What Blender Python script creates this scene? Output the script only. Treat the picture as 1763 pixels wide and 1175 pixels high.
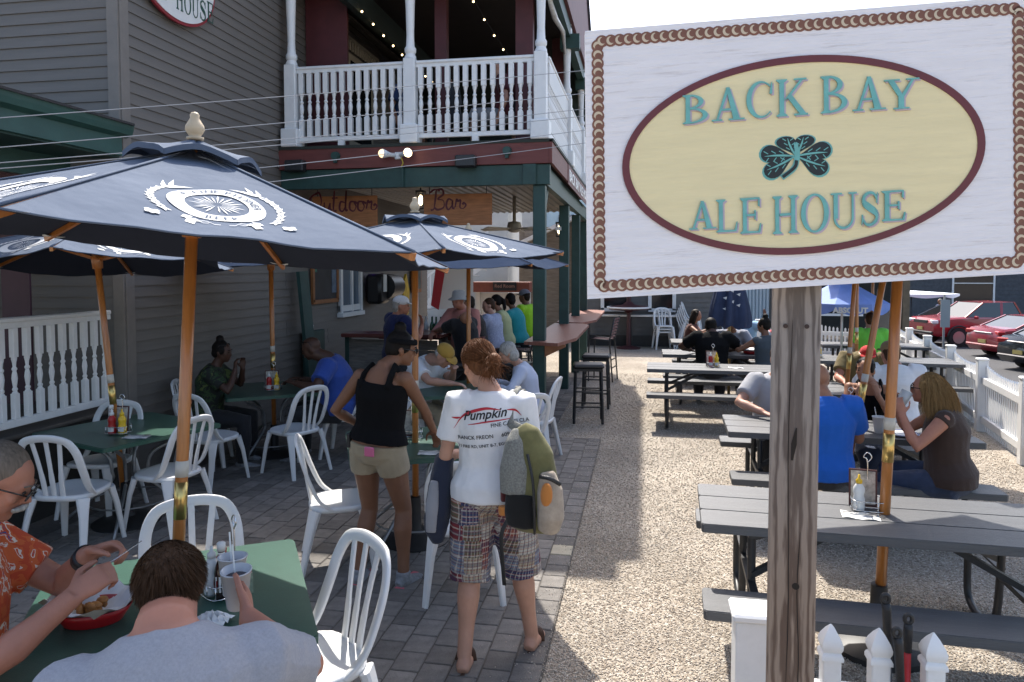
import bpy, bmesh, math, random
import numpy as np
from mathutils import Vector, Matrix, Euler
for o in list(bpy.data.objects): bpy.data.objects.remove(o)
S = bpy.context.scene
COL = S.collection
R = math.radians
PI = math.pi
# ---------------------------------------------------------------- camera
YAW, PITCH = R(10.307), R(2.6)
cam = bpy.data.objects.new('camera', bpy.data.cameras.new('camera')); COL.objects.link(cam)
cam.data.lens = 25.32; cam.data.sensor_width = 36; cam.data.shift_y = -0.03755
cam.data.clip_start = .05; cam.data.clip_end = 600
cam.location = (0, 0, 2.0); cam.rotation_euler = (PI/2-PITCH, 0, YAW)
S.camera = cam
# ---------------------------------------------------------------- daylight: sun ahead and a little to the left, high
SUN_AZ, SUN_EL = R(12.8), R(54)      # azimuth measured from +Y towards -X
w = bpy.data.worlds.new('World'); S.world = w; w.use_nodes = True
nt = w.node_tree; bg = nt.nodes['Background']
sky = nt.nodes.new('ShaderNodeTexSky'); sky.sky_type = 'NISHITA'; sky.sun_disc = False
sky.sun_elevation = SUN_EL; sky.sun_rotation = -SUN_AZ
sky.air_density = 1.0; sky.dust_density = 3.0; sky.ozone_density = 1.0
nt.links.new(sky.outputs[0], bg.inputs[0]); bg.inputs[1].default_value = 0.15
sl = bpy.data.lights.new('sun', 'SUN'); sl.energy = 3.55; sl.angle = R(.55); sl.color = (1, .95, .87)
sun = bpy.data.objects.new('sun', sl); COL.objects.link(sun)
sd = Vector((-math.sin(SUN_AZ)*math.cos(SUN_EL), math.cos(SUN_AZ)*math.cos(SUN_EL), math.sin(SUN_EL)))
sun.rotation_euler = (-sd).to_track_quat('-Z', 'Y').to_euler(); sun.location = (0, 0, 12)
S.view_settings.view_transform = 'Standard'; S.view_settings.look = 'None'
S.view_settings.exposure = 1.15; S.view_settings.gamma = 1
S.render.engine = 'CYCLES'; S.cycles.max_bounces = 4; S.cycles.diffuse_bounces = 2; S.cycles.glossy_bounces = 2; S.cycles.caustics_reflective = False; S.cycles.caustics_refractive = False; S.cycles.transparent_max_bounces = 12
random.seed(7); RNG = np.random.default_rng(7)

# ---------------------------------------------------------------- materials
MATS = {}
def M(name, col, rough=.6, spec=.5, var=.0, vs=8., bump=0., bs=60., metal=0., stretch=None, col2=None, emit=None, trans=0., alpha=1., sss=0., sheen=0., coat=0., objrnd=0., dirt=0., ds=3., dirtcol=(.05,.045,.04)):
    """Principled material: base colour, noise variation (var, vs), bump (bump, bs), per-object tint, blotchy dirt."""
    if name in MATS: return MATS[name]
    m = bpy.data.materials.new(name); m.use_nodes = True; t = m.node_tree; N = t.nodes; L = t.links
    b = N['Principled BSDF']; b.inputs['Roughness'].default_value = rough; b.inputs['Metallic'].default_value = metal
    b.inputs['Specular IOR Level'].default_value = spec
    tc = N.new('ShaderNodeTexCoord'); src = tc.outputs['Object']
    if stretch:
        mp = N.new('ShaderNodeMapping'); mp.inputs['Scale'].default_value = stretch; L.new(src, mp.inputs[0]); src = mp.outputs[0]
    cur = None
    if var or col2:
        n = N.new('ShaderNodeTexNoise'); n.inputs['Scale'].default_value = vs; n.inputs['Detail'].default_value = 6; n.inputs['Roughness'].default_value = .62
        L.new(src, n.inputs['Vector'])
        cr = N.new('ShaderNodeValToRGB'); cr.color_ramp.elements[0].position = .3; cr.color_ramp.elements[1].position = .7
        c2 = col2 or tuple(min(1, c*(1+var)) for c in col); c1 = col if col2 else tuple(c*(1-var) for c in col)
        cr.color_ramp.elements[0].color = (*c1, 1); cr.color_ramp.elements[1].color = (*c2, 1)
        L.new(n.outputs[0], cr.inputs[0]); cur = cr.outputs[0]
    if dirt:
        n2 = N.new('ShaderNodeTexNoise'); n2.inputs['Scale'].default_value = ds; n2.inputs['Detail'].default_value = 9; n2.inputs['Roughness'].default_value = .75
        L.new(src, n2.inputs['Vector'])
        r2 = N.new('ShaderNodeValToRGB'); r2.color_ramp.elements[0].position = .52; r2.color_ramp.elements[1].position = .75
        r2.color_ramp.elements[0].color = (0, 0, 0, 1); r2.color_ramp.elements[1].color = (dirt, dirt, dirt, 1)
        L.new(n2.outputs[0], r2.inputs[0])
        mx = N.new('ShaderNodeMix'); mx.data_type = 'RGBA'; L.new(r2.outputs[0], mx.inputs[0])
        if cur: L.new(cur, mx.inputs[6])
        else: mx.inputs[6].default_value = (*col, 1)
        mx.inputs[7].default_value = (*dirtcol, 1); cur = mx.outputs[2]
    if objrnd:
        oi = N.new('ShaderNodeObjectInfo'); ge = N.new('ShaderNodeNewGeometry')
        ad = N.new('ShaderNodeMath'); ad.operation = 'ADD'; L.new(oi.outputs['Random'], ad.inputs[0]); L.new(ge.outputs['Random Per Island'], ad.inputs[1])
        fr = N.new('ShaderNodeMath'); fr.operation = 'FRACT'; L.new(ad.outputs[0], fr.inputs[0])
        mr = N.new('ShaderNodeMapRange'); mr.inputs[3].default_value = 1-objrnd; mr.inputs[4].default_value = 1+objrnd; L.new(fr.outputs[0], mr.inputs[0])
        hs = N.new('ShaderNodeHueSaturation'); L.new(mr.outputs[0], hs.inputs['Value'])
        if cur: L.new(cur, hs.inputs['Color'])
        else: hs.inputs['Color'].default_value = (*col, 1)
        cur = hs.outputs[0]
    if cur: L.new(cur, b.inputs['Base Color'])
    else: b.inputs['Base Color'].default_value = (*col, 1)
    if bump:
        n3 = N.new('ShaderNodeTexNoise'); n3.inputs['Scale'].default_value = bs; n3.inputs['Detail'].default_value = 5
        L.new(src, n3.inputs['Vector']); bp = N.new('ShaderNodeBump'); bp.inputs['Strength'].default_value = bump; bp.inputs['Distance'].default_value = .01
        L.new(n3.outputs[0], bp.inputs['Height']); L.new(bp.outputs[0], b.inputs['Normal'])
    if emit: b.inputs['Emission Color'].default_value = (*emit[:3], 1); b.inputs['Emission Strength'].default_value = emit[3]
    if trans: b.inputs['Transmission Weight'].default_value = trans
    if alpha < 1: b.inputs['Alpha'].default_value = alpha
    if sss: b.inputs['Subsurface Weight'].default_value = sss; b.inputs['Subsurface Radius'].default_value = (.012, .005, .003)
    if sheen: b.inputs['Sheen Weight'].default_value = sheen; b.inputs['Sheen Roughness'].default_value = .5
    if coat: b.inputs['Coat Weight'].default_value = coat; b.inputs['Coat Roughness'].default_value = .05
    MATS[name] = m; return m
def nodes_of(m): return m.node_tree.nodes, m.node_tree.links, m.node_tree.nodes['Principled BSDF']

# ---------------------------------------------------------------- mesh helpers
class B:
    """collects shapes; build() links them as ONE mesh object"""
    def __init__(s): s.v = []; s.f = []; s.mi = []; s.cur = 0
    def add(s, vs, fs):
        k = len(s.v); s.v += [tuple(p) for p in vs]; s.f += [tuple(i+k for i in f) for f in fs]; s.mi += [s.cur]*len(fs); return s
    def box(s, c, d, rot=None, bev=0.):
        x, y, z = [q/2 for q in d]
        if bev:
            b = min(bev, x*.9, y*.9, z*.9); vs = []; ax = ((x, y-b, z-b), (x-b, y, z-b), (x-b, y-b, z))
            idx = {}
            for i in (-1, 1):
                for j in (-1, 1):
                    for k in (-1, 1):
                        for a in range(3): idx[i, j, k, a] = len(vs); vs.append((i*ax[a][0], j*ax[a][1], k*ax[a][2]))
            fs = []
            q = [(-1, -1), (1, -1), (1, 1), (-1, 1)]
            for sg in (-1, 1):
                fx = [idx[sg, j, k, 0] for j, k in q]; fy = [idx[i, sg, k, 1] for i, k in q]; fz = [idx[i, j, sg, 2] for i, j in q]
                fs += [fx if sg > 0 else fx[::-1], fy[::-1] if sg > 0 else fy, fz if sg > 0 else fz[::-1]]
            def ed(f):
                fs.append(f)
            for i in (-1, 1):
                for j in (-1, 1):
                    f = [idx[i, j, -1, 0], idx[i, j, -1, 1], idx[i, j, 1, 1], idx[i, j, 1, 0]]; ed(f if i*j > 0 else f[::-1])
                    f = [idx[i, -1, j, 2], idx[i, -1, j, 0], idx[i, 1, j, 0], idx[i, 1, j, 2]]; ed(f if i*j > 0 else f[::-1])
                    f = [idx[-1, i, j, 1], idx[-1, i, j, 2], idx[1, i, j, 2], idx[1, i, j, 1]]; ed(f if i*j > 0 else f[::-1])
                    for k in (-1, 1):
                        f = [idx[i, j, k, 0], idx[i, j, k, 1], idx[i, j, k, 2]]; ed(f if i*j*k > 0 else f[::-1])
        else:
            vs = [(i*x, j*y, k*z) for i in (-1, 1) for j in (-1, 1) for k in (-1, 1)]
            fs = [(0, 1, 3, 2), (4, 6, 7, 5), (0, 4, 5, 1), (2, 3, 7, 6), (0, 2, 6, 4), (1, 5, 7, 3)]
        if rot is not None:
            m = rot if isinstance(rot, Matrix) else Euler(rot).to_matrix()
            vs = [m @ Vector(p) for p in vs]
        return s.add([(p[0]+c[0], p[1]+c[1], p[2]+c[2]) for p in vs], fs)
    def bar(s, a, b, wd, th, up=(0, 0, 1), bev=0.):
        a = Vector(a); b = Vector(b); d = b-a; l = d.length; d.normalize(); u = Vector(up)
        x = d.cross(u)
        if x.length < 1e-4: x = d.cross(Vector((0, 1, 0)))
        x.normalize(); z = x.cross(d)
        return s.box((a+b)/2, (wd, l, th), Matrix((x, d, z)).transposed(), bev)
    def tube(s, pts, r, n=10, cap=True, sq=None, up=None):
        """sweep a circle (or an ellipse sq=(a,b) multiples) along points; r number or list"""
        pts = [Vector(p) for p in pts]; k = len(pts); rs = [r]*k if not hasattr(r, '__len__') else r
        vs = []; prev = None
        for i, p in enumerate(pts):
            d = (pts[min(i+1, k-1)]-pts[max(i-1, 0)]).normalized()
            if prev is None:
                ref = Vector(up) if up else (Vector((0, 0, 1)) if abs(d.z) < .9 else Vector((0, 1, 0)))
                x = d.cross(ref).normalized()
            else: x = (prev-d*prev.dot(d)).normalized()
            prev = x; y = d.cross(x)
            ra = rs[i]; a, b = (ra, ra) if not hasattr(ra, '__len__') else ra
            if sq: a, b = a*sq[0], b*sq[1]
            for j in range(n):
                t = 2*PI*j/n; vs.append(p+x*math.cos(t)*a+y*math.sin(t)*b)
        fs = [(i*n+j, i*n+(j+1) % n, (i+1)*n+(j+1) % n, (i+1)*n+j) for i in range(k-1) for j in range(n)]
        if cap: fs += [tuple(range(n))[::-1], tuple((k-1)*n+j for j in range(n))]
        return s.add(vs, fs)
    def sweep(s, pts, wd, th, ups):
        """rectangular section swept along pts; ups = per point thickness direction"""
        pts = [Vector(p) for p in pts]; k = len(pts); vs = []
        for i, p in enumerate(pts):
            d = (pts[min(i+1, k-1)]-pts[max(i-1, 0)]).normalized(); u = Vector(ups[i] if hasattr(ups[0], '__len__') else ups)
            x = d.cross(u).normalized(); u = x.cross(d)
            a = (wd[i] if hasattr(wd, '__len__') else wd)/2; b = (th[i] if hasattr(th, '__len__') else th)/2
            c = min(a, b)*.45
            for px, py in ((-a+c, -b), (a-c, -b), (a, -b+c), (a, b-c), (a-c, b), (-a+c, b), (-a, b-c), (-a, -b+c)): vs.append(p+x*px+u*py)
        n = 8
        fs = [(i*n+j, i*n+(j+1) % n, (i+1)*n+(j+1) % n, (i+1)*n+j) for i in range(k-1) for j in range(n)]
        fs += [tuple(range(n))[::-1], tuple((k-1)*n+j for j in range(n))]
        return s.add(vs, fs)
    def lathe(s, prof, n=12, c=(0, 0, 0), sq=False):
        k = len(prof); vs = []
        for r, z in prof:
            for j in range(n):
                t = 2*PI*j/n+(PI/n if sq else 0); rr = r*(math.sqrt(2) if sq else 1); vs.append((c[0]+rr*math.cos(t), c[1]+rr*math.sin(t), c[2]+z))
        fs = [(i*n+j, i*n+(j+1) % n, (i+1)*n+(j+1) % n, (i+1)*n+j) for i in range(k-1) for j in range(n)]
        fs += [tuple(range(n))[::-1], tuple((k-1)*n+j for j in range(n))]
        return s.add(vs, fs)
    def prism(s, poly, z0, z1, f=lambda x, y, z: (x, y, z)):
        n = len(poly); vs = [f(x, y, z0) for x, y in poly]+[f(x, y, z1) for x, y in poly]
        fs = [tuple(range(n))[::-1], tuple(range(n, 2*n))]+[(i, (i+1) % n, n+(i+1) % n, n+i) for i in range(n)]
        return s.add(vs, fs)
    def quad(s, *p): return s.add(p, [tuple(range(len(p)))])
    def sphere(s, c, r, n=12, m=8, rot=None):
        rx, ry, rz = (r, r, r) if not hasattr(r, '__len__') else r
        vs = []
        for i in range(1, m):
            a = PI*i/m
            for j in range(n):
                t = 2*PI*j/n; vs.append(Vector((rx*math.sin(a)*math.cos(t), ry*math.sin(a)*math.sin(t), rz*math.cos(a))))
        vs += [Vector((0, 0, rz)), Vector((0, 0, -rz))]
        if rot is not None:
            mm = rot if isinstance(rot, Matrix) else Euler(rot).to_matrix(); vs = [mm @ v for v in vs]
        c = Vector(c); vs = [v+c for v in vs]
        fs = [((i*n+j), (i+1)*n+j, (i+1)*n+(j+1) % n, i*n+(j+1) % n) for i in range(m-2) for j in range(n)]
        t = (m-1)*n; fs += [(t, j, (j+1) % n) for j in range(n)]+[(t+1, (m-2)*n+(j+1) % n, (m-2)*n+j) for j in range(n)]
        return s.add(vs, fs)
    def mesh(s, name, mats, smooth=False):
        me = bpy.data.meshes.new(name); me.from_pydata(s.v, [], s.f)
        for m in (mats if isinstance(mats, (list, tuple)) else [mats]): me.materials.append(m)
        if any(s.mi): me.polygons.foreach_set('material_index', s.mi)
        if smooth:
            me.polygons.foreach_set('use_smooth', [True]*len(me.polygons))
            if smooth is not True: me.set_sharp_from_angle(angle=R(smooth))
        me.update(); return me
    def build(s, name, mats, parent=None, smooth=False, loc=None, rot=None):
        return put(name, s.mesh(name, mats, smooth), parent, loc, rot)
def put(name, me, parent=None, loc=None, rot=None):
    o = bpy.data.objects.new(name, me); COL.objects.link(o)
    if parent: o.parent = parent
    if loc is not None: o.location = loc
    if rot is not None: o.rotation_euler = rot if hasattr(rot, '__len__') else (0, 0, rot)
    return o
def tag(o, label, cat, group=None):
    o['label'] = label; o['category'] = cat
    if group: o['group'] = group
    return o
def thing(name, label, cat, loc=(0, 0, 0), rz=0, group=None):
    o = bpy.data.objects.new(name, None); COL.objects.link(o); o.empty_display_size = .1
    o.location = loc; o.rotation_euler = rz if hasattr(rz, '__len__') else (0, 0, rz)
    return tag(o, label, cat, group)
def struct(o): o['kind'] = 'structure'; return o
def stuff(o): o['kind'] = 'stuff'; return o
KIDS = {}
def kids(o):
    if o.name not in KIDS: KIDS[o.name] = [c for c in bpy.data.objects if c.parent == o]
    return KIDS[o.name]
def dup(root, loc, rz, label=None, parent=None):
    r = root.copy(); COL.objects.link(r); r.location = loc; r.rotation_euler = rz if hasattr(rz, '__len__') else (0, 0, rz)
    if label: r['label'] = label
    for ch in kids(root):
        c = ch.copy(); COL.objects.link(c); c.parent = r
        for g in kids(ch):
            d = g.copy(); COL.objects.link(d); d.parent = c
    return r
TMP = bpy.data.scenes.new('scratch')      # scratch scene for evaluating curves and remeshes; removed at the end
def evaluated(o):
    TMP.collection.objects.link(o); vl = TMP.view_layers[0]; vl.update(); me = bpy.data.meshes.new_from_object(o.evaluated_get(vl.depsgraph)); bpy.data.objects.remove(o); return me
def text_mesh(s, size, depth, shear=0., bold=0., align='LEFT', space=1.):
    cu = bpy.data.curves.new('t', 'FONT'); cu.body = s; cu.size = size; cu.extrude = depth; cu.shear = shear; cu.offset = bold
    cu.align_x = align; cu.space_character = space; cu.resolution_u = 3
    o = bpy.data.objects.new('t', cu); me = evaluated(o); bpy.data.curves.remove(cu); return me
def arr(me):
    a = np.empty(len(me.vertices)*3); me.vertices.foreach_get('co', a); return a.reshape(-1, 3)
def setarr(me, a): me.vertices.foreach_set('co', np.ascontiguousarray(a, dtype=np.float32).ravel()); me.update()
# ================================================================ SETTING
# ---- ground, gravel, parking lot
def gravel_mat():
    m = bpy.data.materials.new('gravel'); m.use_nodes = True; N, L, b = nodes_of(m)
    tc = N.new('ShaderNodeTexCoord'); v = N.new('ShaderNodeTexVoronoi'); v.inputs['Scale'].default_value = 85
    L.new(tc.outputs['Object'], v.inputs['Vector'])
    sp = N.new('ShaderNodeSeparateColor'); L.new(v.outputs['Color'], sp.inputs[0])
    cr = N.new('ShaderNodeValToRGB'); e = cr.color_ramp.elements
    e[0].position = 0; e[0].color = (.22, .18, .14, 1); e[1].position = 1; e[1].color = (.66, .60, .52, 1)
    for p, c in ((.3, (.37, .31, .25)), (.55, (.48, .42, .34)), (.8, (.44, .39, .33))):
        q = e.new(p); q.color = (*c, 1)
    L.new(sp.outputs[0], cr.inputs[0])
    n = N.new('ShaderNodeTexNoise'); n.inputs['Scale'].default_value = 1.1; n.inputs['Detail'].default_value = 7; L.new(tc.outputs['Object'], n.inputs['Vector'])
    mr = N.new('ShaderNodeMapRange'); mr.inputs[1].default_value = .3; mr.inputs[2].default_value = .7; mr.inputs[3].default_value = .66; mr.inputs[4].default_value = .96; L.new(n.outputs[0], mr.inputs[0])
    mx = N.new('ShaderNodeVectorMath'); mx.operation = 'SCALE'; L.new(cr.outputs[0], mx.inputs[0]); L.new(mr.outputs[0], mx.inputs['Scale'])
    L.new(mx.outputs[0], b.inputs['Base Color']); b.inputs['Roughness'].default_value = .9; b.inputs['Specular IOR Level'].default_value = .2
    iv = N.new('ShaderNodeMath'); iv.operation = 'SUBTRACT'; iv.inputs[0].default_value = 1; L.new(v.outputs['Distance'], iv.inputs[1])
    bp = N.new('ShaderNodeBump'); bp.inputs['Strength'].default_value = .9; bp.inputs['Distance'].default_value = .01; L.new(iv.outputs[0], bp.inputs['Height']); L.new(bp.outputs[0], b.inputs['Normal'])
    return m
GRAV = gravel_mat()
def gz(x, y):      # the yard is level; beyond the fence the land falls about a metre to the parking lot
    t = min(1, max(0, (x-(2.6+.165*y)-.5)/2.4)); t = t*t*(3-2*t)
    return -1.05*t
xs = [-300, -80, -20, -6, 0, 2, 3, 3.5, 4, 4.5, 5, 5.5, 6, 6.5, 7, 7.5, 8, 9, 10, 11, 12, 14, 17, 22, 40, 100, 300]
ys = [-300, -40, -5, 0, 2.5, 5, 8, 11, 14, 17, 20, 24, 28, 32, 38, 50, 100, 300]
b = B(); b.add([(x, y, gz(x, y)) for y in ys for x in xs], [(j*len(xs)+i, j*len(xs)+i+1, (j+1)*len(xs)+i+1, (j+1)*len(xs)+i) for j in range(len(ys)-1) for i in range(len(xs)-1)])
struct(b.build('ground', GRAV, smooth=True))
ASPH = M('asphalt', (.055, .055, .058), .85, var=.25, vs=30, bump=.4, bs=120, dirt=.3, ds=.6, dirtcol=(.12, .115, .105))
b = B(); xs2 = [q for q in np.linspace(0, 46, 24)]; ys2 = list(np.linspace(9, 60, 26))
b.add([(2.6+.165*y+1.2+x, y, gz(2.6+.165*y+1.2+x, y)+.03) for y in ys2 for x in xs2], [(j*24+i, j*24+i+1, (j+1)*24+i+1, (j+1)*24+i) for j in range(25) for i in range(23)])
struct(b.build('parking_lot', ASPH, smooth=True))
# loose pebbles, thickest where the camera is close
def pebbles():
    P = []
    def region(n, x0, x1, y0, y1, r0, r1):
        x = RNG.uniform(x0, x1, n); y = RNG.uniform(y0, y1, n); r = RNG.uniform(r0, r1, n); P.append(np.stack([x, y, r], 1))
    n = 150000; t = RNG.uniform(0, 1, n); y = 2.4/(1-t*(1-2.4/14.)); x = RNG.uniform(-.49, 5.2, n); k = (x < 2.53+.165*y-.1) & (x < y*.62+.2); x, y = x[k], y[k]; k = (x > -.475) | (y > 8.45); x, y = x[k], y[k]
    P.append(np.stack([x, y, RNG.uniform(.0034, .0070, len(x))*(1+.09*np.clip(y-3, 0, 8))], 1)); region(1500, -1.1, -.48, 8.5, 12, .006, .01)
    e = -np.abs(RNG.normal(0, .10, 900))-.47; P.append(np.stack([e, RNG.uniform(2.6, 8.4, 900), RNG.uniform(.003, .006, 900)+.0], 1))
    P = np.concatenate(P); n = len(P)
    o = np.array([[1, 0, 0], [0, 1, 0], [-1, 0, 0], [0, -1, 0], [.1, .1, .75], [0, 0, -.6]])
    F = np.array([[0, 1, 4], [1, 2, 4], [2, 3, 4], [3, 0, 4], [1, 0, 5], [2, 1, 5], [3, 2, 5], [0, 3, 5]])
    a = RNG.uniform(0, 2*PI, n); sc = RNG.uniform(.6, 1.25, (n, 6, 1)); e = RNG.uniform(.6, 1, n)
    V = o[None]*sc; V = V*P[:, 2][:, None, None]; V[:, :, 1] *= e[:, None]
    c, s = np.cos(a)[:, None], np.sin(a)[:, None]
    X = V[:, :, 0]*c-V[:, :, 1]*s; Y = V[:, :, 0]*s+V[:, :, 1]*c
    V = np.stack([X+P[:, 0][:, None], Y+P[:, 1][:, None], V[:, :, 2]+.35*P[:, 2][:, None]+np.where((P[:, 0] < -.47) & (P[:, 1] < 8.44), .021, 0.)[:, None]], 2).reshape(-1, 3)
    Fa = (F[None]+(np.arange(n)*6)[:, None, None]).reshape(-1, 3)
    me = bpy.data.meshes.new('gravel'); me.vertices.add(len(V)); me.vertices.foreach_set('co', V.astype(np.float32).ravel())
    me.loops.add(len(Fa)*3); me.loops.foreach_set('vertex_index', Fa.astype(np.int32).ravel()); me.polygons.add(len(Fa)); me.polygons.foreach_set('loop_start', np.arange(0, len(Fa)*3, 3, dtype=np.int32)); me.update()
    m = bpy.data.materials.new('pebble'); m.use_nodes = True; N, L, b = nodes_of(m); g = N.new('ShaderNodeNewGeometry'); cr = N.new('ShaderNodeValToRGB'); e = cr.color_ramp.elements
    e[0].color = (.33, .28, .23, 1); e[1].color = (.74, .68, .60, 1)
    for p, c in ((.25, (.44, .37, .30)), (.5, (.55, .48, .40)), (.7, (.49, .44, .38)), (.85, (.60, .52, .42))): q = e.new(p); q.color = (*c, 1)
    L.new(g.outputs['Random Per Island'], cr.inputs[0]); L.new(cr.outputs[0], b.inputs['Base Color']); b.inputs['Roughness'].default_value = .8; b.inputs['Specular IOR Level'].default_value = .25
    me.materials.append(m); return stuff(tag(put('gravel', me), 'loose beige pea gravel covering the yard between the tables', 'gravel'))
pebbles()
# ---- paved walk: every paver its own piece near the camera
PAV = M('paver', (.190, .175, .160), .85, spec=.3, var=.22, vs=16, bump=.5, bs=140, objrnd=.24, dirt=.35, ds=5, dirtcol=(.09, .085, .08))
PAVL = M('paver_pale', (.50, .45, .34), .85, var=.15, vs=14, bump=.4, bs=140)
b = B(); b.box((-2.6, 4.84, .004), (4.26, 7.2, .02)); b.box((-2.92, 10.84, .004), (3.62, 4.78, .02)); walk = struct(b.build('paved_walk', M('joint_sand', (.10, .09, .078), .95, var=.2, vs=40)))
PX_, PY_ = .150, .176
pm = []
for k in range(8):
    b = B(); b.box((0, 0, 0), (PX_-.007, PY_-.007, .05), (RNG.normal()*.008, RNG.normal()*.008, RNG.normal()*.01), bev=.004); pm.append(b.mesh('paver', PAV))
cells = []
for i in range(26):
    for j in range(68):
        x = -.475-PX_*(i+.5); y = 1.3+PY_*(j+.5*(i % 2))
        if y < 8.42 or (y < 13.2 and x < -1.1): cells.append((x, y))
def score(c): # how large a paver shows: near and in front of the lens
    d = -c[0]*-.179*-1+c[1]*.984; u = c[0]*.984+c[1]*.179
    d = c[1]*.984-c[0]*.179
    return 1e9 if (abs(u/max(d, .1)) > .73 or d < 2.6) else d
cells.sort(key=score)
rest = B()
for k, (x, y) in enumerate(cells):
    z = -.004+RNG.uniform(-.002, .002)
    pale = (abs(x+.55) < .02 and abs(y-5.03) < .1) or (abs(x+.7) < .09 and abs(y-6.78) < .09)
    if k < 300:
        me = pm[k % 8]
        if pale:
            bb = B(); bb.box((0, 0, 0), (PX_-.006, PY_-.006, .05), bev=.004); me = bb.mesh('paver', PAVL)
        put('paver', me, walk, (x, y, z))
    else: rest.box((x, y, z), (PX_-.008, PY_-.008, .05), (0, 0, RNG.normal()*.01))
stuff(rest.build('pavers', PAV, walk))

# ---- ale house
SID = M('taupe_siding', (.155, .139, .123), .55, var=.10, vs=6, stretch=(1, .25, 4), bump=.15, bs=160, dirt=.25, ds=1.2, dirtcol=(.10, .085, .07))
TRIM = M('taupe_trim', (.19, .168, .148), .5, var=.08, vs=8, bump=.1, bs=90)
GREEN = M('green_paint', (.020, .058, .050), .55, var=.18, vs=7, bump=.2, bs=50, dirt=.25, ds=4, dirtcol=(.035, .05, .042))
REDBR = M('redbrown_paint', (.155, .040, .033), .6, var=.18, vs=6, stretch=(.6, .6, 3), bump=.15, bs=60, dirt=.3, ds=3, dirtcol=(.10, .035, .03))
MAROON = M('maroon_paint', (.085, .018, .022), .55, var=.15, vs=5)
WHITE = M('white_paint', (.78, .78, .77), .45, var=.03, vs=9, bump=.08, bs=70, dirt=.25, ds=7, dirtcol=(.48, .46, .43))
DARKG = M('dark_green_boards', (.022, .034, .030), .7, var=.15, vs=5)
XW, YC, TOPZ, EXP = -4.75, 5.95, 6.7, .107
house = thing('ale_house', 'taupe sided ale house with white railed balcony over an open bar', 'building', (XW, YC, 0))
def board(L):   # sloped lap board, lying along +Y, facing +X, from z 0 up
    b = B(); e = EXP
    pr = [(0, 0), (.016, 0), (.016, .006), (.004, e+.004), (0, e+.004)]
    b.add([(x, 0, z) for x, z in pr]+[(x, L, z) for x, z in pr], [(0, 1, 2, 3, 4)[::-1], (5, 6, 7, 8, 9)]+[(i, (i+1) % 5, 5+(i+1) % 5, 5+i) for i in range(5)])
    return b.mesh('siding_board', SID)
L_MAIN = 9.6
b = B(); b.box((-2.5, L_MAIN/2+.03, TOPZ/2), (4.96, L_MAIN-.06, TOPZ)); b.build('wall_core', M('wall_core', (.12, .105, .09), .8), house)
bs_ = board(5.0); cuts = (3.1, 4.4, 5.9, 7.0); bm_ = [(board(c-.1), board(L_MAIN-c-.003)) for c in cuts]
for k in range(int(TOPZ/EXP)):
    ci = (0, 2, 1, 3, 1, 0, 3, 2)[(k//2) % 8]; put('siding_board', bm_[ci][0], house, (-.02, .1, .03+k*EXP)); put('siding_board', bm_[ci][1], house, (-.0185, cuts[ci]+.003, .03+k*EXP))
    put('siding_board', bs_, house, (-5.1, .031, .03+k*EXP), -PI/2)   # front wall facing the street
for d in ((.012, .055, .024, .115), (-.045, -.012, .115, .024)):
    b = B(); b.box((d[0], d[1], TOPZ/2), (d[2], d[3], TOPZ), bev=.004); b.build('corner_board', TRIM, house)
# oval sign on the wall is a thing of its own (below). Porch at the near left
def loc(p): return (p[0]-XW, p[1]-YC, p[2])
b = B(); b.box((-2.2, -3.0, .36), (4.5, 5.8, .72)); b.build('porch_base', M('porch_dark', (.035, .032, .028), .8, var=.2), house)
b = B(); b.box((-2.15, -3.0, .735), (4.5, 5.9, .03), bev=.008); b.build('porch_floor', M('porch_floor', (.07, .06, .05), .7, var=.2, vs=5), house)
# porch roof with green eave: gutter board, soffit, shingle edge
EV = M('eave_green', (.030, .085, .070), .5, var=.15, vs=4, bump=.1, bs=40, dirt=.3, ds=5, dirtcol=(.02, .05, .04))
b = B(); b.box((.06, -2.45, 3.13), (.03, 4.75, .19), bev=.004); b.build('fascia', EV, house)
b = B()
pr = [(.08, 3.20), (.145, 3.225), (.16, 3.27), (.17, 3.32), (.08, 3.32)]
b.add([(x, -4.85, z) for x, z in pr]+[(x, -.03, z) for x, z in pr], [(0, 1, 2, 3, 4)[::-1], (5, 6, 7, 8, 9)]+[(i, (i+1) % 5, 5+(i+1) % 5, 5+i) for i in range(5)]); b.build('gutter', EV, house)
b = B(); b.box((-.24, -2.45, 3.03), (.56, 4.75, .02)); b.build('soffit', GREEN, house)
b = B(); b.box((-.5, -2.45, 2.93), (.06, 4.75, .22)); b.build('beam', EV, house)
SHG = M('shingle', (.045, .042, .042), .9, var=.3, vs=40, bump=.5, bs=120)
for k in range(5):
    b = B(); b.box((-.06-.42*k, -2.45, 3.345+.035*k), (.5, 4.8, .02), (0, R(6), 0)); b.build('shingle_course', SHG, house)
b = B(); b.box((-2.0, -2.5, 2.9), (3.0, 4.9, .03)); b.build('porch_ceiling', DARKG, house)
b = B(); b.box((-.75, -.42, 1.9), (.26, .05, 2.2)); b.box((-.6, -.44, 1.5), (.03, .02, 1.4)); b.build('porch_door', M('plum_paint', (.055, .018, .03), .6, var=.1), house)
b = B(); b.box((-2.1, -.5, 1.75), (1.0, .05, 1.0), bev=.01); b.build('orange_panel', M('terracotta', (.30, .11, .06), .7, var=.1), house)
b = B(); b.box((-2.1, -.535, 1.95), (.82, .02, .5)); b.build('screen', M('dark_screen', (.01, .01, .012), .2), house)
b = B(); b.box((-1.93, -.55, 1.86), (.16, .006, .05)); b.build('paper_note', M('note', (.25, .25, .27), .8), house)
WOODP = M('porch_wood', (.21, .12, .055), .6, var=.3, vs=6, stretch=(8, 8, 1))
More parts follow.
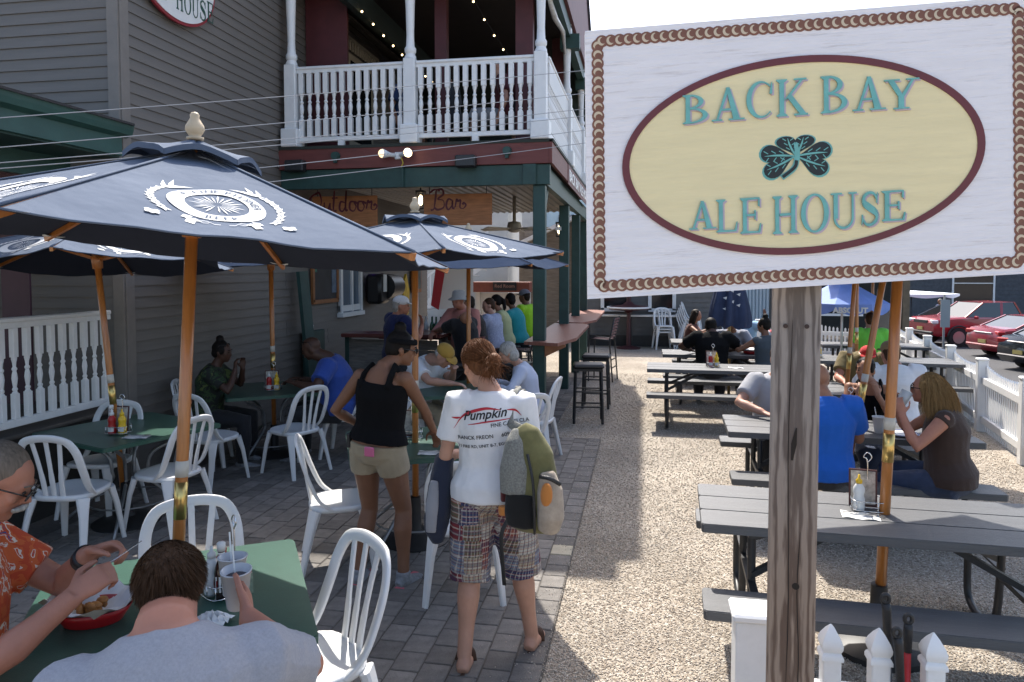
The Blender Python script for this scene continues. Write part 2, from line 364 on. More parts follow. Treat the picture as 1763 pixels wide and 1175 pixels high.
for z in (.95, 1.2):
    b = B(); b.bar((-2.6, -.9, z), (-.55, -1.1, z+.05), .04, .06); b.build('chair_rail', WOODP, house)
b = B(); b.bar((-1.2, -1.0, .75), (-1.55, -1.0, 1.45), .04, .05); b.bar((-.7, -1.1, .75), (-1.2, -1.1, 1.5), .04, .05); b.build('chair_leg', WOODP, house)
# baluster and railing pieces
def baluster_mesh(h, w=.045):
    b = B(); a = w/2
    b.box((0, 0, h*.14), (w, w, h*.28), bev=.003); b.box((0, 0, h*.84), (w, w, h*.32), bev=.003)
    z0, z1 = h*.28, h*.68; d = z1-z0
    pf = [(a*.9, z0), (a*.95, z0+.02*d), (a*.6, z0+.06*d), (a*.85, z0+.10*d), (a*.85, z0+.13*d), (a*.55, z0+.17*d), (a*.75, z0+.28*d), (a*.95, z0+.42*d), (a*.8, z0+.53*d), (a*.55, z0+.62*d), (a*.85, z0+.66*d), (a*.85, z0+.69*d), (a*.5, z0+.74*d), (a*.65, z0+.86*d), (a*.9, z0+.94*d), (a*.9, z1)]
    b.lathe(pf, 10); return b.mesh('baluster', WHITE, 35)
def railing(name, p0, p1, zb, zt, sp, parent, w=.045, first=0):
    """top and bottom rail between p0 and p1 with turned balusters as sub-parts (local coords of parent)"""
    p0 = Vector(p0); p1 = Vector(p1); b = B()
    b.bar((*p0, zt-.02), (*p1, zt-.02), .075, .04, bev=.01); b.bar((*p0, zt-.06), (*p1, zt-.06), .045, .045)
    r = b.build(name, WHITE, parent)
    b = B(); b.bar((*p0, zb+.03), (*p1, zb+.03), .05, .06, bev=.006); b.build('bottom_rail', WHITE, r)
    d = (p1-p0); n = int(d.length/sp); me = baluster_mesh(zt-.083-zb-.06, w); an = math.atan2(d.y, d.x)
    for k in range(n):
        q = p0+d*((k+.5)/n); put('baluster', me, r, (q.x, q.y, zb+.06), an)
    return r
railing('porch_railing', (.03, -5.4), (.03, -.25), .80, 1.64, .115, house)
b = B(); b.box((.03, -5.45, 1.2), (.1, .1, 1.0)); b.build('porch_post', WHITE, house)
# --- balcony over the bar
DZ = 3.62
def hl(x, y, z): return (x-XW, y-YC, z)
b = B(); b.box(hl(-2.95, 12.65, DZ-.02), (3.7, 7.5, .04)); b.build('deck', M('deck_edge', (.03, .035, .028), .8), house)
b = B(); b.box(hl(-2.95, 8.93, 3.465), (3.64, .04, .29), bev=.004); b.build('fascia', REDBR, house)
b = B(); b.box(hl(-1.135, 12.65, 3.465), (.04, 7.5, .29), bev=.004); b.build('fascia', REDBR, house)
b = B(); b.box(hl(-2.95, 8.99, 3.19), (3.6, .09, .25), bev=.004); b.box(hl(-1.24, 12.65, 3.19), (.09, 7.3, .25), bev=.004); b.box(hl(-1.4, 8.925, 3.19), (.16, .04, .25)); b.box(hl(-3.05, 8.925, 3.19), (.03, .04, .25)); b.build('beam', GREEN, house)
CEIL = M('bar_ceiling', (.20, .19, .155), .35, spec=.6, var=.25, vs=4, stretch=(1, .2, 1), dirt=.4, ds=3, dirtcol=(.08, .06, .04))
me = None
for k in range(23):
    b = B()
    if me is None:
        b.add([(-.072, 0, 0), (-.05, 0, .0), (-.03, 0, .022), (.03, 0, .022), (.05, 0, 0), (.072, 0, 0), (-.072, 7.2, 0), (-.05, 7.2, 0), (-.03, 7.2, .022), (.03, 7.2, .022), (.05, 7.2, 0), (.072, 7.2, 0)], [(i, i+1, 7+i, 6+i) for i in range(5)]); me = b.mesh('ceiling_panel', CEIL)
    put('ceiling_panel', me, house, hl(-4.66+.144*k, 9.1, 3.30))
for (y, x0) in ((9.06, -1.29), (11.94, -1.29), (14.03, -1.29), (15.97, -1.29)):
    b = B(); b.box(hl(x0, y, 1.53), (.155, .155, 3.06), bev=.006); b.build('bar_post', GREEN, house)
    b = B(); b.bar(hl(x0, y+.08, 2.6), hl(x0, y+.5, 3.06), .08, .09); b.build('knee_brace', GREEN, house)
b = B(); b.box(hl(-1.38, 11.86, 2.68), (.1, .006, .06)); b.build('notice', M('notice_white', (.7, .7, .68), .7), house)
# bar-height ledges fixed to the posts
LEDGE = M('ledge_wood', (.26, .10, .07), .35, spec=.6, var=.3, vs=9, stretch=(6, 1, 1), dirt=.3, ds=6, dirtcol=(.35, .22, .17))
def ledge(y0, y1, xo):
    b = B(); z = 1.085
    b.prism([(-1.46, y0), (-1.02, y0-.14), (xo, y0+.6), (xo, y1-.3), (-1.02, y1), (-1.46, y1)], z-.02, z+.02, lambda x, y, q: hl(x, y, q)); o = b.build('ledge', LEDGE, house)
    b = B(); b.prism([(0, 0), (.26, 0), (.26, .03), (0, .16)], -.02, .02, lambda x, y, q: hl(-1.21+x, y0+.12+q, z-.022-y)); b.build('bracket', M('bracket_wood', (.30, .13, .06), .6, var=.2), o)
ledge(8.86, 12.05, -.86); ledge(12.35, 16.2, -.82)
# upper posts: plinth, square shaft to rail height, turned above
def porch_post(x, y):
    b = B(); b.box(hl(x, y, DZ+.12), (.235, .235, .24), bev=.012); b.box(hl(x, y, DZ+.62), (.155, .155, .92), bev=.008)
    z = DZ+1.08; a = .078; pf = [(a, 0), (a*.95, .03), (a*.75, .06), (a*.95, .09), (a*.95, .13), (a*.7, .16), (a*.62, .30), (a*.72, .6), (a*.9, .95), (a*.95, 1.05), (a*.72, 1.1), (a*.95, 1.14), (a*.95, 1.18), (a*.8, 1.22), (a*.8, 1.24)]
    b.lathe(pf, 16, hl(x, y, z)); b.build('balcony_post', WHITE, house, 35)
for x in (-4.60, -2.96, -1.27): porch_post(x, 8.99)
for y in (11.42, 14.0, 16.3): porch_post(-1.2, y)
railing('balcony_railing', hl(-4.52, 8.99, 0)[:2], hl(-3.04, 8.99, 0)[:2], DZ+.07, DZ+1.05, .108, house, .062)
railing('balcony_railing', hl(-2.88, 8.99, 0)[:2], hl(-1.35, 8.99, 0)[:2], DZ+.07, DZ+1.05, .112, house, .062)
for y0, y1 in ((9.07, 11.34), (11.5, 13.92), (14.08, 16.2)): railing('balcony_railing', hl(-1.2, y0, 0)[:2], hl(-1.2, y1, 0)[:2], DZ+.07, DZ+1.05, .112, house, .062)
for x in (-3.9, -2.1): b = B(); b.box(hl(x, 8.97, DZ+.035), (.08, .06, .07)); b.build('rail_foot', WHITE, house)
# upper room: maroon uprights, dark ceiling and back wall, inner beam, soffit and roof
b = B(); b.box(hl(-4.42, 9.7, 5.0), (.62, .05, 2.7)); b.build('upper_panel', MAROON, house)
for x, y, wd in ((-2.8, 9.9, .17), (-1.62, 9.9, .24), (-1.55, 13.2, .2)): b = B(); b.box(hl(x, y, 5.0), (wd, .12, 2.7)); b.build('upper_post', MAROON, house)
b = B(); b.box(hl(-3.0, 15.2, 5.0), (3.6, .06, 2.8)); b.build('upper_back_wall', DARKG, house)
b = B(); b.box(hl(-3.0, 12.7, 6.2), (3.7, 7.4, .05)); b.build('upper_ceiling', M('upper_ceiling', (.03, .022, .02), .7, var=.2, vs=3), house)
b = B(); b.box(hl(-3.95, 12.0, 5.75), (.1, 6.0, .35)); b.build('beam', DARKG, house)
b = B(); b.box(hl(-1.2, 12.8, 5.72), (.12, 7.6, .22)); b.build('beam', GREEN, house)
for y in (11.42, 14.0, 16.3): b = B(); b.box(hl(-1.15, y, 5.55), (.3, .18, .22)); b.build('bracket_block', GREEN, house)
b = B(); b.tube([hl(-1.26, 9.6, 5.62), hl(-1.24, 10.2, 5.52), hl(-1.22, 11.0, 5.60), hl(-1.22, 11.3, 5.35)], [.03, .045, .035, .02], 6); b.build('rolled_awning', M('awning_plastic', (.55, .56, .55), .3, var=.2, vs=20), house, True)
# upstairs window with scalloped lace trim on the inner wall
wf = B(); wf.box(hl(XW+.035, 11.6, 4.75), (.05, 1.1, 1.5)); wo = wf.build('upper_window', M('cream_trim', (.42, .38, .30), .6, var=.1), house)
b = B(); b.box(hl(XW+.065, 11.6, 4.75), (.02, .86, 1.28)); b.build('pane', M('dark_glass', (.012, .014, .018), .08), wo)
b = B()
for k in range(13): b.box(hl(XW+.07, 10.9+.11*k, 5.62), (.02, .06, .16))
b.box(hl(XW+.07, 11.6, 5.72), (.03, 1.6, .06)); b.build('lace_trim', M('cream_trim', (.42, .38, .30)), house)
# roof: maroon soffit flaring to the shingled edge
SOF = M('maroon_soffit', (.115, .028, .030), .6, var=.15, vs=3)
b = B(); V8 = [(-1.12, 9.05, 5.86), (-1.12, 16.35, 5.86), (-1.28, 16.35, 8.0), (-1.28, 10.6, 8.0), (-4.9, 9.05, 5.86), (-4.6, 10.6, 8.0), (-4.6, 16.35, 8.0), (-4.9, 16.35, 5.86)]
b.add([hl(*p) for p in V8], [(0, 1, 2, 3), (4, 0, 3, 5), (3, 2, 6, 5), (1, 7, 6, 2)]); b.build('mansard_roof', SOF, house)
b = B(); b.bar(hl(-1.10, 16.37, 5.8), hl(-1.26, 16.37, 8.0), .06, .10, (0, 1, 0)); b.build('roof_edge', SHG, house)
b = B(); b.box(hl(-1.12, 12.9, 5.85), (.06, 6.9, .05)); b.build('eave_trim', SOF, house)
# small print along the side fascia
me = text_mesh('BACK BAY ALE HOUSE', .24, .004, bold=.004, space=1.05); a = arr(me); wdt = a[:, 0].max()
setarr(me, np.stack([np.full(len(a), .024)+a[:, 2], a[:, 0]*3.7/wdt, a[:, 1]], 1)); me.materials.append(WHITE)
b = B(); b.box(hl(-1.112, 12.75, 3.43), (.012, 3.95, .3)); fb = b.build('fascia_sign', M('sign_red', (.13, .03, .03), .6), house)
put('lettering', me, fb, hl(-1.127, 10.9, 3.345))
# window, framed board and leaning boards along the bar wall
def wall_window(parent, y0, y1, z0, z1):
    b = B(); t = .07
    for c, d in (((.03, (y0+y1)/2, z1), (.06, y1-y0, t)), ((.04, (y0+y1)/2, z0), (.1, y1-y0+.04, t)), ((.03, y0+t/2, (z0+z1)/2), (.06, t, z1-z0)), ((.03, y1-t/2, (z0+z1)/2), (.06, t, z1-z0)), ((.025, (y0+y1)/2+.05, (z0+z1)/2), (.045, .05, z1-z0)), ((.02, (y0+y1)/2, z0+.1), (.035, y1-y0, .1))): b.box((c[0], c[1]-YC, c[2]), d, bev=.005)
    o = b.build('window', WHITE, parent)
    b = B(); b.box((.008, (y0+y1)/2-YC, (z0+z1)/2), (.01, y1-y0-.05, z1-z0-.05)); b.build('pane', M('blue_glass', (.10, .14, .19), .06, spec=.8), o)
wall_window(house, 10.72, 11.6, 1.28, 2.5)
# ================================================================ THE BIG SIGN
def catmull(pts, n=6):
    pts = [Vector(p) for p in pts]; q = [pts[0]*2-pts[1]]+pts+[pts[-1]*2-pts[-2]]; out = []
    for i in range(1, len(q)-2):
        for k in range(n):
            t = k/n; a, b_, c, d = q[i-1], q[i], q[i+1], q[i+2]
            out.append(.5*((2*b_)+(c-a)*t+(2*a-5*b_+4*c-d)*t*t+(3*b_-a-3*c+d)*t**3))
    out.append(pts[-1]); return out
class Gl:
    """serif letters from overlapping slabs in a unit box; each slab sits a hair higher than the last"""
    def __init__(s, f): s.b = B(); s.f = f; s.k = 0
    def poly(s, *p):
        s.k += 1; s.b.prism(p, 0, .003+.00025*s.k, s.f)
    def arc(s, cx, cy, rx, ry, ix, iy, a0, a1, dx=0, n=18):
        o = []; i_ = []
        for k in range(n+1):
            a = R(a0+(a1-a0)*k/n); o.append((cx+rx*math.cos(a), cy+ry*math.sin(a))); i_.append((cx+dx+ix*math.cos(a), cy+iy*math.sin(a)))
        s.k += 1; h = .003+.00025*s.k
        for k in range(n): s.b.prism([o[k], o[k+1], i_[k+1], i_[k]], 0, h, s.f)
    def stem(s, x, w=.2, y0=0, y1=1, sf=.11):
        s.poly((x, y0+.02), (x+w, y0+.02), (x+w, y1-.02), (x, y1-.02))
        for y, g in ((y0, 1), (y1, -1)): s.poly(*[(x-sf, y), (x+w+sf, y), (x+w+sf, y+.03*g), (x+w, y+.09*g), (x, y+.09*g), (x-sf, y+.03*g)][::g])
    def ser(s, x0, x1, y, g): s.poly(*[(x0, y), (x1, y), (x1, y+.045*g), (x0, y+.045*g)][::g])
    def draw(s, c):
        if c == 'B':
            s.stem(.1, .165); s.arc(.25, .755, .52, .245, .34, .195, -90, 90); s.arc(.25, .27, .68, .27, .49, .22, -90, 90)
        elif c == 'A':
            s.poly((.13, .02), (.2, .02), (.53, .92), (.46, 1)); s.poly((.66, .02), (.86, .02), (.55, 1), (.44, 1)); s.poly((.24, .3), (.72, .3), (.7, .36), (.27, .36)); s.ser(0, .32, 0, 1); s.ser(.52, 1, 0, 1)
        elif c == 'C':
            s.arc(.52, .5, .52, .5, .40, .45, 48, 315, .06, 30); s.poly((.85, .64), (.95, .64), (.95, .98), (.9, .9)); 
        elif c == 'K':
            s.stem(.1, .15, sf=.1); s.poly((.24, .42), (.42, .5), (.86, .95), (.76, .95)); s.poly((.36, .5), (.46, .6), (.97, .03), (.76, .03)); s.ser(.58, .98, 1, -1); s.ser(.58, 1.02, 0, 1)
        elif c == 'Y':
            s.poly((.1, .98), (.28, .98), (.57, .42), (.42, .42)); s.poly((.82, .98), (.9, .98), (.6, .42), (.52, .48)); s.poly((.42, .02), (.585, .02), (.585, .46), (.42, .46)); s.ser(0, .46, 1, -1); s.ser(.66, 1.04, 1, -1); s.ser(.28, .74, 0, 1)
        elif c == 'L':
            s.stem(.14, .185, sf=.12); s.poly((.2, 0), (.94, 0), (.94, .05), (.2, .06)); s.poly((.86, .02), (.95, .02), (1, .3), (.96, .3))
        elif c == 'E':
            s.stem(.14, .185, sf=.12); s.poly((.2, 0), (.94, 0), (.94, .05), (.2, .06)); s.poly((.86, .02), (.95, .02), (1, .27), (.95, .27)); s.poly((.2, 1), (.2, .94), (.92, .95), (.92, 1)); s.poly((.86, .98), (.86, .76), (.92, .74), (.93, .98)); s.poly((.3, .48), (.72, .48), (.72, .54), (.3, .54)); s.poly((.68, .38), (.74, .38), (.74, .64), (.68, .64))
        elif c == 'H':
            s.stem(.1, .155, sf=.1); s.stem(.73, .155, sf=.1); s.poly((.28, .47), (.72, .47), (.72, .535), (.28, .535))
        elif c == 'O': s.arc(.5, .5, .52, .5, .345, .45, 0, 360, 0, 36)
        elif c == 'U':
            s.poly((.1, .3), (.26, .3), (.26, .98), (.1, .98)); s.poly((.8, .3), (.87, .3), (.87, .98), (.8, .98)); s.arc(.485, .32, .385, .32, .315, .255, 180, 360, .0); s.ser(0, .42, 1, -1); s.ser(.68, .99, 1, -1)
        elif c == 'S':
            pts = catmull([(.88, .78, 0), (.72, .94, 0), (.45, .965, 0), (.2, .85, 0), (.2, .68, 0), (.5, .53, 0), (.82, .38, 0), (.86, .18, 0), (.6, .04, 0), (.3, .05, 0), (.1, .24, 0)], 5)
            n = len(pts)-1
            for i in range(n):
                t = (i+.5)/n; w = .03+.065*math.exp(-((t-.5)/.2)**2); d = (pts[i+1]-pts[i]).normalized(); nn = Vector((-d.y, d.x, 0))*w; s.k = i % 2
                s.poly(*[(q.x, q.y) for q in (pts[i]-nn*1.2, pts[i+1]-nn*1.2, pts[i+1]+nn*1.2, pts[i]+nn*1.2)])
            s.poly((.84, .66), (.9, .66), (.92, .98), (.86, .9)); s.poly((.08, .34), (.14, .34), (.12, .1), (.06, .02))
        return s
def paint_board():
    m = M('sign_white', (.80, .775, .788), .6, var=.045, vs=5, stretch=(.7, 7, 1), bump=.35, bs=22)
    N, L, b = nodes_of(m); tc = N.new('ShaderNodeTexCoord')
    mp = N.new('ShaderNodeMapping'); mp.inputs['Scale'].default_value = (2.2, 46, 1); L.new(tc.outputs['Object'], mp.inputs[0])
    n = N.new('ShaderNodeTexNoise'); n.inputs['Scale'].default_value = 1.6; n.inputs['Detail'].default_value = 10; n.inputs['Roughness'].default_value = .75; L.new(mp.outputs[0], n.inputs['Vector'])
    cr = N.new('ShaderNodeValToRGB'); cr.color_ramp.elements[0].position = .545; cr.color_ramp.elements[1].position = .82; L.new(n.outputs[0], cr.inputs[0])
    old = b.inputs['Base Color'].links[0].from_socket
    mx = N.new('ShaderNodeMix'); mx.data_type = 'RGBA'; L.new(cr.outputs[0], mx.inputs[0]); L.new(old, mx.inputs[6]); mx.inputs[7].default_value = (.33, .27, .25, 1); L.new(mx.outputs[2], b.inputs['Base Color'])
    return m
ex = Vector((.99068, .122, .0606)); ey = Vector((-.06557, .0371, .99716)); en = Vector((.1194, -.99184, .04476))
SGM = Matrix((ex, ey, en)).transposed().to_4x4(); SGM.translation = Vector((.4583, 2.2335, 2.3488))
sign = thing('hanging_board_sign', 'large weathered white wooden sign with rope border reading BACK BAY ALE HOUSE', 'sign')
sign.matrix_world = SGM
SH = lambda x, y, z=0: (x+.048*y, y, z)
b = B(); b.prism([(-.632, -.397), (.640, -.397), (.640, .397), (-.632, .397)], -.04, 0, SH); b.build('board', paint_board(), sign)
MAR = M('sign_maroon', (.135, .026, .030), .5, var=.08, vs=12)
CREAM = M('sign_cream', (.80, .69, .40), .55, var=.05, vs=4, stretch=(.7, 8, 1), bump=.2, bs=22, dirt=.30, ds=1.6, dirtcol=(.50, .40, .23))
CREAM.node_tree.nodes
b = B()
n = 96; cx, cy = -.010, -.015
el = lambda a, rx, ry: (cx+rx*math.cos(a), cy+ry*math.sin(a))
for k in range(n):
    a0, a1 = 2*PI*k/n, 2*PI*(k+1)/n; b.prism([el(a0, .517, .288), el(a1, .517, .288), el(a1, .496, .268), el(a0, .496, .268)], .0005, .006, SH)
b.build('oval_ring', MAR, sign)
b = B(); b.prism([el(2*PI*k/n, .497, .269) for k in range(n)], .0005, .003, SH); b.build('oval_panel', CREAM, sign)
TEAL = M('sign_teal', (.15, .42, .39), .5, var=.12, vs=30); LILAC = M('sign_lilac', (.52, .42, .50), .55)
LET = [('B', -.349, -.272, .098, .182), ('A', -.266, -.172, .1, .196), ('C', -.166, -.088, .1, .207), ('K', -.08, .007, .1, .207), ('B', .047, .126, .1, .207), ('A', .136, .229, .1, .197), ('Y', .225, .319, .097, .183),
       ('A', -.335, -.257, -.212, -.13), ('L', -.257, -.195, -.225, -.13), ('E', -.188, -.127, -.233, -.13), ('H', -.094, -.022, -.24, -.131), ('O', -.012, .064, -.243, -.13), ('U', .072, .145, -.238, -.133), ('S', .154, .207, -.233, -.135), ('E', .214, .281, -.223, -.136)]
for c, x0, x1, y0, y1 in LET:
    f = lambda dx, dy, dz: (lambda x, y, z: SH(x0+dx+x*(x1-x0), y0+dy+y*(y1-y0), z+dz))
    g = Gl(f(.0055, -.004, .0032)); g.draw(c); sh = g.b.build('letter', LILAC, sign)
    g = Gl(f(0, 0, .0065 if c != 'S' else .0075)); g.draw(c); g.b.build('letter_face', TEAL, sh)
# shamrock
BLK = M('sign_black', (.012, .016, .016), .5)
sh = None
def heart(cx, cy, ang, L_, W_, n=18):
    p = []
    for k in range(2*n):
        t = PI*k/n; x = W_*(math.sin(t)**3); y = L_*((13*math.cos(t)-5*math.cos(2*t)-2*math.cos(3*t)-math.cos(4*t))/16+1.06)/2.0
        ca, sa = math.cos(ang), math.sin(ang); p.append((cx+y*ca-x*sa, cy+y*sa+x*ca))
    return p
scx, scy = -.026, -.008
for i, (ang, L_, W_) in enumerate(((R(90), .066, .056), (R(190), .108, .050), (R(-10), .110, .050))):
    b = B(); b.prism(heart(scx, scy-.010, ang, L_*1.04, W_*1.06), .003, .0036+i*.0002, SH); lf = b.build('leaf', TEAL, sign)
    b = B(); b.prism(heart(scx, scy-.009, ang, L_*.985, W_*.98), .0045, .0052+i*.0002, SH); b.build('leaf_fill', BLK, lf)
    b = B(); ca, sa = math.cos(ang), math.sin(ang)
    for s_ in (-1, 1):
        p = [(L_*t, s_*W_*.42*math.sin(t*1.6), 0) for t in (.05, .3, .55, .8)]
        p = [SH(scx+x*ca-y*sa, scy-.009+x*sa+y*ca, .0062) for x, y, _ in p]; b.sweep(p, [.004, .006, .005, .001], .001, (0, 0, 1))
        for t in (.3, .5, .7):
            for e in (-1, 1):
                q = [(L_*t, s_*W_*.42*math.sin(t*1.6)+e*.006), (L_*(t+.1), s_*W_*.42*math.sin(t*1.6)+e*.016)]; q = [SH(scx+x*ca-y*sa, scy-.009+x*sa+y*ca, .0058) for x, y in q]; b.sweep(q, .0025, .001, (0, 0, 1))
    b.build('vein', TEAL, lf)
b = B(); b.sweep([SH(p[0], p[1], .0068) for p in catmull([(-.026, .02, 0), (-.022, -.01, 0), (-.03, -.05, 0), (-.066, -.078, 0)], 5)], [.012]*4+[.016]*12, .0012, (0, 0, 1)); st = b.build('stem', TEAL, sign)
b = B(); b.sweep([SH(p[0], p[1], .0078) for p in catmull([(-.024, -.03, 0), (-.03, -.05, 0), (-.064, -.076, 0)], 5)], .0095, .0012, (0, 0, 1)); b.build('stem_fill', BLK, st)
# carved rope border: one link per twist
ROPE = M('rope_brown', (.20, .083, .052), .6, var=.15, vs=20); ROPEL = M('rope_cream', (.60, .50, .36), .6)
b = B(); r = .0182; b.prism([(r*1.05*math.cos(2*PI*k/14), r*math.sin(2*PI*k/14)) for k in range(14)], .0004, .0016)
b.cur = 1; o = [(.0128*math.cos(R(a)), .0128*math.sin(R(a))) for a in range(95, 290, 15)]; i_ = [(.0045+.0100*math.cos(R(a)), .002+.0100*math.sin(R(a))) for a in range(290, 95, -15)]
b.prism(o+i_, .0016, .0026); LINK = b.mesh('rope_link', [ROPE, ROPEL])
x0, x1, y0, y1 = -.596, .604, -.362, .362
def links(p, q, step, ang):
    p = Vector(p); q = Vector(q); n = max(1, round((q-p).length/step))
    for k in range(n):
        c = p+(q-p)*((k+.5)/n); put('rope_link', LINK, sign, SH(c.x, c.y, .0002*(k % 2)), ang)
links((x0, y1), (x1, y1), .0262, 0); links((x0, y0), (x1, y0), .0262, 0); links((x0, y0), (x0, y1), .0262, -PI/2); links((x1, y0), (x1, y1), .0262, -PI/2)
# the post
def wood_mat():
    m = M('weathered_post', (.17, .14, .115), .85, var=.2, vs=3, stretch=(9, 9, .7), bump=.5, bs=14)
    N, L, bs = nodes_of(m); tc = N.new('ShaderNodeTexCoord'); mp = N.new('ShaderNodeMapping'); mp.inputs['Scale'].default_value = (1, 1, .10); L.new(tc.outputs['Object'], mp.inputs[0])
    wv = N.new('ShaderNodeTexWave'); wv.wave_type = 'RINGS'; wv.rings_direction = 'Z'; wv.inputs['Scale'].default_value = 22; wv.inputs['Distortion'].default_value = 5; wv.inputs['Detail'].default_value = 3; wv.inputs['Detail Scale'].default_value = 2.2; L.new(mp.outputs[0], wv.inputs['Vector'])
    cr = N.new('ShaderNodeValToRGB'); e = cr.color_ramp.elements; e[0].position = .1; e[0].color = (.115, .066, .042, 1); e[1].position = .75; e[1].color = (.31, .225, .165, 1); L.new(wv.outputs[0], cr.inputs[0])
    sx = N.new('ShaderNodeSeparateXYZ'); L.new(tc.outputs['Object'], sx.inputs[0]); mr = N.new('ShaderNodeMapRange'); mr.inputs[1].default_value = 1.0; mr.inputs[2].default_value = 1.75; L.new(sx.outputs[2], mr.inputs[0])
    old = bs.inputs['Base Color'].links[0].from_socket; mx = N.new('ShaderNodeMix'); mx.data_type = 'RGBA'; mx.blend_type = 'MIX'; mx.inputs[0].default_value = .8; L.new(old, mx.inputs[6]); L.new(cr.outputs[0], mx.inputs[7])
    m2 = N.new('ShaderNodeMix'); m2.data_type = 'RGBA'; L.new(mr.outputs[0], m2.inputs[0]); L.new(mx.outputs[2], m2.inputs[6]); hs = N.new('ShaderNodeHueSaturation'); hs.inputs['Saturation'].default_value = .45; L.new(mx.outputs[2], hs.inputs['Color']); L.new(hs.outputs[0], m2.inputs[7])
    L.new(m2.outputs[2], bs.inputs['Base Color']); return m
WPOST = wood_mat()
post = thing('sign_post', 'thick weathered grey brown wooden post carrying the big sign', 'post', (.468, 2.36, 0), R(-9.5))
b = B(); b.box((0, 0, 1.3), (.140, .140, 2.6), bev=.006); b.build('shaft', WPOST, post)
b = B()
for x, z in ((.016, .55), (.03, .60), (-.028, .60), (.012, 1.03)): b.tube([(x, -.071, z), (x, -.068, z)], [.011, .006], 10)
b.sweep([(-.005, -.0715, 1.42), (.0, -.0715, 1.47), (.006, -.0715, 1.52)], [.006, .016, .004], .002, (0, 1, 0)); b.build('knot', M('knot_dark', (.02, .014, .01), .9), post)
for x, zz in ((-.012, (.7, 1.85)), (.02, (.66, 1.2))):
    b = B(); b.sweep([(x+.004*math.sin(7*t), -.0705, zz[0]+(zz[1]-zz[0])*t) for t in np.linspace(0, 1, 9)], [.0008]+[.0028]*7+[.0006], .002, (0, 1, 0)); b.build('crack', M('knot_dark', (.02, .014, .01)), post)
for x, z in ((-.03, 1.83), (.03, 1.83), (-.03, .69), (.03, .665)): b = B(); b.tube([(x, -.0755, z), (x, -.069, z)], .007, 10); b.build('bolt', M('rusty_bolt', (.06, .04, .035), .6, metal=.5), post)

# ================================================================ FURNITURE
PLAST = M('white_resin', (.74, .74, .735), .38, spec=.5, var=.03, vs=5, dirt=.18, ds=6, dirtcol=(.45, .43, .40), sss=0)
METAL = M('grey_tube', (.32, .33, .34), .38, metal=.7, var=.1)
def make_chair():
    t = thing('resin_chair', 'white chair', 'chair', group='white resin bistro chairs')
    b = B(); n = 28
    def rim(s, z): 
        o = []
        for k in range(n):
            a = 2*PI*k/n; c, q = math.cos(a), math.sin(a); e = .62
            x = math.copysign(abs(c)**e, c)*(.205+.012*q)*s; y = math.copysign(abs(q)**e, q)*.20*s; o.append((x, y, z+.012*(y/.2)**2*(1 if y > 0 else .2)-.01*(1-s)))
        return o
    rs = [rim(.86, .408), rim(1.0, .412), rim(1.02, .435), rim(.985, .448), rim(.9, .449), rim(.6, .44), rim(.25, .436)]
    v = [p for r_ in rs for p in r_]; f = [(i*n+j, i*n+(j+1) % n, (i+1)*n+(j+1) % n, (i+1)*n+j) for i in range(6) for j in range(n)]+[tuple(6*n+j for j in range(n)), tuple(range(n))[::-1]]
    b.add(v, f); b.build('seat', PLAST, t, True)
    for sx in (-1, 1):
        for sy in (-1, 1):
            b = B(); top = (sx*.178, sy*.155, .425); mid = (sx*.20, sy*.185, .3); bot = (sx*.232, sy*(.225 if sy > 0 else .25), 0)
            b.sweep([top, mid, bot], [.085, .058, .036], [.045, .036, .028], (sx*.7, sy*.7, .2)); b.build('leg', PLAST, t, 40)
    arch = catmull([(-.195, -.05, .43), (-.207, -.13, .50), (-.208, -.195, .64), (-.198, -.235, .755), (-.155, -.262, .835), (-.08, -.272, .862), (0, -.275, .868), (.08, -.272, .862), (.155, -.262, .835), (.198, -.235, .755), (.208, -.195, .64), (.207, -.13, .50), (.195, -.05, .43)], 4)
    k = len(arch); b = B(); b.sweep(arch, [.03+.022*math.sin(PI*min(1, min(i, k-1-i)/9)/2) for i in range(k)], .020, [(-.0, .95, .3) if abs(p.x) < .15 else (-p.x*1.2, .95, .2) for p in arch]); b.build('back_frame', PLAST, t, 50)
    for x0, x1 in ((-.062, -.098), (0, 0), (.062, .098)):
        b = B(); b.sweep(catmull([(x0, -.185, .435), (x0*1.05, -.205, .55), ((x0+x1)/2, -.232, .70), (x1, -.262, .852 if x0 == 0 else .842)], 4), [.036]*6+[.03]*7, .012, (0, 1, .25)); b.build('slat', PLAST, t, 50)
    return t
chair0 = make_chair(); used = [0]
def chair(x, y, face, label, z=0, tilt=0):
    """face = direction (dx, dy) the sitter looks"""
    rz = math.atan2(-face[0], face[1])
    if not used[0]:
        used[0] = 1; chair0.location = (x, y, z); chair0.rotation_euler = (tilt, 0, rz); chair0['label'] = label; return chair0
    return dup(chair0, (x, y, z), (tilt, 0, rz), label)
chair(-1.30, 2.62, (-.6, -.75), 'white resin chair in full sun at the right edge of the front table')
chair(-2.01, 2.93, (.6, -.8), 'white resin chair on the far side of the front table, only its arched back showing')
chair(-3.98, 4.42, (-.12, 1), 'white resin chair, slatted back towards the viewer, at the porch table')
chair(-3.60, 4.95, (-1, .15), 'white resin chair turned sideways between the porch table and the front umbrella pole')
chair(-4.36, 5.14, (.05, -1), 'white resin chair beyond the porch table, tucked against the railing end')
chair(-3.97, 6.08, (.25, 1), 'empty white resin chair on the near left of the wall table')
chair(-3.35, 6.52, (-.95, .4), 'empty white resin chair on the near right of the wall table')
chair(-3.12, 7.22, (-1, -.15), 'white resin chair carrying the man in the blue shirt')
chair(-4.40, 6.62, (1, .4), 'white resin chair carrying the woman in the green and black top')
chair(-2.02, 4.55, (1, .45), 'white resin chair left of the standing woman in the black tank top')
chair(-1.08, 4.28, (-.25, 1), 'white resin chair hidden behind the plaid shorts, only its legs showing')
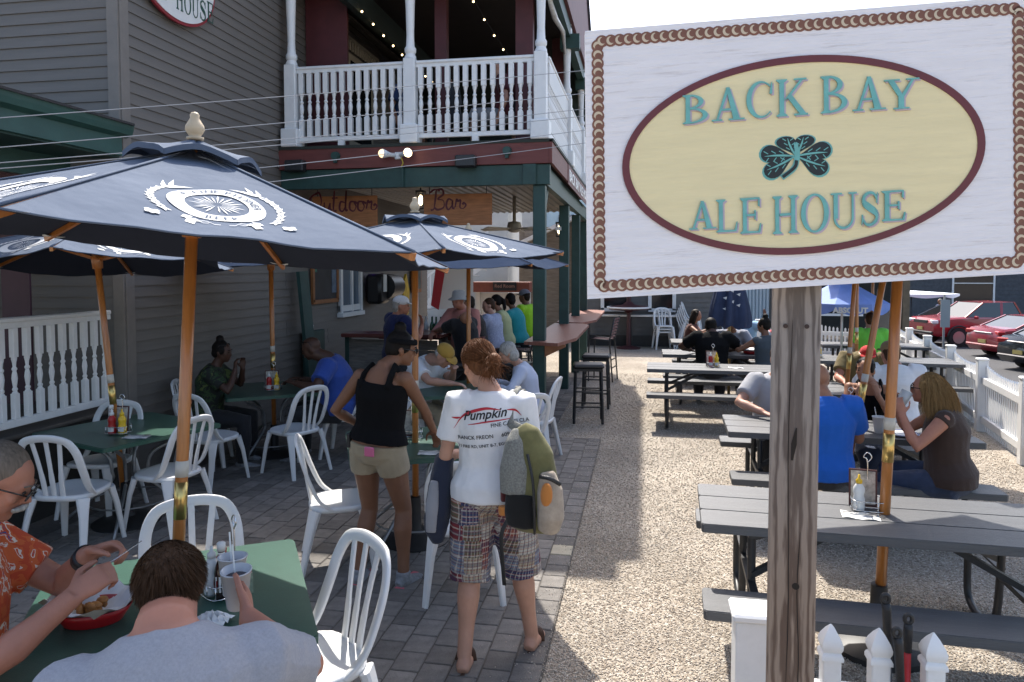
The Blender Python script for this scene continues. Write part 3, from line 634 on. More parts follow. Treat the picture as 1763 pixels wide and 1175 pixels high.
chair(-1.45, 5.75, (-.2, -1), 'white resin chair on the far side of the table the two women stand at')
chair(-1.15, 6.55, (-.75, .75), 'empty white resin chair in front of the grey haired woman')
chair(-1.12, 7.42, (-1, .1), 'white resin chair carrying the grey haired woman in pale blue')
chair(-2.55, 7.62, (1, .1), 'white resin chair carrying the man in the mustard cap')
chair(-2.48, 1.76, (.85, .5), 'white resin chair carrying the man in the orange patterned shirt')
chair(-1.07, 1.43, (-.585, .81), 'white resin chair under the man in the grey t-shirt')
for (x, y, f, n_, nm) in ((.52, 18.55, (.2, -1), 3, 'left'), (1.12, 18.7, (1, -.15), 5, 'right')):
    for k in range(n_): chair(x+f[0]*.03*k, y+f[1]*.03*k, f, 'white resin chair, number %s up in the %s stack by the far windows' % (('one', 'two', 'three', 'four', 'five')[k], nm), z=.075*k)

GTOP = M('green_tabletop', (.027, .088, .064), .33, spec=.55, var=.10, vs=14, bump=.12, bs=240, dirt=.12, ds=9, dirtcol=(.10, .17, .14))
def make_table():
    t = thing('patio_table', 'green table', 'table', group='green patio tables')
    s, r = .49, .03; pl = []
    for cx, cy, a0 in ((s-r, s-r, 0), (-s+r, s-r, 90), (-s+r, -s+r, 180), (s-r, -s+r, 270)):
        for k in range(5): a = R(a0+22.5*k); pl.append((cx+r*math.cos(a), cy+r*math.sin(a)))
    b = B(); b.prism(pl, .708, .734); b.prism([(x*.991, y*.991) for x, y in pl], .734, .740); b.build('tabletop', GTOP, t)
    for k in range(4):
        a = R(45+90*k); c, q = math.cos(a), math.sin(a)
        b = B(); b.tube(catmull([(c*.45, q*.45, .70), (c*.36, q*.36, .64), (c*.17, q*.17, .54), (c*.13, q*.13, .40), (c*.16, q*.16, .30), (c*.50, q*.50, .012)], 4), .0135, 8); b.build('leg', METAL, t, True)
    b = B(); b.tube([(.30*math.cos(2*PI*k/20), .30*math.sin(2*PI*k/20), .175) for k in range(21)], .007, 6); b.build('foot_ring', METAL, t, True)
    return t
tb0 = make_table(); tb0.location = (-1.76, 2.42, 0); tb0.rotation_euler = (0, 0, R(-58))
tb0['label'] = 'green square patio table in the foreground where two men are eating'
dup(tb0, (-4.02, 5.05, 0), R(-20), 'green patio table beside the white porch railing')
dup(tb0, (-3.88, 7.05, 0), R(35), 'green patio table against the sided wall where a couple sits')
dup(tb0, (-1.63, 5.02, 0), R(25), 'green patio table the two standing women lean towards')
dup(tb0, (-1.86, 7.45, 0), R(20), 'green patio table by the bar with the man in the mustard cap')

# ---- market umbrellas
NAVY = bpy.data.materials.new('navy_canvas'); NAVY.use_nodes = True
def navy(m):
    N, L, b = nodes_of(m); b.inputs['Base Color'].default_value = (.060, .085, .155, 1); b.inputs['Roughness'].default_value = .85; b.inputs['Sheen Weight'].default_value = .04; b.inputs['Sheen Roughness'].default_value = .4; b.inputs['Specular IOR Level'].default_value = .08
    tc = N.new('ShaderNodeTexCoord'); n = N.new('ShaderNodeTexNoise'); n.inputs['Scale'].default_value = 3.2; n.inputs['Detail'].default_value = 8; L.new(tc.outputs['Object'], n.inputs['Vector'])
    cr = N.new('ShaderNodeValToRGB'); cr.color_ramp.elements[0].position = .3; cr.color_ramp.elements[1].position = .75; cr.color_ramp.elements[0].color = (.090, .114, .160, 1); cr.color_ramp.elements[1].color = (.118, .145, .195, 1); L.new(n.outputs[0], cr.inputs[0]); L.new(cr.outputs[0], b.inputs['Base Color'])
    n2 = N.new('ShaderNodeTexNoise'); n2.inputs['Scale'].default_value = 600; L.new(tc.outputs['Object'], n2.inputs['Vector']); n3 = N.new('ShaderNodeTexNoise'); n3.inputs['Scale'].default_value = 5; n3.inputs['Detail'].default_value = 3; L.new(tc.outputs['Object'], n3.inputs['Vector'])
    b1 = N.new('ShaderNodeBump'); b1.inputs['Strength'].default_value = .25; b1.inputs['Distance'].default_value = .002; L.new(n2.outputs[0], b1.inputs['Height'])
    b2 = N.new('ShaderNodeBump'); b2.inputs['Strength'].default_value = .3; b2.inputs['Distance'].default_value = .05; L.new(n3.outputs[0], b2.inputs['Height']); L.new(b1.outputs[0], b2.inputs['Normal']); L.new(b2.outputs[0], b.inputs['Normal'])
navy(NAVY)
UNDERSHADE = M('navy_underside_shade', (.011, .016, .034), .8, var=.1, vs=4)  # darkened copy of the canvas: shade beneath the canopy is put into its colour
PRINT = M('white_print', (.64, .645, .64), .8, var=.08, vs=20); OAK = M('varnished_pole', (.42, .155, .035), .32, spec=.6, var=.22, vs=5, stretch=(9, 9, .8), coat=.3); BRASS = M('brass', (.72, .50, .17), .28, metal=.9); TAPE = M('paper_tape', (.55, .52, .46), .7, var=.15, vs=20); TURNED = M('turned_maple', (.55, .43, .28), .5, var=.15, vs=9)
LT = {}
def emblem(S_, parent, words):
    """printed roundel with wheat ears, laid on panel surface S_(ex, ey, lift)"""
    b = B(); n = 40
    def fl(poly, h): 
        v = [S_(x, y, h) for x, y in poly]; b.add(v, [tuple(range(len(v)))])
    E = lambda a, r: (1.0*r*math.cos(a), 1.06*r*math.sin(a))
    for k in range(n):
        a0, a1 = 2*PI*k/n, 2*PI*(k+1)/n; fl([E(a0, .150), E(a1, .150), E(a1, .098), E(a0, .098)], .003)
    for k in range(22):     # sheaf burst inside
        a = R(-75+330*k/21-15); l = .088 if k % 2 else .074
        fl([(.012*math.cos(a), .012*math.sin(a)), (l*.7*math.cos(a-.055), l*.7*math.sin(a-.055)), (l*math.cos(a), l*math.sin(a)), (l*.7*math.cos(a+.055), l*.7*math.sin(a+.055))], .003)
    for s_ in (-1, 1):
        for k in range(10):      # wheat ear
            a = R(-40+9.2*k); cx, cy = s_*(.195*math.cos(a)), .205*math.sin(a)
            for e in (-1, 1):
                d = a+PI/2+e*.55; 
                u = (s_*math.cos(d), math.sin(d)); w_ = (-u[1]*.0085, u[0]*.0085); L_ = .050 if k < 8 else .10; q = (cx+s_*e*.012*math.cos(a), cy+e*.012*math.sin(a))
                fl([q, (q[0]+u[0]*L_*.45+w_[0], q[1]+u[1]*L_*.45+w_[1]), (q[0]+u[0]*L_, q[1]+u[1]*L_), (q[0]+u[0]*L_*.45-w_[0], q[1]+u[1]*L_*.45-w_[1])], .003)
        hx, hy = s_*.185, -.155     # hop cone, leaves, tendril
        for k in range(9): 
            px, py = hx+s_*(.012*(k % 3)), hy-.011*(k//3)-.004*(k % 2); fl([(px+.0095*math.cos(t), py+.008*math.sin(t)) for t in np.linspace(0, 2*PI, 7)[:-1]], .003+.0003*k)
        for (lx, ly, la, ll) in ((.11, -.165, 200, .05), (.105, -.172, 250, .05), (.12, -.16, 150, .04)):
            d = R(la); u = (math.cos(d), math.sin(d)); w_ = (-u[1]*.017, u[0]*.017); fl([(s_*lx, ly), (s_*(lx+u[0]*ll*.5+w_[0]), ly+u[1]*ll*.5+w_[1]), (s_*(lx+u[0]*ll), ly+u[1]*ll), (s_*(lx+u[0]*ll*.5-w_[0]), ly+u[1]*ll*.5-w_[1])], .0032)
        pts = [(s_*(.055+.013*math.cos(t)), -.185+.011*math.sin(t)) for t in np.linspace(2.6, -3.4, 12)]+[(s_*.03, -.205), (s_*.012, -.208)]
        for p, q in zip(pts[:-1], pts[1:]): fl([(p[0], p[1]-.002), (q[0], q[1]-.002), (q[0], q[1]+.002), (p[0], p[1]+.002)], .0034)
    o = b.build('printed_emblem', PRINT, parent)
    if words:
        for s, r0, c0, st, up in (('A FINE', .112, 140, -11, 1), ('PILSNER', .112, 68, -11, 1), ('BEER', .137, -108, 12, -1)):
            for k, ch in enumerate(s):
                if ch == ' ': continue
                a = R(c0+st*k)
                me = text_mesh(ch, .036, 0, align='CENTER', bold=.0008); A = arr(me); bb = []
                th = a-PI/2 if up > 0 else a+PI/2
                for x, y, z in A:
                    X = x*math.cos(th)-y*math.sin(th); Y = x*math.sin(th)+y*math.cos(th); bb.append(S_(r0*math.cos(a)+X, 1.06*r0*math.sin(a)+Y, .0055))
                setarr(me, np.array([tuple(q) for q in bb])); me.materials.append(NAVY); put('printed_letter', me, o)
def umbrella(label, base, corners, apex, words=(), emb=(0, 1, 2, 3), pr=.024, zt=.74, foot=True, sag=.045, band=1.12):
    base = Vector((*base, 0)); C = [Vector(c)-base for c in corners]; ap = Vector(apex)-base-Vector((0, 0, .055))
    t = thing('market_umbrella', label, 'umbrella', base, group='navy market umbrellas')
    N_ = 14
    def surf(c0, c1, s, q, lift=0., sg=sag):
        e = c0.lerp(c1, s); p = ap.lerp(e, q); p = p-Vector((0, 0, 1))*(4*s*(1-s)*sg*q*(.35+.65*q)); p = p-((c0+c1)/2-Vector((ap.x, ap.y, c0.z))).normalized()*(4*s*(1-s)*.045*q*q)
        p = p+Vector((0, 0, 1))*(.0045*math.sin(s*21+c0.x*9)*q*q+.003*math.sin(q*17+s*8+c0.y*7)+.004*math.sin(s*7-q*9+c0.x*5))*math.sin(PI*s)
        nn = (c1-c0).cross(ap-c0).normalized()
        if nn.z < 0: nn = -nn
        return p+nn*lift
    can = None
    nC = len(C)
    for i in range(nC):
        c0, c1 = C[i], C[(i+1) % nC]; b = B()
        v = [surf(c0, c1, a/N_, (q/N_)) for q in range(N_+1) for a in range(N_+1)]; W = N_+1
        b.add(v, [(q*W+a, q*W+a+1, (q+1)*W+a+1, (q+1)*W+a) for q in range(N_) for a in range(N_)])
        pan = b.build('canopy_panel', NAVY, t, True)
        b = B(); b.add([p-Vector((0, 0, .005)) for p in v], [(q*W+a, q*W+a+1, (q+1)*W+a+1, (q+1)*W+a) for q in range(N_) for a in range(N_)]); b.build('lining', UNDERSHADE, pan, True)  # added sheet under the canvas, painted dark as canopy shade
        b = B(); b.tube([surf(c0, c1, a/N_, 1.0) for a in range(N_+1)], .0035, 6); b.build('hem', NAVY, pan, True)
        b = B(); b.tube([surf(c0, c1, 0, q/6, .003) for q in range(7)], [(.009, .004)]*7, 6); b.build('seam', NAVY, pan, True)
        if i in emb:
            el_ = (c1-c0).length; hl_ = ((c0+c1)/2-ap).length
            def S_(x, y, h, c0=c0, c1=c1, el_=el_, hl_=hl_):
                q = .70-y/hl_; return surf(c0, c1, .5+x/(el_*q), q, h)
            emblem(S_, pan, i in words)
        # vent flap: raised, arched between ribs
        b = B(); v = []
        for q in range(5):
            for a in range(9):
                s = a/8; p = surf(c0, c1, s, .01+.22*q/4, .004, 0); p.z += (.024+.010*q/4)+.034*4*s*(1-s)*(q/4)**2+.012*(1-q/4); v.append(p)
        b.add(v, [(q*9+a, q*9+a+1, (q+1)*9+a+1, (q+1)*9+a) for q in range(4) for a in range(8)]); 
        b.add([v[36+a] for a in range(9)]+[v[36+a]-Vector((0, 0, .022)) for a in range(9)], [(a, a+1, 10+a, 9+a) for a in range(8)]); b.build('vent_flap', NAVY, t, True)
        b = B(); b.bar(ap.lerp(C[i], .04)-Vector((0, 0, .02)), C[i]-Vector((0, 0, .016)), .018, .026); rib = b.build('rib', OAK, t)
        m = ap.lerp(C[i], .42)-Vector((0, 0, .03)); hub = Vector((ap.x*.8, ap.y*.8, ap.z-.29))
        b = B(); b.bar(hub, m, .016, .022); b.build('strut', OAK, rib)
        d = (C[i]-ap).normalized(); e1 = (C[(i+1) % nC]-C[i]).normalized(); e2 = (C[(i-1) % nC]-C[i]).normalized(); q0 = C[i]-Vector((0, 0, .004))
        b = B(); b.add([q0+d*.012, q0+e1*.07, q0+e1*.055-d*.055-Vector((0, 0, .012)), q0-d*.06-Vector((0, 0, .02)), q0+e2*.055-d*.055-Vector((0, 0, .012)), q0+e2*.07], [(0, 1, 2, 3, 4, 5)]); b.build('corner_pocket', PRINT, pan)
    top = ap+Vector((0, 0, .055)); b = B(); b.tube([(0, 0, .06), ap*.5+Vector((0, 0, 0)), ap-Vector((0, 0, .0))], pr, 12); pole = b.build('pole', OAK, t, True)
    b = B(); ax = ap.normalized()
    for zz, dz, rr, nm in ((band-.16, .15, pr*1.06, 0),): b.tube([ax*zz, ax*(zz+dz)], rr, 12)
    b.build('brass_ferrule', BRASS, pole, True)
    b = B(); b.tube([ax*(band+.01), ax*(band+.075)], pr*1.05, 12); b.build('tape_band', TAPE, pole, True)
    b = B(); b.tube([ax*(ap.z-.35), ax*(ap.z-.27), ax*(ap.z-.24)], [.036, .042, .030], 12); b.build('hub', OAK, t, True)
    r = 1.; b = B(); b.lathe([(.026, 0), (.034, .005), (.034, .012), (.021, .017), (.028, .026), (.038, .042), (.036, .057), (.025, .075), (.017, .090), (.019, .101), (.012, .111), (.002, .114)], 16, top-Vector((0, 0, .018))); b.build('finial', TURNED, t, True)
    if foot: b = B(); b.lathe([(.25, 0), (.25, .03), (.20, .055), (.06, .075), (.045, .10), (.04, .34), (.03, .345)], 24); b.build('base', M('black_iron', (.02, .02, .021), .5, var=.3, vs=9), t, 40)
    return t
umbrella('open navy beer umbrella over the front table, its printed roundel facing the viewer', (-1.86, 2.52), [(-.73, 2.24, 2.057), (-.92, 3.34, 2.01), (-1.97, 3.72, 2.03), (-2.82, 3.01, 2.165), (-2.63, 1.91, 2.2), (-1.58, 1.53, 2.155)], (-1.785, 2.66, 2.54), words=(5,), emb=(5, 4, 0), band=1.16, sag=.02)
def ring(cx, cy, z, r, phi, lean=(0, 0), n=6): return [(cx+r*math.cos(phi+k*2*PI/n), cy+r*math.sin(phi+k*2*PI/n), z+lean[0]*math.cos(phi+k*2*PI/n)+lean[1]*math.sin(phi+k*2*PI/n)) for k in range(n)]
umbrella('open navy umbrella over the table the two women stand at, roundel towards the bar', (-1.63, 5.0), ring(-1.63, 5.02, 2.125, 1.09, -.054), (-1.63, 5.03, 2.43), emb=(5, 4, 0))
umbrella('open navy umbrella over the table nearest the bar', (-1.90, 7.75), ring(-1.90, 7.78, 2.06, 1.12, .30), (-1.90, 7.76, 2.42), emb=())
umbrella('open navy umbrella over the porch table, leaning, in the shade of the front umbrella', (-3.98, 4.95), ring(-4.10, 4.87, 2.06, 1.05, -1.12, (.03, -.08)), (-4.13, 4.85, 2.42), emb=(0, 5))
umbrella('open navy umbrella over the couple\'s table by the sided wall', (-3.88, 7.08), ring(-3.75, 6.95, 2.08, 1.08, -.95), (-3.86, 7.02, 2.40), emb=(5, 0))
# ================================================================ PICNIC SIDE
PLANK = M('recycled_plank', (.085, .087, .091), .5, spec=.5, var=.12, vs=3, stretch=(.6, 10, 10), bump=.35, bs=30, dirt=.2, ds=4, dirtcol=(.17, .165, .155))
FRAME = M('black_frame', (.022, .023, .025), .45, var=.2, vs=20)
def plank(L, w, th=.042, notch=False):
    b = B(); r = .035; x = L/2; y = w/2
    p = [(-x+.012, -y), (x-.012, -y), (x, -y+.012), (x, y-.012), (x-.012, y), (-x+.012, y), (-x, y-.012), (-x, -y+.012)]
    b.prism([(q*.998, s*.985) for q, s in p], -th/2, -th/2+.004); b.prism(p, -th/2+.004, th/2-.004); b.prism([(q*.998, s*.97) for q, s in p], th/2-.004, th/2); return b.mesh('plank', PLANK)
LT_ = 1.83
PM = {w: plank(LT_, w, .046) for w in (.231, .25)}
def make_picnic():
    t = thing('picnic_table', 'picnic', 'table', group='dark grey picnic tables')
    for k in range(3):
        put('top_plank', PM[.231], t, (0, -.236+.236*k, .70))
    for s in (-1, 1):
        put('bench_plank', PM[.25], t, (0, s*.598, .428))
    for sx in (-1, 1):
        x = sx*.66
        for s in (-1, 1):
            b = B(); b.tube(catmull([(x, s*.22, .675), (x, s*.23, .40), (x, s*.27, .12), (x, s*.40, .03), (x, s*.56, .025), (x, s*.66, .10), (x, s*.665, .40)], 5), .021, 8); b.build('leg', FRAME, t, True)
            b = B(); b.bar((x, s*.24, .44), (x-sx*.45, s*.1, .665), .03, .03); b.build('brace', FRAME, t)
            b = B(); b.bar((x, s*.22, .402), (x, s*.66, .402), .04, .012); b.build('bench_bracket', FRAME, t)
        b = B(); b.bar((x, -.33, .668), (x, .33, .668), .05, .02); b.bar((x, -.25, .36), (x, .25, .36), .03, .03); b.build('crossbar', FRAME, t)
    return t
pt0 = make_picnic(); pt0.location = (1.23, 4.0, 0); pt0.rotation_euler = (0, 0, R(-2.5)); pt0['label'] = 'empty dark grey picnic table nearest the viewer, behind the wooden post'
for x, y, rz, l in ((1.60, 6.17, -2, 'dark grey picnic table where the blonde woman is drinking'), (.98, 9.75, -1, 'empty dark grey picnic table with a condiment caddy, in front of the seated group'),
                    (1.22, 11.45, 0, 'dark grey picnic table where the man in black and the woman in pink sit'), (1.42, 13.3, 0, 'farthest dark grey picnic table on the left, by the woman in the sun'),
                    (2.08, 8.15, -2, 'dark grey picnic table where the man in the red cap sits'), (3.4, 11.0, -4, 'dark grey picnic table holding an upright menu, near the white fence'), (3.95, 13.2, -4, 'dark grey picnic table with the person in lime green')):
    dup(pt0, (x, y, 0), R(rz), l)
# umbrellas of the picnic side: their canopies open above, behind the sign
umbrella('umbrella with thick orange pole through the nearest picnic table', (1.24, 4.02), ring(1.30, 4.0, 2.12, 1.05, .4), (1.30, 4.0, 2.5), emb=(), pr=.027, band=1.16)
umbrella('umbrella with leaning orange pole at the blonde woman\'s table', (1.60, 6.2), ring(1.98, 6.2, 2.12, 1.0, .3), (1.96, 6.2, 2.45), emb=(), pr=.026, band=1.1)
umbrella('umbrella with orange pole at the red cap man\'s picnic table', (2.13, 8.2), ring(2.24, 8.2, 2.12, 1.0, .3), (2.24, 8.2, 2.45), emb=(), band=1.1)
umbrella('umbrella with thin orange pole behind the red cap man', (3.03, 11.0), ring(3.0, 11.0, 2.2, 1.0, .3), (3.0, 11.0, 2.5), emb=(), band=1.1)
umbrella('umbrella with orange pole beside the grey utility cabinet', (3.86, 13.2), ring(3.86, 13.2, 2.2, 1.0, .3), (3.86, 13.2, 2.5), emb=(), band=1.1)
# closed umbrella: folded cloth hanging round its pole
t = thing('closed_umbrella', 'closed navy umbrella hanging in folds around its pole', 'umbrella', (1.33, 11.6, 0))
b = B(); n = 40; v = []
for i, (z, r) in enumerate(((2.55, .03), (2.3, .09), (2.0, .14), (1.7, .19), (1.45, .24), (1.22, .27), (1.12, .26))):
    for k in range(n): a = 2*PI*k/n; q = r*(1+.28*math.sin(a*7+i*.25)*min(1, i/2)); v.append((q*math.cos(a), q*math.sin(a), z+.03*math.sin(a*7) if i > 4 else z))
b.add(v, [(i*n+k, (i+1)*n+k, (i+1)*n+(k+1) % n, i*n+(k+1) % n) for i in range(6) for k in range(n)]); b.build('folded_canopy', M('navy_folded', (.035, .05, .105), .8, var=.2, vs=5), t, True)
b = B(); b.tube([(0, 0, 0), (0, 0, 2.6)], .022, 10); b.build('pole', M('pale_brass_pole', (.55, .42, .2), .35, metal=.5), t, True)
b = B()
for k in range(9):
    a = -PI/2+.5*math.sin(k*2.1); z = 1.85-.055*k; r = .235; b.add([(r*math.cos(a)-.03, r*math.sin(a)-.02, z), (r*math.cos(a)+.03, r*math.sin(a)-.02, z+.02), (r*math.cos(a)+.02, r*math.sin(a)-.022, z-.03)], [(0, 1, 2)])
b.build('printed_emblem', PRINT, t)
# pale blue umbrella with lettered valance, white umbrella in the lot
def valance_umbrella(label, x, y, zr, r, mat, word, poleM, z0, pk=.42):
    t = thing('valance_umbrella', label, 'umbrella', (x, y, z0)); n = 8; top = Vector((0, 0, zr+pk)); 
    for k in range(n):
        a0, a1 = 2*PI*k/n+.39, 2*PI*(k+1)/n+.39; p = Vector((r*math.cos(a0), r*math.sin(a0), zr)); q = Vector((r*math.cos(a1), r*math.sin(a1), zr)); b = B()
        b.add([top, p, q], [(0, 1, 2)]); m = 8; up_ = [p.lerp(q, i/m) for i in range(m+1)]; lo = [u-Vector((0, 0, .09+.09*math.sin(PI*i/m))) for i, u in enumerate(up_)]
        b.add(up_+lo, [(i, i+1, m+2+i, m+1+i) for i in range(m)]); b.build('canopy_panel', mat, t)
    b = B(); b.tube([(0, 0, 0), (0, 0, zr+pk+.02)], .02, 8); b.build('pole', poleM, t, True)
    if word:
        me = text_mesh(word, .12, .003, bold=.006, align='CENTER'); a = arr(me); setarr(me, np.stack([a[:, 0], a[:, 2], a[:, 1]], 1)); me.materials.append(PRINT); put('lettering', me, t, (-.05, -r*.925-.012, zr-.135))
    return t
valance_umbrella('pale blue umbrella with white lettering on its scalloped edge, below the sign', 3.30, 12.9, 1.45, .72, M('periwinkle', (.17, .27, .62), .7, var=.08, vs=6), 'ABSOLUT', M('white_paint', (.8, .8, .8)), 0)
valance_umbrella('white umbrella on a dark pole beyond the picket fence', 12.2, 36.0, 1.98, 1.9, M('white_canvas', (.72, .76, .8), .7), None, FRAME, -1.05, .12)

# ---- white fences
def picket_mesh(h, w=.04):
    b = B(); b.prism([(-w/2, 0), (w/2, 0), (w/2, h-.03), (0, h), (-w/2, h-.03)], -.01, .01, lambda x, y, z: (x, z, y)); return b.mesh('picket', WHITE)
def fence(label, p0, p1, npan, h, sw=.06):
    p0 = Vector(p0); p1 = Vector(p1); t = thing('picket_fence', label, 'fence', (p0.x, p0.y, 0), math.atan2(p1.y-p0.y, p1.x-p0.x)); L = (p1-p0).length; pl = L/npan; ms = {}
    for i in range(npan+1):
        b = B(); b.box((i*pl, 0, (h+.04)/2), (.115, .115, h+.04), bev=.006); b.box((i*pl, 0, h+.055), (.13, .13, .03), bev=.01); b.build('fence_post', WHITE, t)
        if i == npan: break
        for z in (.16, h-.2): b = B(); b.box(((i+.5)*pl, 0, z), (pl-.115, .04, .085), bev=.005); b.build('rail', WHITE, t)
        n = int((pl-.13)/.078)
        for k in range(n):
            u = (k+.5)/n; hh = round(h-.08-sw*4*u*(1-u)*-1*-1+.06, 3); 
            if hh not in ms: ms[hh] = picket_mesh(hh)
            put('picket', ms[hh], t, (i*pl+.065+u*(pl-.13), -.028, .02))
fence('long white picket fence between the gravel yard and the parked cars', (3.60, 6.5), (5.22, 16.3), 6, .84)
fence('short white picket fence across the far end of the yard', (2.6, 17.2), (5.0, 16.6), 2, .80)
# near fence at the foot of the sign: box post and three gothic pickets
t = thing('foreground_fence', 'white vinyl fence with pointed picket caps at the foot of the sign post', 'fence', (.40, 2.66, 0))
b = B(); b.box((0, .03, .37), (.125, .125, .74), bev=.004); b.box((0, .03, .755), (.15, .15, .03), bev=.008); b.build('fence_post', WHITE, t)
CAPM = None
for x in (.265, .425, .60):
    b = B(); b.box((x, 0, .315), (.062, .062, .63), bev=.005); pk = b.build('picket', WHITE, t)
    b = B(); a = .036; b.lathe([(a*1.02, 0), (a*1.02, .012), (a*.92, .02), (a*.78, .026), (a*.96, .042), (a*.98, .055), (a*.80, .075), (a*.42, .10), (a*.06, .118)], 4, (x, 0, .628), sq=True); b.build('gothic_cap', WHITE, pk, 28)
for z in (.2, .5): b = B(); b.box((.36, .0, z), (.60, .04, .07), bev=.005); b.build('rail', WHITE, t)
RUB = M('black_grip', (.015, .015, .016), .5, bump=.3, bs=90)
for x, y, z, col, l, lean in ((.862, 2.60, .775, None, 'black ribbed tool handle leaning on the picket fence', .02), (.868, 2.74, .83, None, 'taller black tool handle behind the pickets', .015), (.925, 2.68, .79, (.45, .02, .02), 'tool handle with black grip on a red shaft by the pickets', 0)):
    t = thing('tool_handle', l, 'tool', (x, y, 0), group='garden tool handles'); b = B()
    gl = .13 if col else .26; pts = [(lean, 0, z-gl), (lean*.3, 0, z-.05), (0, 0, z-.03)]; b.tube(pts, [.013, .016, .015], 10)
    b.tube([(0, 0, z-.035)]+[(.014*math.cos(q)*.9, 0, z-.012+.016*math.sin(q)) for q in np.linspace(-PI/2, 1.5*PI, 12)], .0075, 8); b.build('grip', RUB, t, True)
    b = B(); b.tube([(lean*2.2, 0, .02), (lean, 0, z-gl+.005)], .0115, 10); b.build('shaft', M('red_shaft', col, .35) if col else M('dark_shaft', (.03, .03, .03), .5), t, True)
# street sign pole, cabinet
t = thing('sign_pole_back', 'grey steel street sign seen edge-on beyond the fence', 'sign', (10.2, 27.0, gz(10.2, 27.0))); b = B(); b.box((0, 0, 1.1), (.06, .04, 2.2)); b.build('pole', METAL, t); b = B(); b.box((.03, -.03, 1.55), (.30, .02, .95)); b.build('plate', M('back_of_sign', (.30, .33, .34), .5), t)
t = thing('utility_cabinet', 'grey brown utility cabinet standing at the end of the yard', 'cabinet', (4.72, 15.6, 0)); b = B(); b.box((0, 0, .62), (.44, .4, 1.24), bev=.01); b.build('body', M('cabinet_brown', (.10, .092, .082), .6, var=.1), t); b = B(); b.box((0, 0, 1.255), (.47, .43, .03), bev=.008); b.build('lid', TRIM, t)
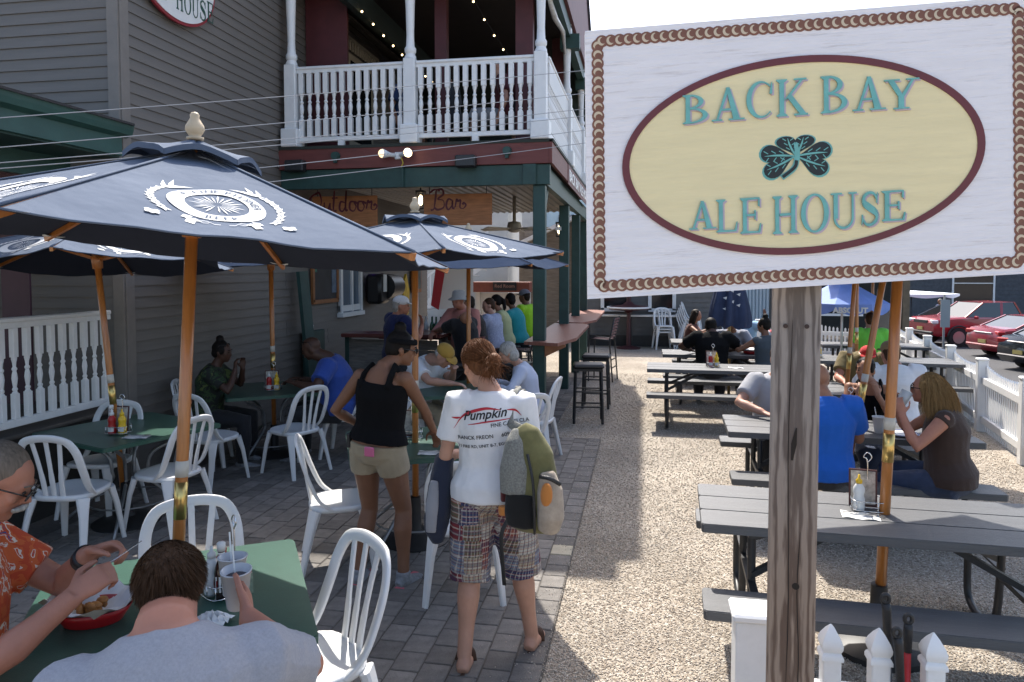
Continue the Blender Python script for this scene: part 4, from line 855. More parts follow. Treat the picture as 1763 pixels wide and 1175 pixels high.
# ---- cars in the lower lot
GLS = M('car_glass', (.02, .028, .032), .05, spec=.9); TYRE = M('tyre', (.02, .02, .02), .8); RIM = M('alloy', (.45, .45, .46), .3, metal=.8); CHR = M('chrome', (.7, .7, .7), .12, metal=1); HEADL = M('headlamp', (.75, .76, .76), .1, spec=.8); TAIL = M('tail_lamp', (.45, .02, .02), .15, spec=.8); PLATE = M('plate_yellow', (.65, .5, .16), .5)
def car(label, cat, x, y, rz, paint, prof, roof, W_=.9, wheels=(.85, 3.6), wr=.33, tail=False, cladding=False):
    """prof: (x, z_bottom, z_top) of the lower body; roof: (x, z) outline of the greenhouse. Nose at x = 0"""
    t = thing('parked_car', label, cat, (x, y, gz(x, y)+.02), rz)
    def loft(secs, mat, nm, par=t):
        b = B(); k = len(secs[0]); v = [p for s in secs for p in s]; b.add(v, [(i*k+j, i*k+(j+1) % k, (i+1)*k+(j+1) % k, (i+1)*k+j) for i in range(len(secs)-1) for j in range(k)]+[tuple(range(k))[::-1], tuple((len(secs)-1)*k+j for j in range(k))]); return b.build(nm, mat, par, 35)
    secs = []
    L = prof[-1][0]
    for (px, zb, zt) in prof:
        e = min(px, L-px); w_ = W_*(.86+.14*min(1, e/.5)); zm = zb+(zt-zb)*.55; secs.append([(px, -w_*.93, zb), (px, w_*.93, zb), (px, w_, zb+.12), (px, w_, zm), (px, w_*.97, zt-.06), (px, w_*.88, zt), (px, -w_*.88, zt), (px, -w_*.97, zt-.06), (px, -w_, zm), (px, -w_, zb+.12)])
    body = loft(secs, paint, 'body')
    zb = min(r_[1] for r_ in roof)
    def gh(sc, dz, g): return [[(px, -W_*(.90 if z < zb+.1 else .74)*sc, z+dz if z > zb+.1 else z), (px, W_*(.90 if z < zb+.1 else .74)*sc, z+dz if z > zb+.1 else z)] for px, z in g]
    b = B(); n = len(roof); A = [(px, -W_*(.88-.2*(z-zb)), z) for px, z in roof]+[(px, W_*(.88-.2*(z-zb)), z) for px, z in roof]
    b.add(A, [tuple(range(n)), tuple(range(2*n-1, n-1, -1))]+[(i, n+i, n+i+1, i+1) for i in range(n-1)]); b.build('glasshouse', GLS, t)
    tp = [p for p in roof if p[1] > zb+.32]
    b = B(); m = len(tp); A = [(px, s*W_*(.875-.2*(z-zb)), z+.012) for s in (-1, 1) for px, z in tp]+[(px, s*W_*(.885-.2*(z-zb)), z-.05) for s in (-1, 1) for px, z in tp]
    b.add(A, [(i, i+1, m+i+1, m+i) for i in range(m-1)]+[(i, 2*m+i, 2*m+i+1, i+1) for i in range(m-1)]+[(m+i, m+i+1, 3*m+i+1, 3*m+i) for i in range(m-1)]); b.build('roof_panel', paint, t, 35)
    for s in (-1, 1):
        for (p, q) in ((roof[0], roof[1]), (roof[-1], roof[-2])):
            b = B(); b.bar((p[0], s*W_*.885, p[1]), (q[0], s*W_*(.885-.2*(q[1]-zb)), q[1]), .05, .05); b.build('pillar', paint, t)
        mid = (roof[1][0]*.45+roof[-2][0]*.55); b = B(); b.bar((mid, s*W_*.89, zb), (mid+.05, s*W_*(.885-.2*(roof[1][1]-zb)), roof[1][1]), .09, .03); b.build('pillar', paint, t)
        for wx in wheels:
            b = B(); b.tube([(wx, s*(W_-.20), wr), (wx, s*(W_+.005), wr)], wr, 24); wh = b.build('wheel', TYRE, t, 40)
            b = B(); b.tube([(wx, s*(W_+.006), wr), (wx, s*(W_+.012), wr)], wr*.62, 18); b.build('rim', RIM, wh, 40)
            b = B(); b.tube([(wx+(wr+.06)*math.cos(a), s*(W_+.004), wr+(wr+.06)*math.sin(a)) for a in np.linspace(0, PI, 14)], .03, 6); b.build('wheel_arch', FRAME if cladding else paint, t, True)
        lx = 0.02; b = B(); zt = prof[1][2]; b.box((lx+.10, s*W_*.70, zt-.13), (.22, W_*.42, .15), (0, 0, s*.35), bev=.03); b.build('tail_lamp' if tail else 'headlamp', TAIL if tail else HEADL, t)
        b = B(); b.box((roof[0][0]+.35 if not tail else roof[-1][0]-.35, s*(W_+.07), zb+.03), (.12, .16, .12), bev=.03); b.build('mirror', paint, t)
    b = B(); b.box((-.01, 0, prof[0][1]+.20), (.05, .34, .12)); b.build('number_plate', PLATE, t)
    b = B(); b.box((.0, 0, prof[0][1]+.06), (.12, W_*1.66, .10), bev=.03); b.build('bumper', FRAME if cladding else paint, t); b = B(); b.box((.01, 0, prof[1][2]-.14), (.06, W_*.9, .12 if not tail else .04), bev=.01); b.build('grille', CHR if tail else FRAME, t)
    return t
CRED = M('car_red', (.32, .012, .022), .25, spec=.6, coat=.8); CBLK = M('car_black', (.012, .014, .018), .2, spec=.6, coat=.8); CWHT = M('car_white', (.72, .73, .74), .3, coat=.5); CGRY = M('car_grey', (.045, .048, .055), .22, coat=.8)
SED = [(0, .38, .80), (.12, .25, 1.02), (.7, .2, 1.08), (1.3, .2, 1.02), (3.4, .2, .98), (4.2, .22, .86), (4.7, .3, .66)]; SEDR = [(.55, 1.04), (1.45, 1.42), (2.6, 1.45), (3.7, .98)]
PUP = [(0, .50, .95), (.15, .42, 1.12), (1.2, .40, 1.18), (3.2, .40, 1.15), (5.0, .42, 1.17), (5.3, .5, 1.12)]; PUPR = [(1.25, 1.14), (2.05, 1.72), (3.35, 1.75), (3.65, 1.15)]
car('red pickup truck parked nose towards the yard', 'pickup', 11.0, 31.4, R(14), CRED, PUP, PUPR, .95, (.95, 4.15), .39, cladding=True)
car('red sedan parked tail first beside the pickup', 'car', 11.55, 27.3, R(16), CRED, SED, SEDR, .9, (1.0, 3.7), .33, tail=True)
car('glossy black sedan parked tail first, nearer than the red one', 'car', 11.0, 23.7, R(18), CBLK, SED, SEDR, .9, (1.0, 3.7), .33, tail=True)
FSED = [(0, .30, .62), (.15, .22, .78), (1.2, .2, .98), (3.4, .2, 1.0), (4.5, .25, 1.0), (4.7, .38, .85)]; FSEDR = [(1.0, .96), (1.95, 1.42), (3.0, 1.45), (4.0, 1.0)]
car('dark grey car parked nose first at the picture\'s right edge', 'car', 10.3, 19.8, R(18), CGRY, FSED, FSEDR, .9, (.95, 3.65), .33)
car('white car parked behind the red pickup', 'car', 11.6, 34.6, R(14), CWHT, FSED, FSEDR, .9, (.95, 3.65), .33)
car('white car glimpsed through the bar in the far lot', 'car', -5.7, 30.0, R(100), CWHT, FSED, [(1.0, .96), (1.8, 1.6), (3.6, 1.65), (4.3, 1.0)], .9, (.95, 3.65), .36)
b = B(); b.box((0, 0, .06), (2.2, .25, .16), bev=.03); tag(b.build('kerb_stop', M('yellow_kerb', (.55, .33, .06), .7, var=.2), loc=(10.4, 33.2, -.98), rot=R(8)), 'yellow painted kerb stop in front of the parked pickup', 'kerb')

# ================================================================ FAR BUILDINGS
GSID = M('grey_siding', (.135, .130, .125), .65, var=.12, vs=5); BSID = M('brown_siding', (.19, .155, .12), .7, var=.25, vs=4, stretch=(1, 1, 6)); DSH = M('dark_shingle_wall', (.075, .08, .09), .8, var=.25, vs=6)
def lapwall(x0, x1, y, z0, z1, mat, parent, e=.13, name='siding', face=-1):
    b = B(); n = int((z1-z0)/e)
    for k in range(n): z = z0+k*e; b.add([(x0, y, z), (x1, y, z), (x1, y+.0-.02, z), (x0, y-.02, z), (x0, y-.004, z+e), (x1, y-.004, z+e)], [(0, 1, 2, 3), (3, 2, 5, 4)])
    o = b.build(name, mat, parent); o['kind'] = 'stuff'; return o
far = thing('far_annex', 'low grey sided annex with white windows at the end of the yard', 'building')
b = B(); b.box((1.0, 21.2, 1.75), (5.1, 4, 3.5)); b.build('wall_core', GSID, far); lapwall(-1.55, 3.5, 19.18, .25, 3.5, GSID, far); b = B(); b.box((1.0, 19.12, .14), (5.1, .08, .28)); b.build('plinth', FRAME, far)
def fwin(parent, x0, x1, z0, z1, y, mat=WHITE):
    b = B(); t_ = .09
    for c, d in ((((x0+x1)/2, z1), (x1-x0, t_)), (((x0+x1)/2, z0), (x1-x0+.08, t_)), ((x0, (z0+z1)/2), (t_, z1-z0)), ((x1, (z0+z1)/2), (t_, z1-z0))): b.box((c[0], y-.04, c[1]), (d[0], .07, d[1]))
    o = b.build('window', mat, parent); b = B(); b.box(((x0+x1)/2, y-.02, (z0+z1)/2), (x1-x0-.06, .02, z1-z0-.06)); b.build('pane', M('dark_glass', (.02, .025, .03), .06, spec=.8), o)
    b = B(); b.box(((x0+x1)/2, y-.045, (z0+z1)/2), (x1-x0-.06, .03, .05)); b.build('glazing_bar', mat, o)
fwin(far, -1.05, -.36, .95, 2.3, 19.16); fwin(far, .18, .80, .95, 2.3, 19.16)
b = B(); b.box((2.05, 19.1, 1.2), (.10, .1, 2.4)); b.build('door_trim', WHITE, far); b = B(); b.box((2.22, 19.12, 1.2), (.2, .05, 2.3)); b.build('door_jamb', M('orange_wood', (.35, .15, .06), .6), far)
SHT = M('blue_steel', (.36, .45, .52), .4, spec=.6)
for k in range(9): b = B(); b.tube([(2.42+.085*k, 19.08, .1), (2.42+.085*k, 19.08, 1.75)], .045, 6); b.build('corrugation', SHT, far)
b = B(); b.box((2.75, 19.0, 1.83), (.9, .2, .1)); b.build('lamp_shelf', FRAME, far); b = B(); b.box((3.3, 19.0, 1.2), (.08, .1, 2.4)); b.build('door_trim', WHITE, far)
shed = thing('open_shed', 'dark open sided shelter with timber posts right of the annex', 'building'); b = B(); b.box((5.2, 22.0, 1.8), (3.4, .1, 3.2)); b.build('back_wall', M('shed_dark', (.03, .03, .028), .8, var=.3, vs=2), shed)
for x in (3.9, 5.3, 6.5): b = B(); b.box((x, 19.6, 1.6), (.16, .16, 3.2)); b.build('post', M('shed_post', (.16, .12, .075), .7, var=.2), shed)
b = B(); b.box((5.2, 20.5, 3.1), (3.6, 3.4, .12)); b.build('roof', SHG, shed); b = B(); b.box((4.6, 19.5, .86), (1.7, .3, .05)); b.build('shelf', WHITE, shed)
tt = thing('round_pedestal_table', 'tall maroon pedestal table stacked upside down on another by the annex', 'table', (-.35, 18.5, 0)); b = B(); b.lathe([(.3, 0), (.3, .03), (.06, .08), (.05, .9), (.12, .96), (.5, 1.0), (.5, 1.03)], 20); b.build('pedestal', M('maroon_iron', (.06, .015, .018), .5), tt, 40); b = B(); b.lathe([(.55, 1.03), (.56, 1.05), (.55, 1.07)], 24); b.build('tabletop', WHITE, tt, 40); b = B(); b.lathe([(.5, 1.071), (.16, 1.12), (.06, 1.2), (.055, 1.75), (.2, 1.85), (.3, 1.9)], 20); b.build('upturned_pedestal', M('maroon_iron', (.06, .015, .018)), tt, 40)
lowb = thing('white_shelf_bench', 'long low white topped bench along the annex wall', 'bench', (-.3, 18.85, 0)); b = B(); b.box((0, 0, .82), (2.4, .3, .04)); b.build('top', WHITE, lowb)
for x in (-1.1, 0, 1.1): b = B(); b.box((x, 0, .4), (.07, .2, .8)); b.build('leg', FRAME, lowb)
br = thing('weathered_lean_to', 'weathered brown board lean-to behind the green bar posts', 'building'); b = B(); b.box((-2.5, 20.2, 1.6), (1.9, .2, 3.2)); b.build('wall_core', BSID, br); lapwall(-3.3, -1.56, 20.08, .1, 3.2, BSID, br, .15)
b = B(); b.bar((-3.9, 19.9, 2.5), (-1.3, 19.9, 3.7), .3, .1); b.build('roof_edge', M('white_paint', (.8, .8, .8)), br); b = B(); b.add([(-3.9, 19.8, 2.55), (-1.3, 19.8, 3.75), (-1.3, 23, 3.75), (-3.9, 23, 2.55)], [(0, 1, 2, 3)]); b.build('roof', SHG, br)
wb = thing('white_side_building', 'white clapboard building with outside stairs beyond the bar', 'building'); b = B(); b.box((-8.4, 26.5, 3.0), (7.6, 4, 6.0)); b.build('wall', M('offwhite_wall', (.62, .60, .55), .7, var=.08, vs=2), wb); b = B(); b.box((-3.9, 25.0, 2.2), (.5, .5, 4.4)); b.build('pier', M('offwhite_wall', (.62, .60, .55)), wb)
for k in range(12):
    b = B(); b.box((-8.0+.26*k, 23.6, .1+.19*k), (.3, 1.0, .04)); b.build('stair_tread', WHITE, wb)
    b = B(); b.box((-8.0+.26*k, 23.1, .6+.19*k), (.04, .04, .95)); b.build('stair_baluster', WHITE, wb)
b = B(); b.bar((-8.1, 23.1, 1.05), (-5.0, 23.1, 3.25), .07, .06); b.build('handrail', WHITE, wb); b = B(); b.bar((-8.1, 23.12, .1), (-5.0, 23.12, 2.35), .05, .28); b.build('stair_stringer', WHITE, wb)
fb_ = thing('pale_blue_building', 'pale blue building seen under the bar roof in the distance', 'building'); b = B(); b.box((-5.5, 40, 3.2), (8, 4, 6.4)); b.build('wall', M('pale_blue_wall', (.45, .56, .62), .7, var=.05), fb_)
for k in range(5): b = B(); b.box((-8.5+1.5*k, 37.95, 4.2), (.8, .1, 1.4)); b.build('window', M('blue_glass', (.1, .14, .19)), fb_)
rb = thing('far_shingle_building', 'dark grey shingled building behind the parked cars', 'building'); b = B(); b.box((19.0, 46.5, 2.0), (26, 4, 7)); b.build('wall_core', DSH, rb); lapwall(6, 32, 44.48, -1.05, 5.5, DSH, rb, .24)
for x in (17.2,): fwin(rb, x, x+2.1, -.1, 2.6, 44.45)
b = B(); b.box((22.8, 44.3, 1.0), (1.5, .2, 3.8)); b.build('stucco_pier', M('offwhite_wall', (.62, .6, .55)), rb); b = B(); b.box((26.0, 44.2, .6), (3.6, .2, 3.0)); b.build('garage_door', M('grey_door', (.22, .23, .25), .6), rb)
wdk = thing('roof_deck_building', 'dark railed building in the distance above the cars', 'building'); b = B(); b.box((8.0, 52, 2.3), (12, 6, 4.4)); b.build('wall', DSH, wdk)
# trees far behind
def tree(label, x, y, h, r, z=0, n=2600, col=(.06, .085, .02)):
    t = thing('leafy_tree', label, 'tree', (x, y, z), group='trees in the distance'); b = B(); b.tube([(0, 0, 0), (.05, 0, h*.3), (0, .1, h*.6)], [.16, .12, .06], 8)
    for k in range(6): a = k*1.05; b.tube([(0, 0, h*.35+.05*k), (r*.5*math.cos(a), r*.5*math.sin(a), h*.55+.06*k)], [.06, .02], 6)
    b.build('trunk', M('bark', (.09, .07, .05), .9, var=.3), t, True)
    g = np.random.default_rng(int(abs(x)*10)); d = g.normal(size=(n, 3)); d /= np.linalg.norm(d, axis=1)[:, None]; rad = g.uniform(.45, 1, n)**.5; lob = 1+.25*np.sin(d[:, 0]*5+1)*np.sin(d[:, 2]*4); c = d*(rad*lob)[:, None]*np.array([r, r, h*.36])+np.array([0, 0, h*.64]); s = g.uniform(.06, .13, n); b = B()
    for i in range(n):
        u = g.normal(size=3); u /= np.linalg.norm(u); v = np.cross(u, g.normal(size=3)); v /= np.linalg.norm(v); b.add([c[i]-u*s[i], c[i]+v*s[i]*.6, c[i]+u*s[i], c[i]-v*s[i]*.6], [(0, 1, 2, 3)])
    b.build('crown', M('foliage', col, .6, var=.4, vs=1.5, objrnd=.35), t)
tree('yellow green tree seen beyond the bar, left of the white pier', -6.3, 34, 5.0, 2.2); tree('tree standing behind the white stairs building', -9.0, 38, 8, 3)
for i, (x, y) in enumerate(((5.2, 23.5), (7.3, 25.5))): tree(('low dark shrub behind the utility cabinet', 'low dark shrub beyond the far picket fence')[i], x, y, 1.7, 1.0, 0, 900, (.035, .06, .02))
# ================================================================ THE BAR
RUST = M('rustic_panel', (.20, .18, .16), .8, var=.35, vs=4, stretch=(1.2, 1, 9), bump=.4, bs=20)
bar = thing('outdoor_bar', 'bar counter with dark red top and weathered plank front under the balcony', 'bar counter')
for (x0, x1, y0, y1) in ((-4.2, -2.75, 9.55, 10.05), (-3.25, -2.75, 10.051, 14.6)):
    b = B(); b.box(((x0+x1)/2, (y0+y1)/2, 1.075), (x1-x0, y1-y0, .055), bev=.012); b.build('countertop', M('bar_red_top', (.13, .035, .028), .35, var=.15, vs=5), bar)
for k in range(7):
    b = B(); b.box((-3.49, 9.72+.004*(k % 2), .08+.143*k), (1.32, .03, .139), bev=.005); b.build('front_plank', RUST, bar); b = B(); b.box((-2.84, 12.2, .08+.143*k), (.03+.004*(k % 2), 4.7, .139), bev=.005); b.build('side_plank', RUST, bar)
b = B(); b.box((-4.17, 9.75, .52), (.06, .1, 1.04)); b.build('corner_trim', GREEN, bar)
# painted boards "Outdoor" "Bar"
PLK = M('sign_plank', (.40, .155, .055), .6, var=.3, vs=4, stretch=(1, 1, 9)); SCR = M('script_maroon', (.11, .012, .022), .5)
def script_board(label, x0, x1, z0, z1, y, strokes, ox, sc):
    t = thing('bar_sign', label, 'sign', ((x0+x1)/2, y, (z0+z1)/2), group='hand painted plank signs over the bar'); b = B(); b.box((0, 0, 0), (x1-x0, .03, z1-z0), bev=.004); b.build('plank', PLK, t)
    for i, s in enumerate(strokes):
        p = catmull([(ox+q[0]*sc, -.0185-.0004*i, q[1]*sc) for q in s], 6); n = len(p); b = B(); b.sweep(p, [.011+.018*abs(math.sin(PI*1.5*k/n+.4)) for k in range(n)], .003, (0, 1, 0)); b.build('script_stroke', SCR, t)
    for sx in (-1, 1): b = B(); b.tube([(sx*(x1-x0)*.42, 0, (z1-z0)/2), (sx*(x1-x0)*.42, 0, 3.28-(z0+z1)/2)], .006, 6); b.build('hanger', FRAME, t)
cB = [[(-.3, .78), (-.05, .95), (.2, .88)], [(.02, .9), (-.02, .5), (-.1, .05), (-.25, -.02)], [(.0, .9), (.28, .95), (.36, .72), (.1, .5), (.36, .42), (.38, .12), (.1, .0), (-.08, .1)]]
ca = lambda x: [[(x+.3, .42), (x+.1, .48), (x, .2), (x+.1, .0), (x+.27, .2), (x+.3, .42), (x+.3, .1), (x+.4, .05)]]
cr_ = lambda x: [[(x, .1), (x+.08, .46), (x+.14, .38), (x+.26, .42), (x+.24, .1), (x+.4, .05), (x+.52, .2), (x+.42, .3), (x+.36, .22)]]
co = lambda x: [[(x+.2, .44), (x+.02, .4), (x, .1), (x+.18, .0), (x+.3, .2), (x+.22, .42), (x+.4, .34)]]
script_board('orange plank sign with the word Bar in maroon script', -2.93, -1.99, 2.60, 3.02, 9.45, cB+ca(.5)+cr_(.92), -.30, .29)
script_board('orange plank sign with the word Outdoor in maroon script, half hidden by an umbrella', -4.55, -3.60, 2.60, 3.02, 9.45, [[(.3, .85), (0, .6), (.02, .1), (.3, 0), (.55, .4), (.45, .85), (.25, .8)], [(.7, .42), (.7, .1), (.85, .02), (.98, .4), (.98, .1), (1.08, .05)], [(1.2, .95), (1.15, .1), (1.3, .02)], [(1.08, .6), (1.35, .62)], [(1.7, .4), (1.5, .42), (1.45, .1), (1.6, .0), (1.75, .3), (1.78, .95), (1.74, .1), (1.85, .05)]]+co(1.95)+co(2.35)+cr_(2.75), -.50, .30)
# double spotlight, speakers, lanterns on the balcony edge
WARM = M('lit_bulb', (1, .8, .5), .4, emit=(1, .72, .38, 4))
t = thing('twin_spotlight', 'white twin floodlight on the balcony edge with one bulb glowing', 'lamp', (-3.1, 8.9, 3.46)); b = B(); b.box((0, 0, 0), (.09, .05, .09), bev=.01); b.build('mount', WHITE, t)
for s in (-1, 1):
    b = B(); b.tube([(s*.03, -.02, 0), (s*.10, -.06, .01), (s*.13, -.09, .012), (s*.17, -.13, .015)], [.02, .03, .045, .062], 16); sp = b.build('spot_head', WHITE, t, True); b = B(); b.sphere((s*.165, -.125, .015), .056, 14, 8); b.build('bulb', WARM if s > 0 else M('dull_bulb', (.9, .75, .5), .3, emit=(1, .7, .4, .8)), sp, True)
b = B(); b.tube([(.05, -.03, -.03), (.08, -.05, -.10), (.05, -.04, -.15)], .008, 6); b.build('wire_tail', M('yellow_wire', (.6, .45, .05), .5), t)
for x, l in ((-2.2, 'small black loudspeaker right of the twin floodlight'), (-4.5, 'small black loudspeaker at the wall end of the balcony edge')):
    t = thing('loudspeaker', l, 'speaker', (x, 8.86, 3.36), group='black loudspeakers on the balcony edge'); b = B(); b.box((0, 0, 0), (.26, .13, .15), bev=.015); b.build('cabinet', RUB, t); b = B(); b.box((0, -.068, 0), (.23, .006, .12), bev=.002); b.build('grille', FRAME, t)
for x, z, l in ((-3.95, 3.48, 'round green junction box left of the twin floodlight'), (-1.68, 3.48, 'round green junction box near the balcony corner')):
    b = B(); b.tube([(0, 0, 0), (0, -.06, 0)], [.06, .05], 14); b.box((.0, -.03, -.05), (.04, .04, .08)); tag(b.build('junction_box', GREEN, loc=(x, 8.905, z)), l, 'junction box', 'green junction boxes')
def lantern(x, y, z, label):
    t = thing('wall_lantern', label, 'lamp', (x, y, z), group='lit lanterns under the balcony'); b = B(); b.box((0, 0, .12), (.12, .12, .03)); b.box((0, 0, -.12), (.1, .1, .02)); b.tube([(0, 0, .13), (0, 0, .22)], .012, 6)
    for sx in (-1, 1):
        for sy in (-1, 1): b.box((sx*.05, sy*.05, 0), (.01, .01, .24))
    b.build('cage', FRAME, t); b = B(); b.sphere((0, 0, 0), (.035, .035, .075), 10, 8); b.build('bulb', WARM, t, True)
lantern(-3.12, 9.9, 2.99, 'lit lantern hanging between the two plank signs'); lantern(-1.45, 12.6, 2.70, 'lit lantern on the beam behind the second green post'); lantern(-2.0, 13.6, 2.35, 'lit lantern under the ceiling fan')
t = thing('ceiling_fan', 'pale ceiling fan under the bar ceiling', 'fan', (-2.25, 12.6, 2.72)); b = B(); b.lathe([(.03, .58), (.03, .14), (.11, .12), (.13, .05), (.12, -.03), (.05, -.06)], 16); b.build('motor', M('cream_fan', (.42, .38, .3), .5), t, True)
for k in range(5): a = 2*PI*k/5+.3; b = B(); b.box((.40*math.cos(a), .40*math.sin(a), 0), (.52, .13, .012), (R(10), 0, a)); b.build('blade', M('cream_fan', (.42, .38, .3)), t)
# string lights upstairs
def bulb_string(label, p, q, n):
    p = Vector(p); q = Vector(q); t = thing('string_lights', label, 'string lights', p, group='warm string lights upstairs'); b = B(); pts = [Vector((0, 0, -.06*math.sin(PI*i/12)))+(q-p)*(i/12) for i in range(13)]; b.tube(pts, .005, 5); b.build('cord', FRAME, t)
    for k in range(n): u = (k+.5)/n; c = (q-p)*u+Vector((0, 0, -.06*math.sin(PI*u)-.03)); b = B(); b.sphere(c, .015, 8, 6); b.build('bulb', WARM, t, True)
bulb_string('string of warm bulbs running back along the upstairs left beam', (-3.86, 9.4, 5.62), (-3.86, 13.2, 5.5), 9); bulb_string('string of warm bulbs across the middle of the upstairs ceiling', (-2.5, 10.2, 6.0), (-2.2, 14.0, 5.6), 7); bulb_string('string of warm bulbs at the far upstairs corner', (-1.55, 13.6, 5.4), (-1.5, 14.8, 5.2), 3)
# ---- things on the bar wall
def wobj(name, label, cat, y, z, **k): return thing(name, label, cat, (XW+.02, y, z), **k)
t = wobj('oval_wall_sign', 'white oval sign with red rim on the upper wall, ending in HOUSE', 'sign', 6.74, 5.02)
b = B(); n = 60; b.prism([(.66*math.cos(2*PI*k/n), .50*math.sin(2*PI*k/n)) for k in range(n)], .012, .04, lambda x, y, z: (z, x, y)); b.build('rim', M('sign_red_rim', (.28, .02, .03), .5), t); b = B(); b.prism([(.63*math.cos(2*PI*k/n), .47*math.sin(2*PI*k/n)) for k in range(n)], .04, .047, lambda x, y, z: (z, x, y)); b.build('panel', M('sign_face', (.72, .72, .70), .5, var=.05), t)
SGRN = M('sign_green', (.015, .07, .05), .5)
for s, yb in (('ALE HOUSE', -.40),):
    n = len(s)
    for i, ch in enumerate(s):
        if ch == ' ': continue
        yy = (-.58+.132*i)
        x0 = yy; w_ = .095; z0 = -.30-.12*(1-(yy/.62)**2)*.75+.02; hgt = .17
        g = Gl(lambda x, y, z, x0=x0, z0=z0: (.047+z, x0+x*.112+.02, z0+y*.215)); g.draw(ch); g.b.build('letter', SGRN, t)
t = wobj('framed_chalkboard', 'orange framed dark chalkboard on the bar wall beside the window', 'board', 10.18, 1.95); b = B()
for c, d in (((.02, 0, -.42), (.04, .88, .06)), ((.02, 0, .42), (.04, .88, .06)), ((.02, .42, 0), (.04, .06, .84)), ((.02, -.42, 0), (.04, .06, .84))): b.box(c, d)
b.build('frame', M('orange_frame', (.26, .10, .03), .5, var=.2), t); b = B(); b.box((.012, 0, 0), (.02, .8, .8)); b.build('board', M('chalk_black', (.018, .018, .022), .6, var=.4, vs=5), t); b = B(); b.box((.025, .3, -.05), (.006, .16, .5)); b.build('poster', M('poster_blue', (.10, .15, .22), .6, var=.4, vs=9), t); b = B(); b.prism([(.055*math.cos(R(90+72*k/2))*(1 if k % 2 == 0 else .45), .055*math.sin(R(90+36*k))*(1 if k % 2 == 0 else .45)) for k in range(10)], 0, .015, lambda x, y, z: (.03+z, -.36+x, .06+y)); b.build('starfish', M('teal_star', (.05, .22, .17), .6), t)
t = thing('leaning_board', 'tall dark green board leaning on the bar wall', 'board', (XW+.14, 9.25, 0)); b = B(); b.bar((.14, .05, .02), (.0, -.02, 1.98), .26, .05, (1, 0, 0)); b.build('plank', GREEN, t); b = B(); b.box((.08, .02, .94), (.07, .27, .06)); b.build('cleat', REDBR, t)
t = thing('service_hatch', 'low dark green half door beside the leaning board', 'door', (XW+.05, 9.75, 0)); b = B(); b.box((0, 0, .56), (.06, .62, 1.12), bev=.01); b.build('panel', GREEN, t); b = B(); b.box((.02, -.1, 1.16), (.03, .05, .1)); b.build('latch', WHITE, t)
t = wobj('black_grill_cover', 'black covered equipment hanging on the bar wall with a white tag', 'equipment', 12.0, 1.72); b = B(); b.box((.16, 0, -.05), (.28, .5, .52), bev=.05); b.tube([(.2, .1, -.02), (.2, .72, -.02)], [.24, .22], 16); b.build('body', M('black_vinyl', (.012, .012, .013), .4), t, 40); b = B(); b.box((.31, -.05, .05), (.006, .16, .30)); b.build('tag', M('notice_white', (.6, .6, .58)), t)
t = wobj('neon_squiggle', 'small violet neon squiggle on the bar wall', 'neon sign', 11.95, 2.22); b = B(); b.tube(catmull([(.06, -.18, .05), (.06, -.1, -.02), (.06, 0, -.05), (.06, .1, -.03), (.06, .17, .03)], 5), .013, 8); b.build('tube', M('violet_neon', (.25, .1, .9), .4, emit=(.22, .12, 1, 2.5)), t, True)
t = wobj('yellow_paddle_board', 'yellow printed board standing behind the bar', 'board', 13.6, 1.5); b = B(); b.prism([(0, -.5), (.25, -.35), (.28, .1), (.1, .42), (-.08, .2), (-.1, -.4)], .02, .06, lambda x, y, z: (z+.05, x, y)); b.build('face', M('yellow_vinyl', (.62, .40, .03), .5, var=.3, vs=8), t)
t = wobj('wall_frame_green', 'small framed picture on the bar wall left of the flags', 'picture', 14.6, 1.9); b = B(); b.box((.02, 0, 0), (.04, .6, .75)); b.build('frame', M('orange_frame', (.26, .1, .03)), t); b = B(); b.box((.045, 0, 0), (.01, .48, .6)); b.build('print', M('dull_print', (.06, .08, .075), .5, var=.5, vs=5), t)
b = B(); b.add([(0, i*.09+.02*math.sin(i), z) for z in (0, -1.1) for i in range(9)], [(i, i+1, 10+i, 9+i) for i in range(8)]); t = tag(b.build('white_banner', M('banner_white', (.66, .66, .66), .8), loc=(XW+.4, 15.1, 2.25), rot=R(-70)), 'white banner hanging behind the orange umbrella pole', 'banner')
b = B(); b.add([(0, 0, 0), (0, .22, 0), (0, .05, -1.0), (0, -.12, -.9)], [(0, 1, 2, 3)]); tag(b.build('red_flag', M('flag_red', (.36, .02, .03), .8), loc=(XW+.45, 14.7, 2.15), rot=R(-60)), 'red flag hanging beside the white banner', 'flag')
t = thing('surfboard', 'small white and red surfboard hanging on the bar wall end', 'surfboard', (-3.95, 15.4, 1.75)); b = B(); b.lathe([(.001, -.48), (.11, -.25), (.14, 0), (.13, .25), (.06, .42), (.001, .48)], 16); me = b.mesh('deck', M('flag_red', (.36, .02, .03)), True); a = arr(me); a[:, 1] *= .2; setarr(me, a); put('deck', me, t); b = B(); b.lathe([(.001, -.42), (.085, -.22), (.11, 0), (.1, .22), (.04, .37), (.001, .42)], 16); me = b.mesh('stripe_panel', M('banner_white', (.66, .66, .66)), True); a = arr(me); a[:, 1] = a[:, 1]*.2-.012; setarr(me, a); put('stripe_panel', me, t)
b = B()
for s_ in (-1, 1): b.bar((-.09, -.04, -.1+.09*s_), (.09, -.04, .08+.09*s_), .01, .035)
b.build('stripe', M('flag_red', (.36, .02, .03)), t)
t = thing('back_bar_hut', 'brown fascia of the far service hut with a small dark chalk sign', 'hut', (-3.25, 16.6, 0)); b = B(); b.box((0, 0, 1.6), (1.35, .4, .24), bev=.01); b.build('fascia', M('brown_fascia', (.20, .06, .04), .6, var=.15), t)
for x in (-.6, .6): b = B(); b.box((x, .1, .75), (.1, .1, 1.5)); b.build('leg', M('offwhite_wall', (.62, .6, .55)), t)
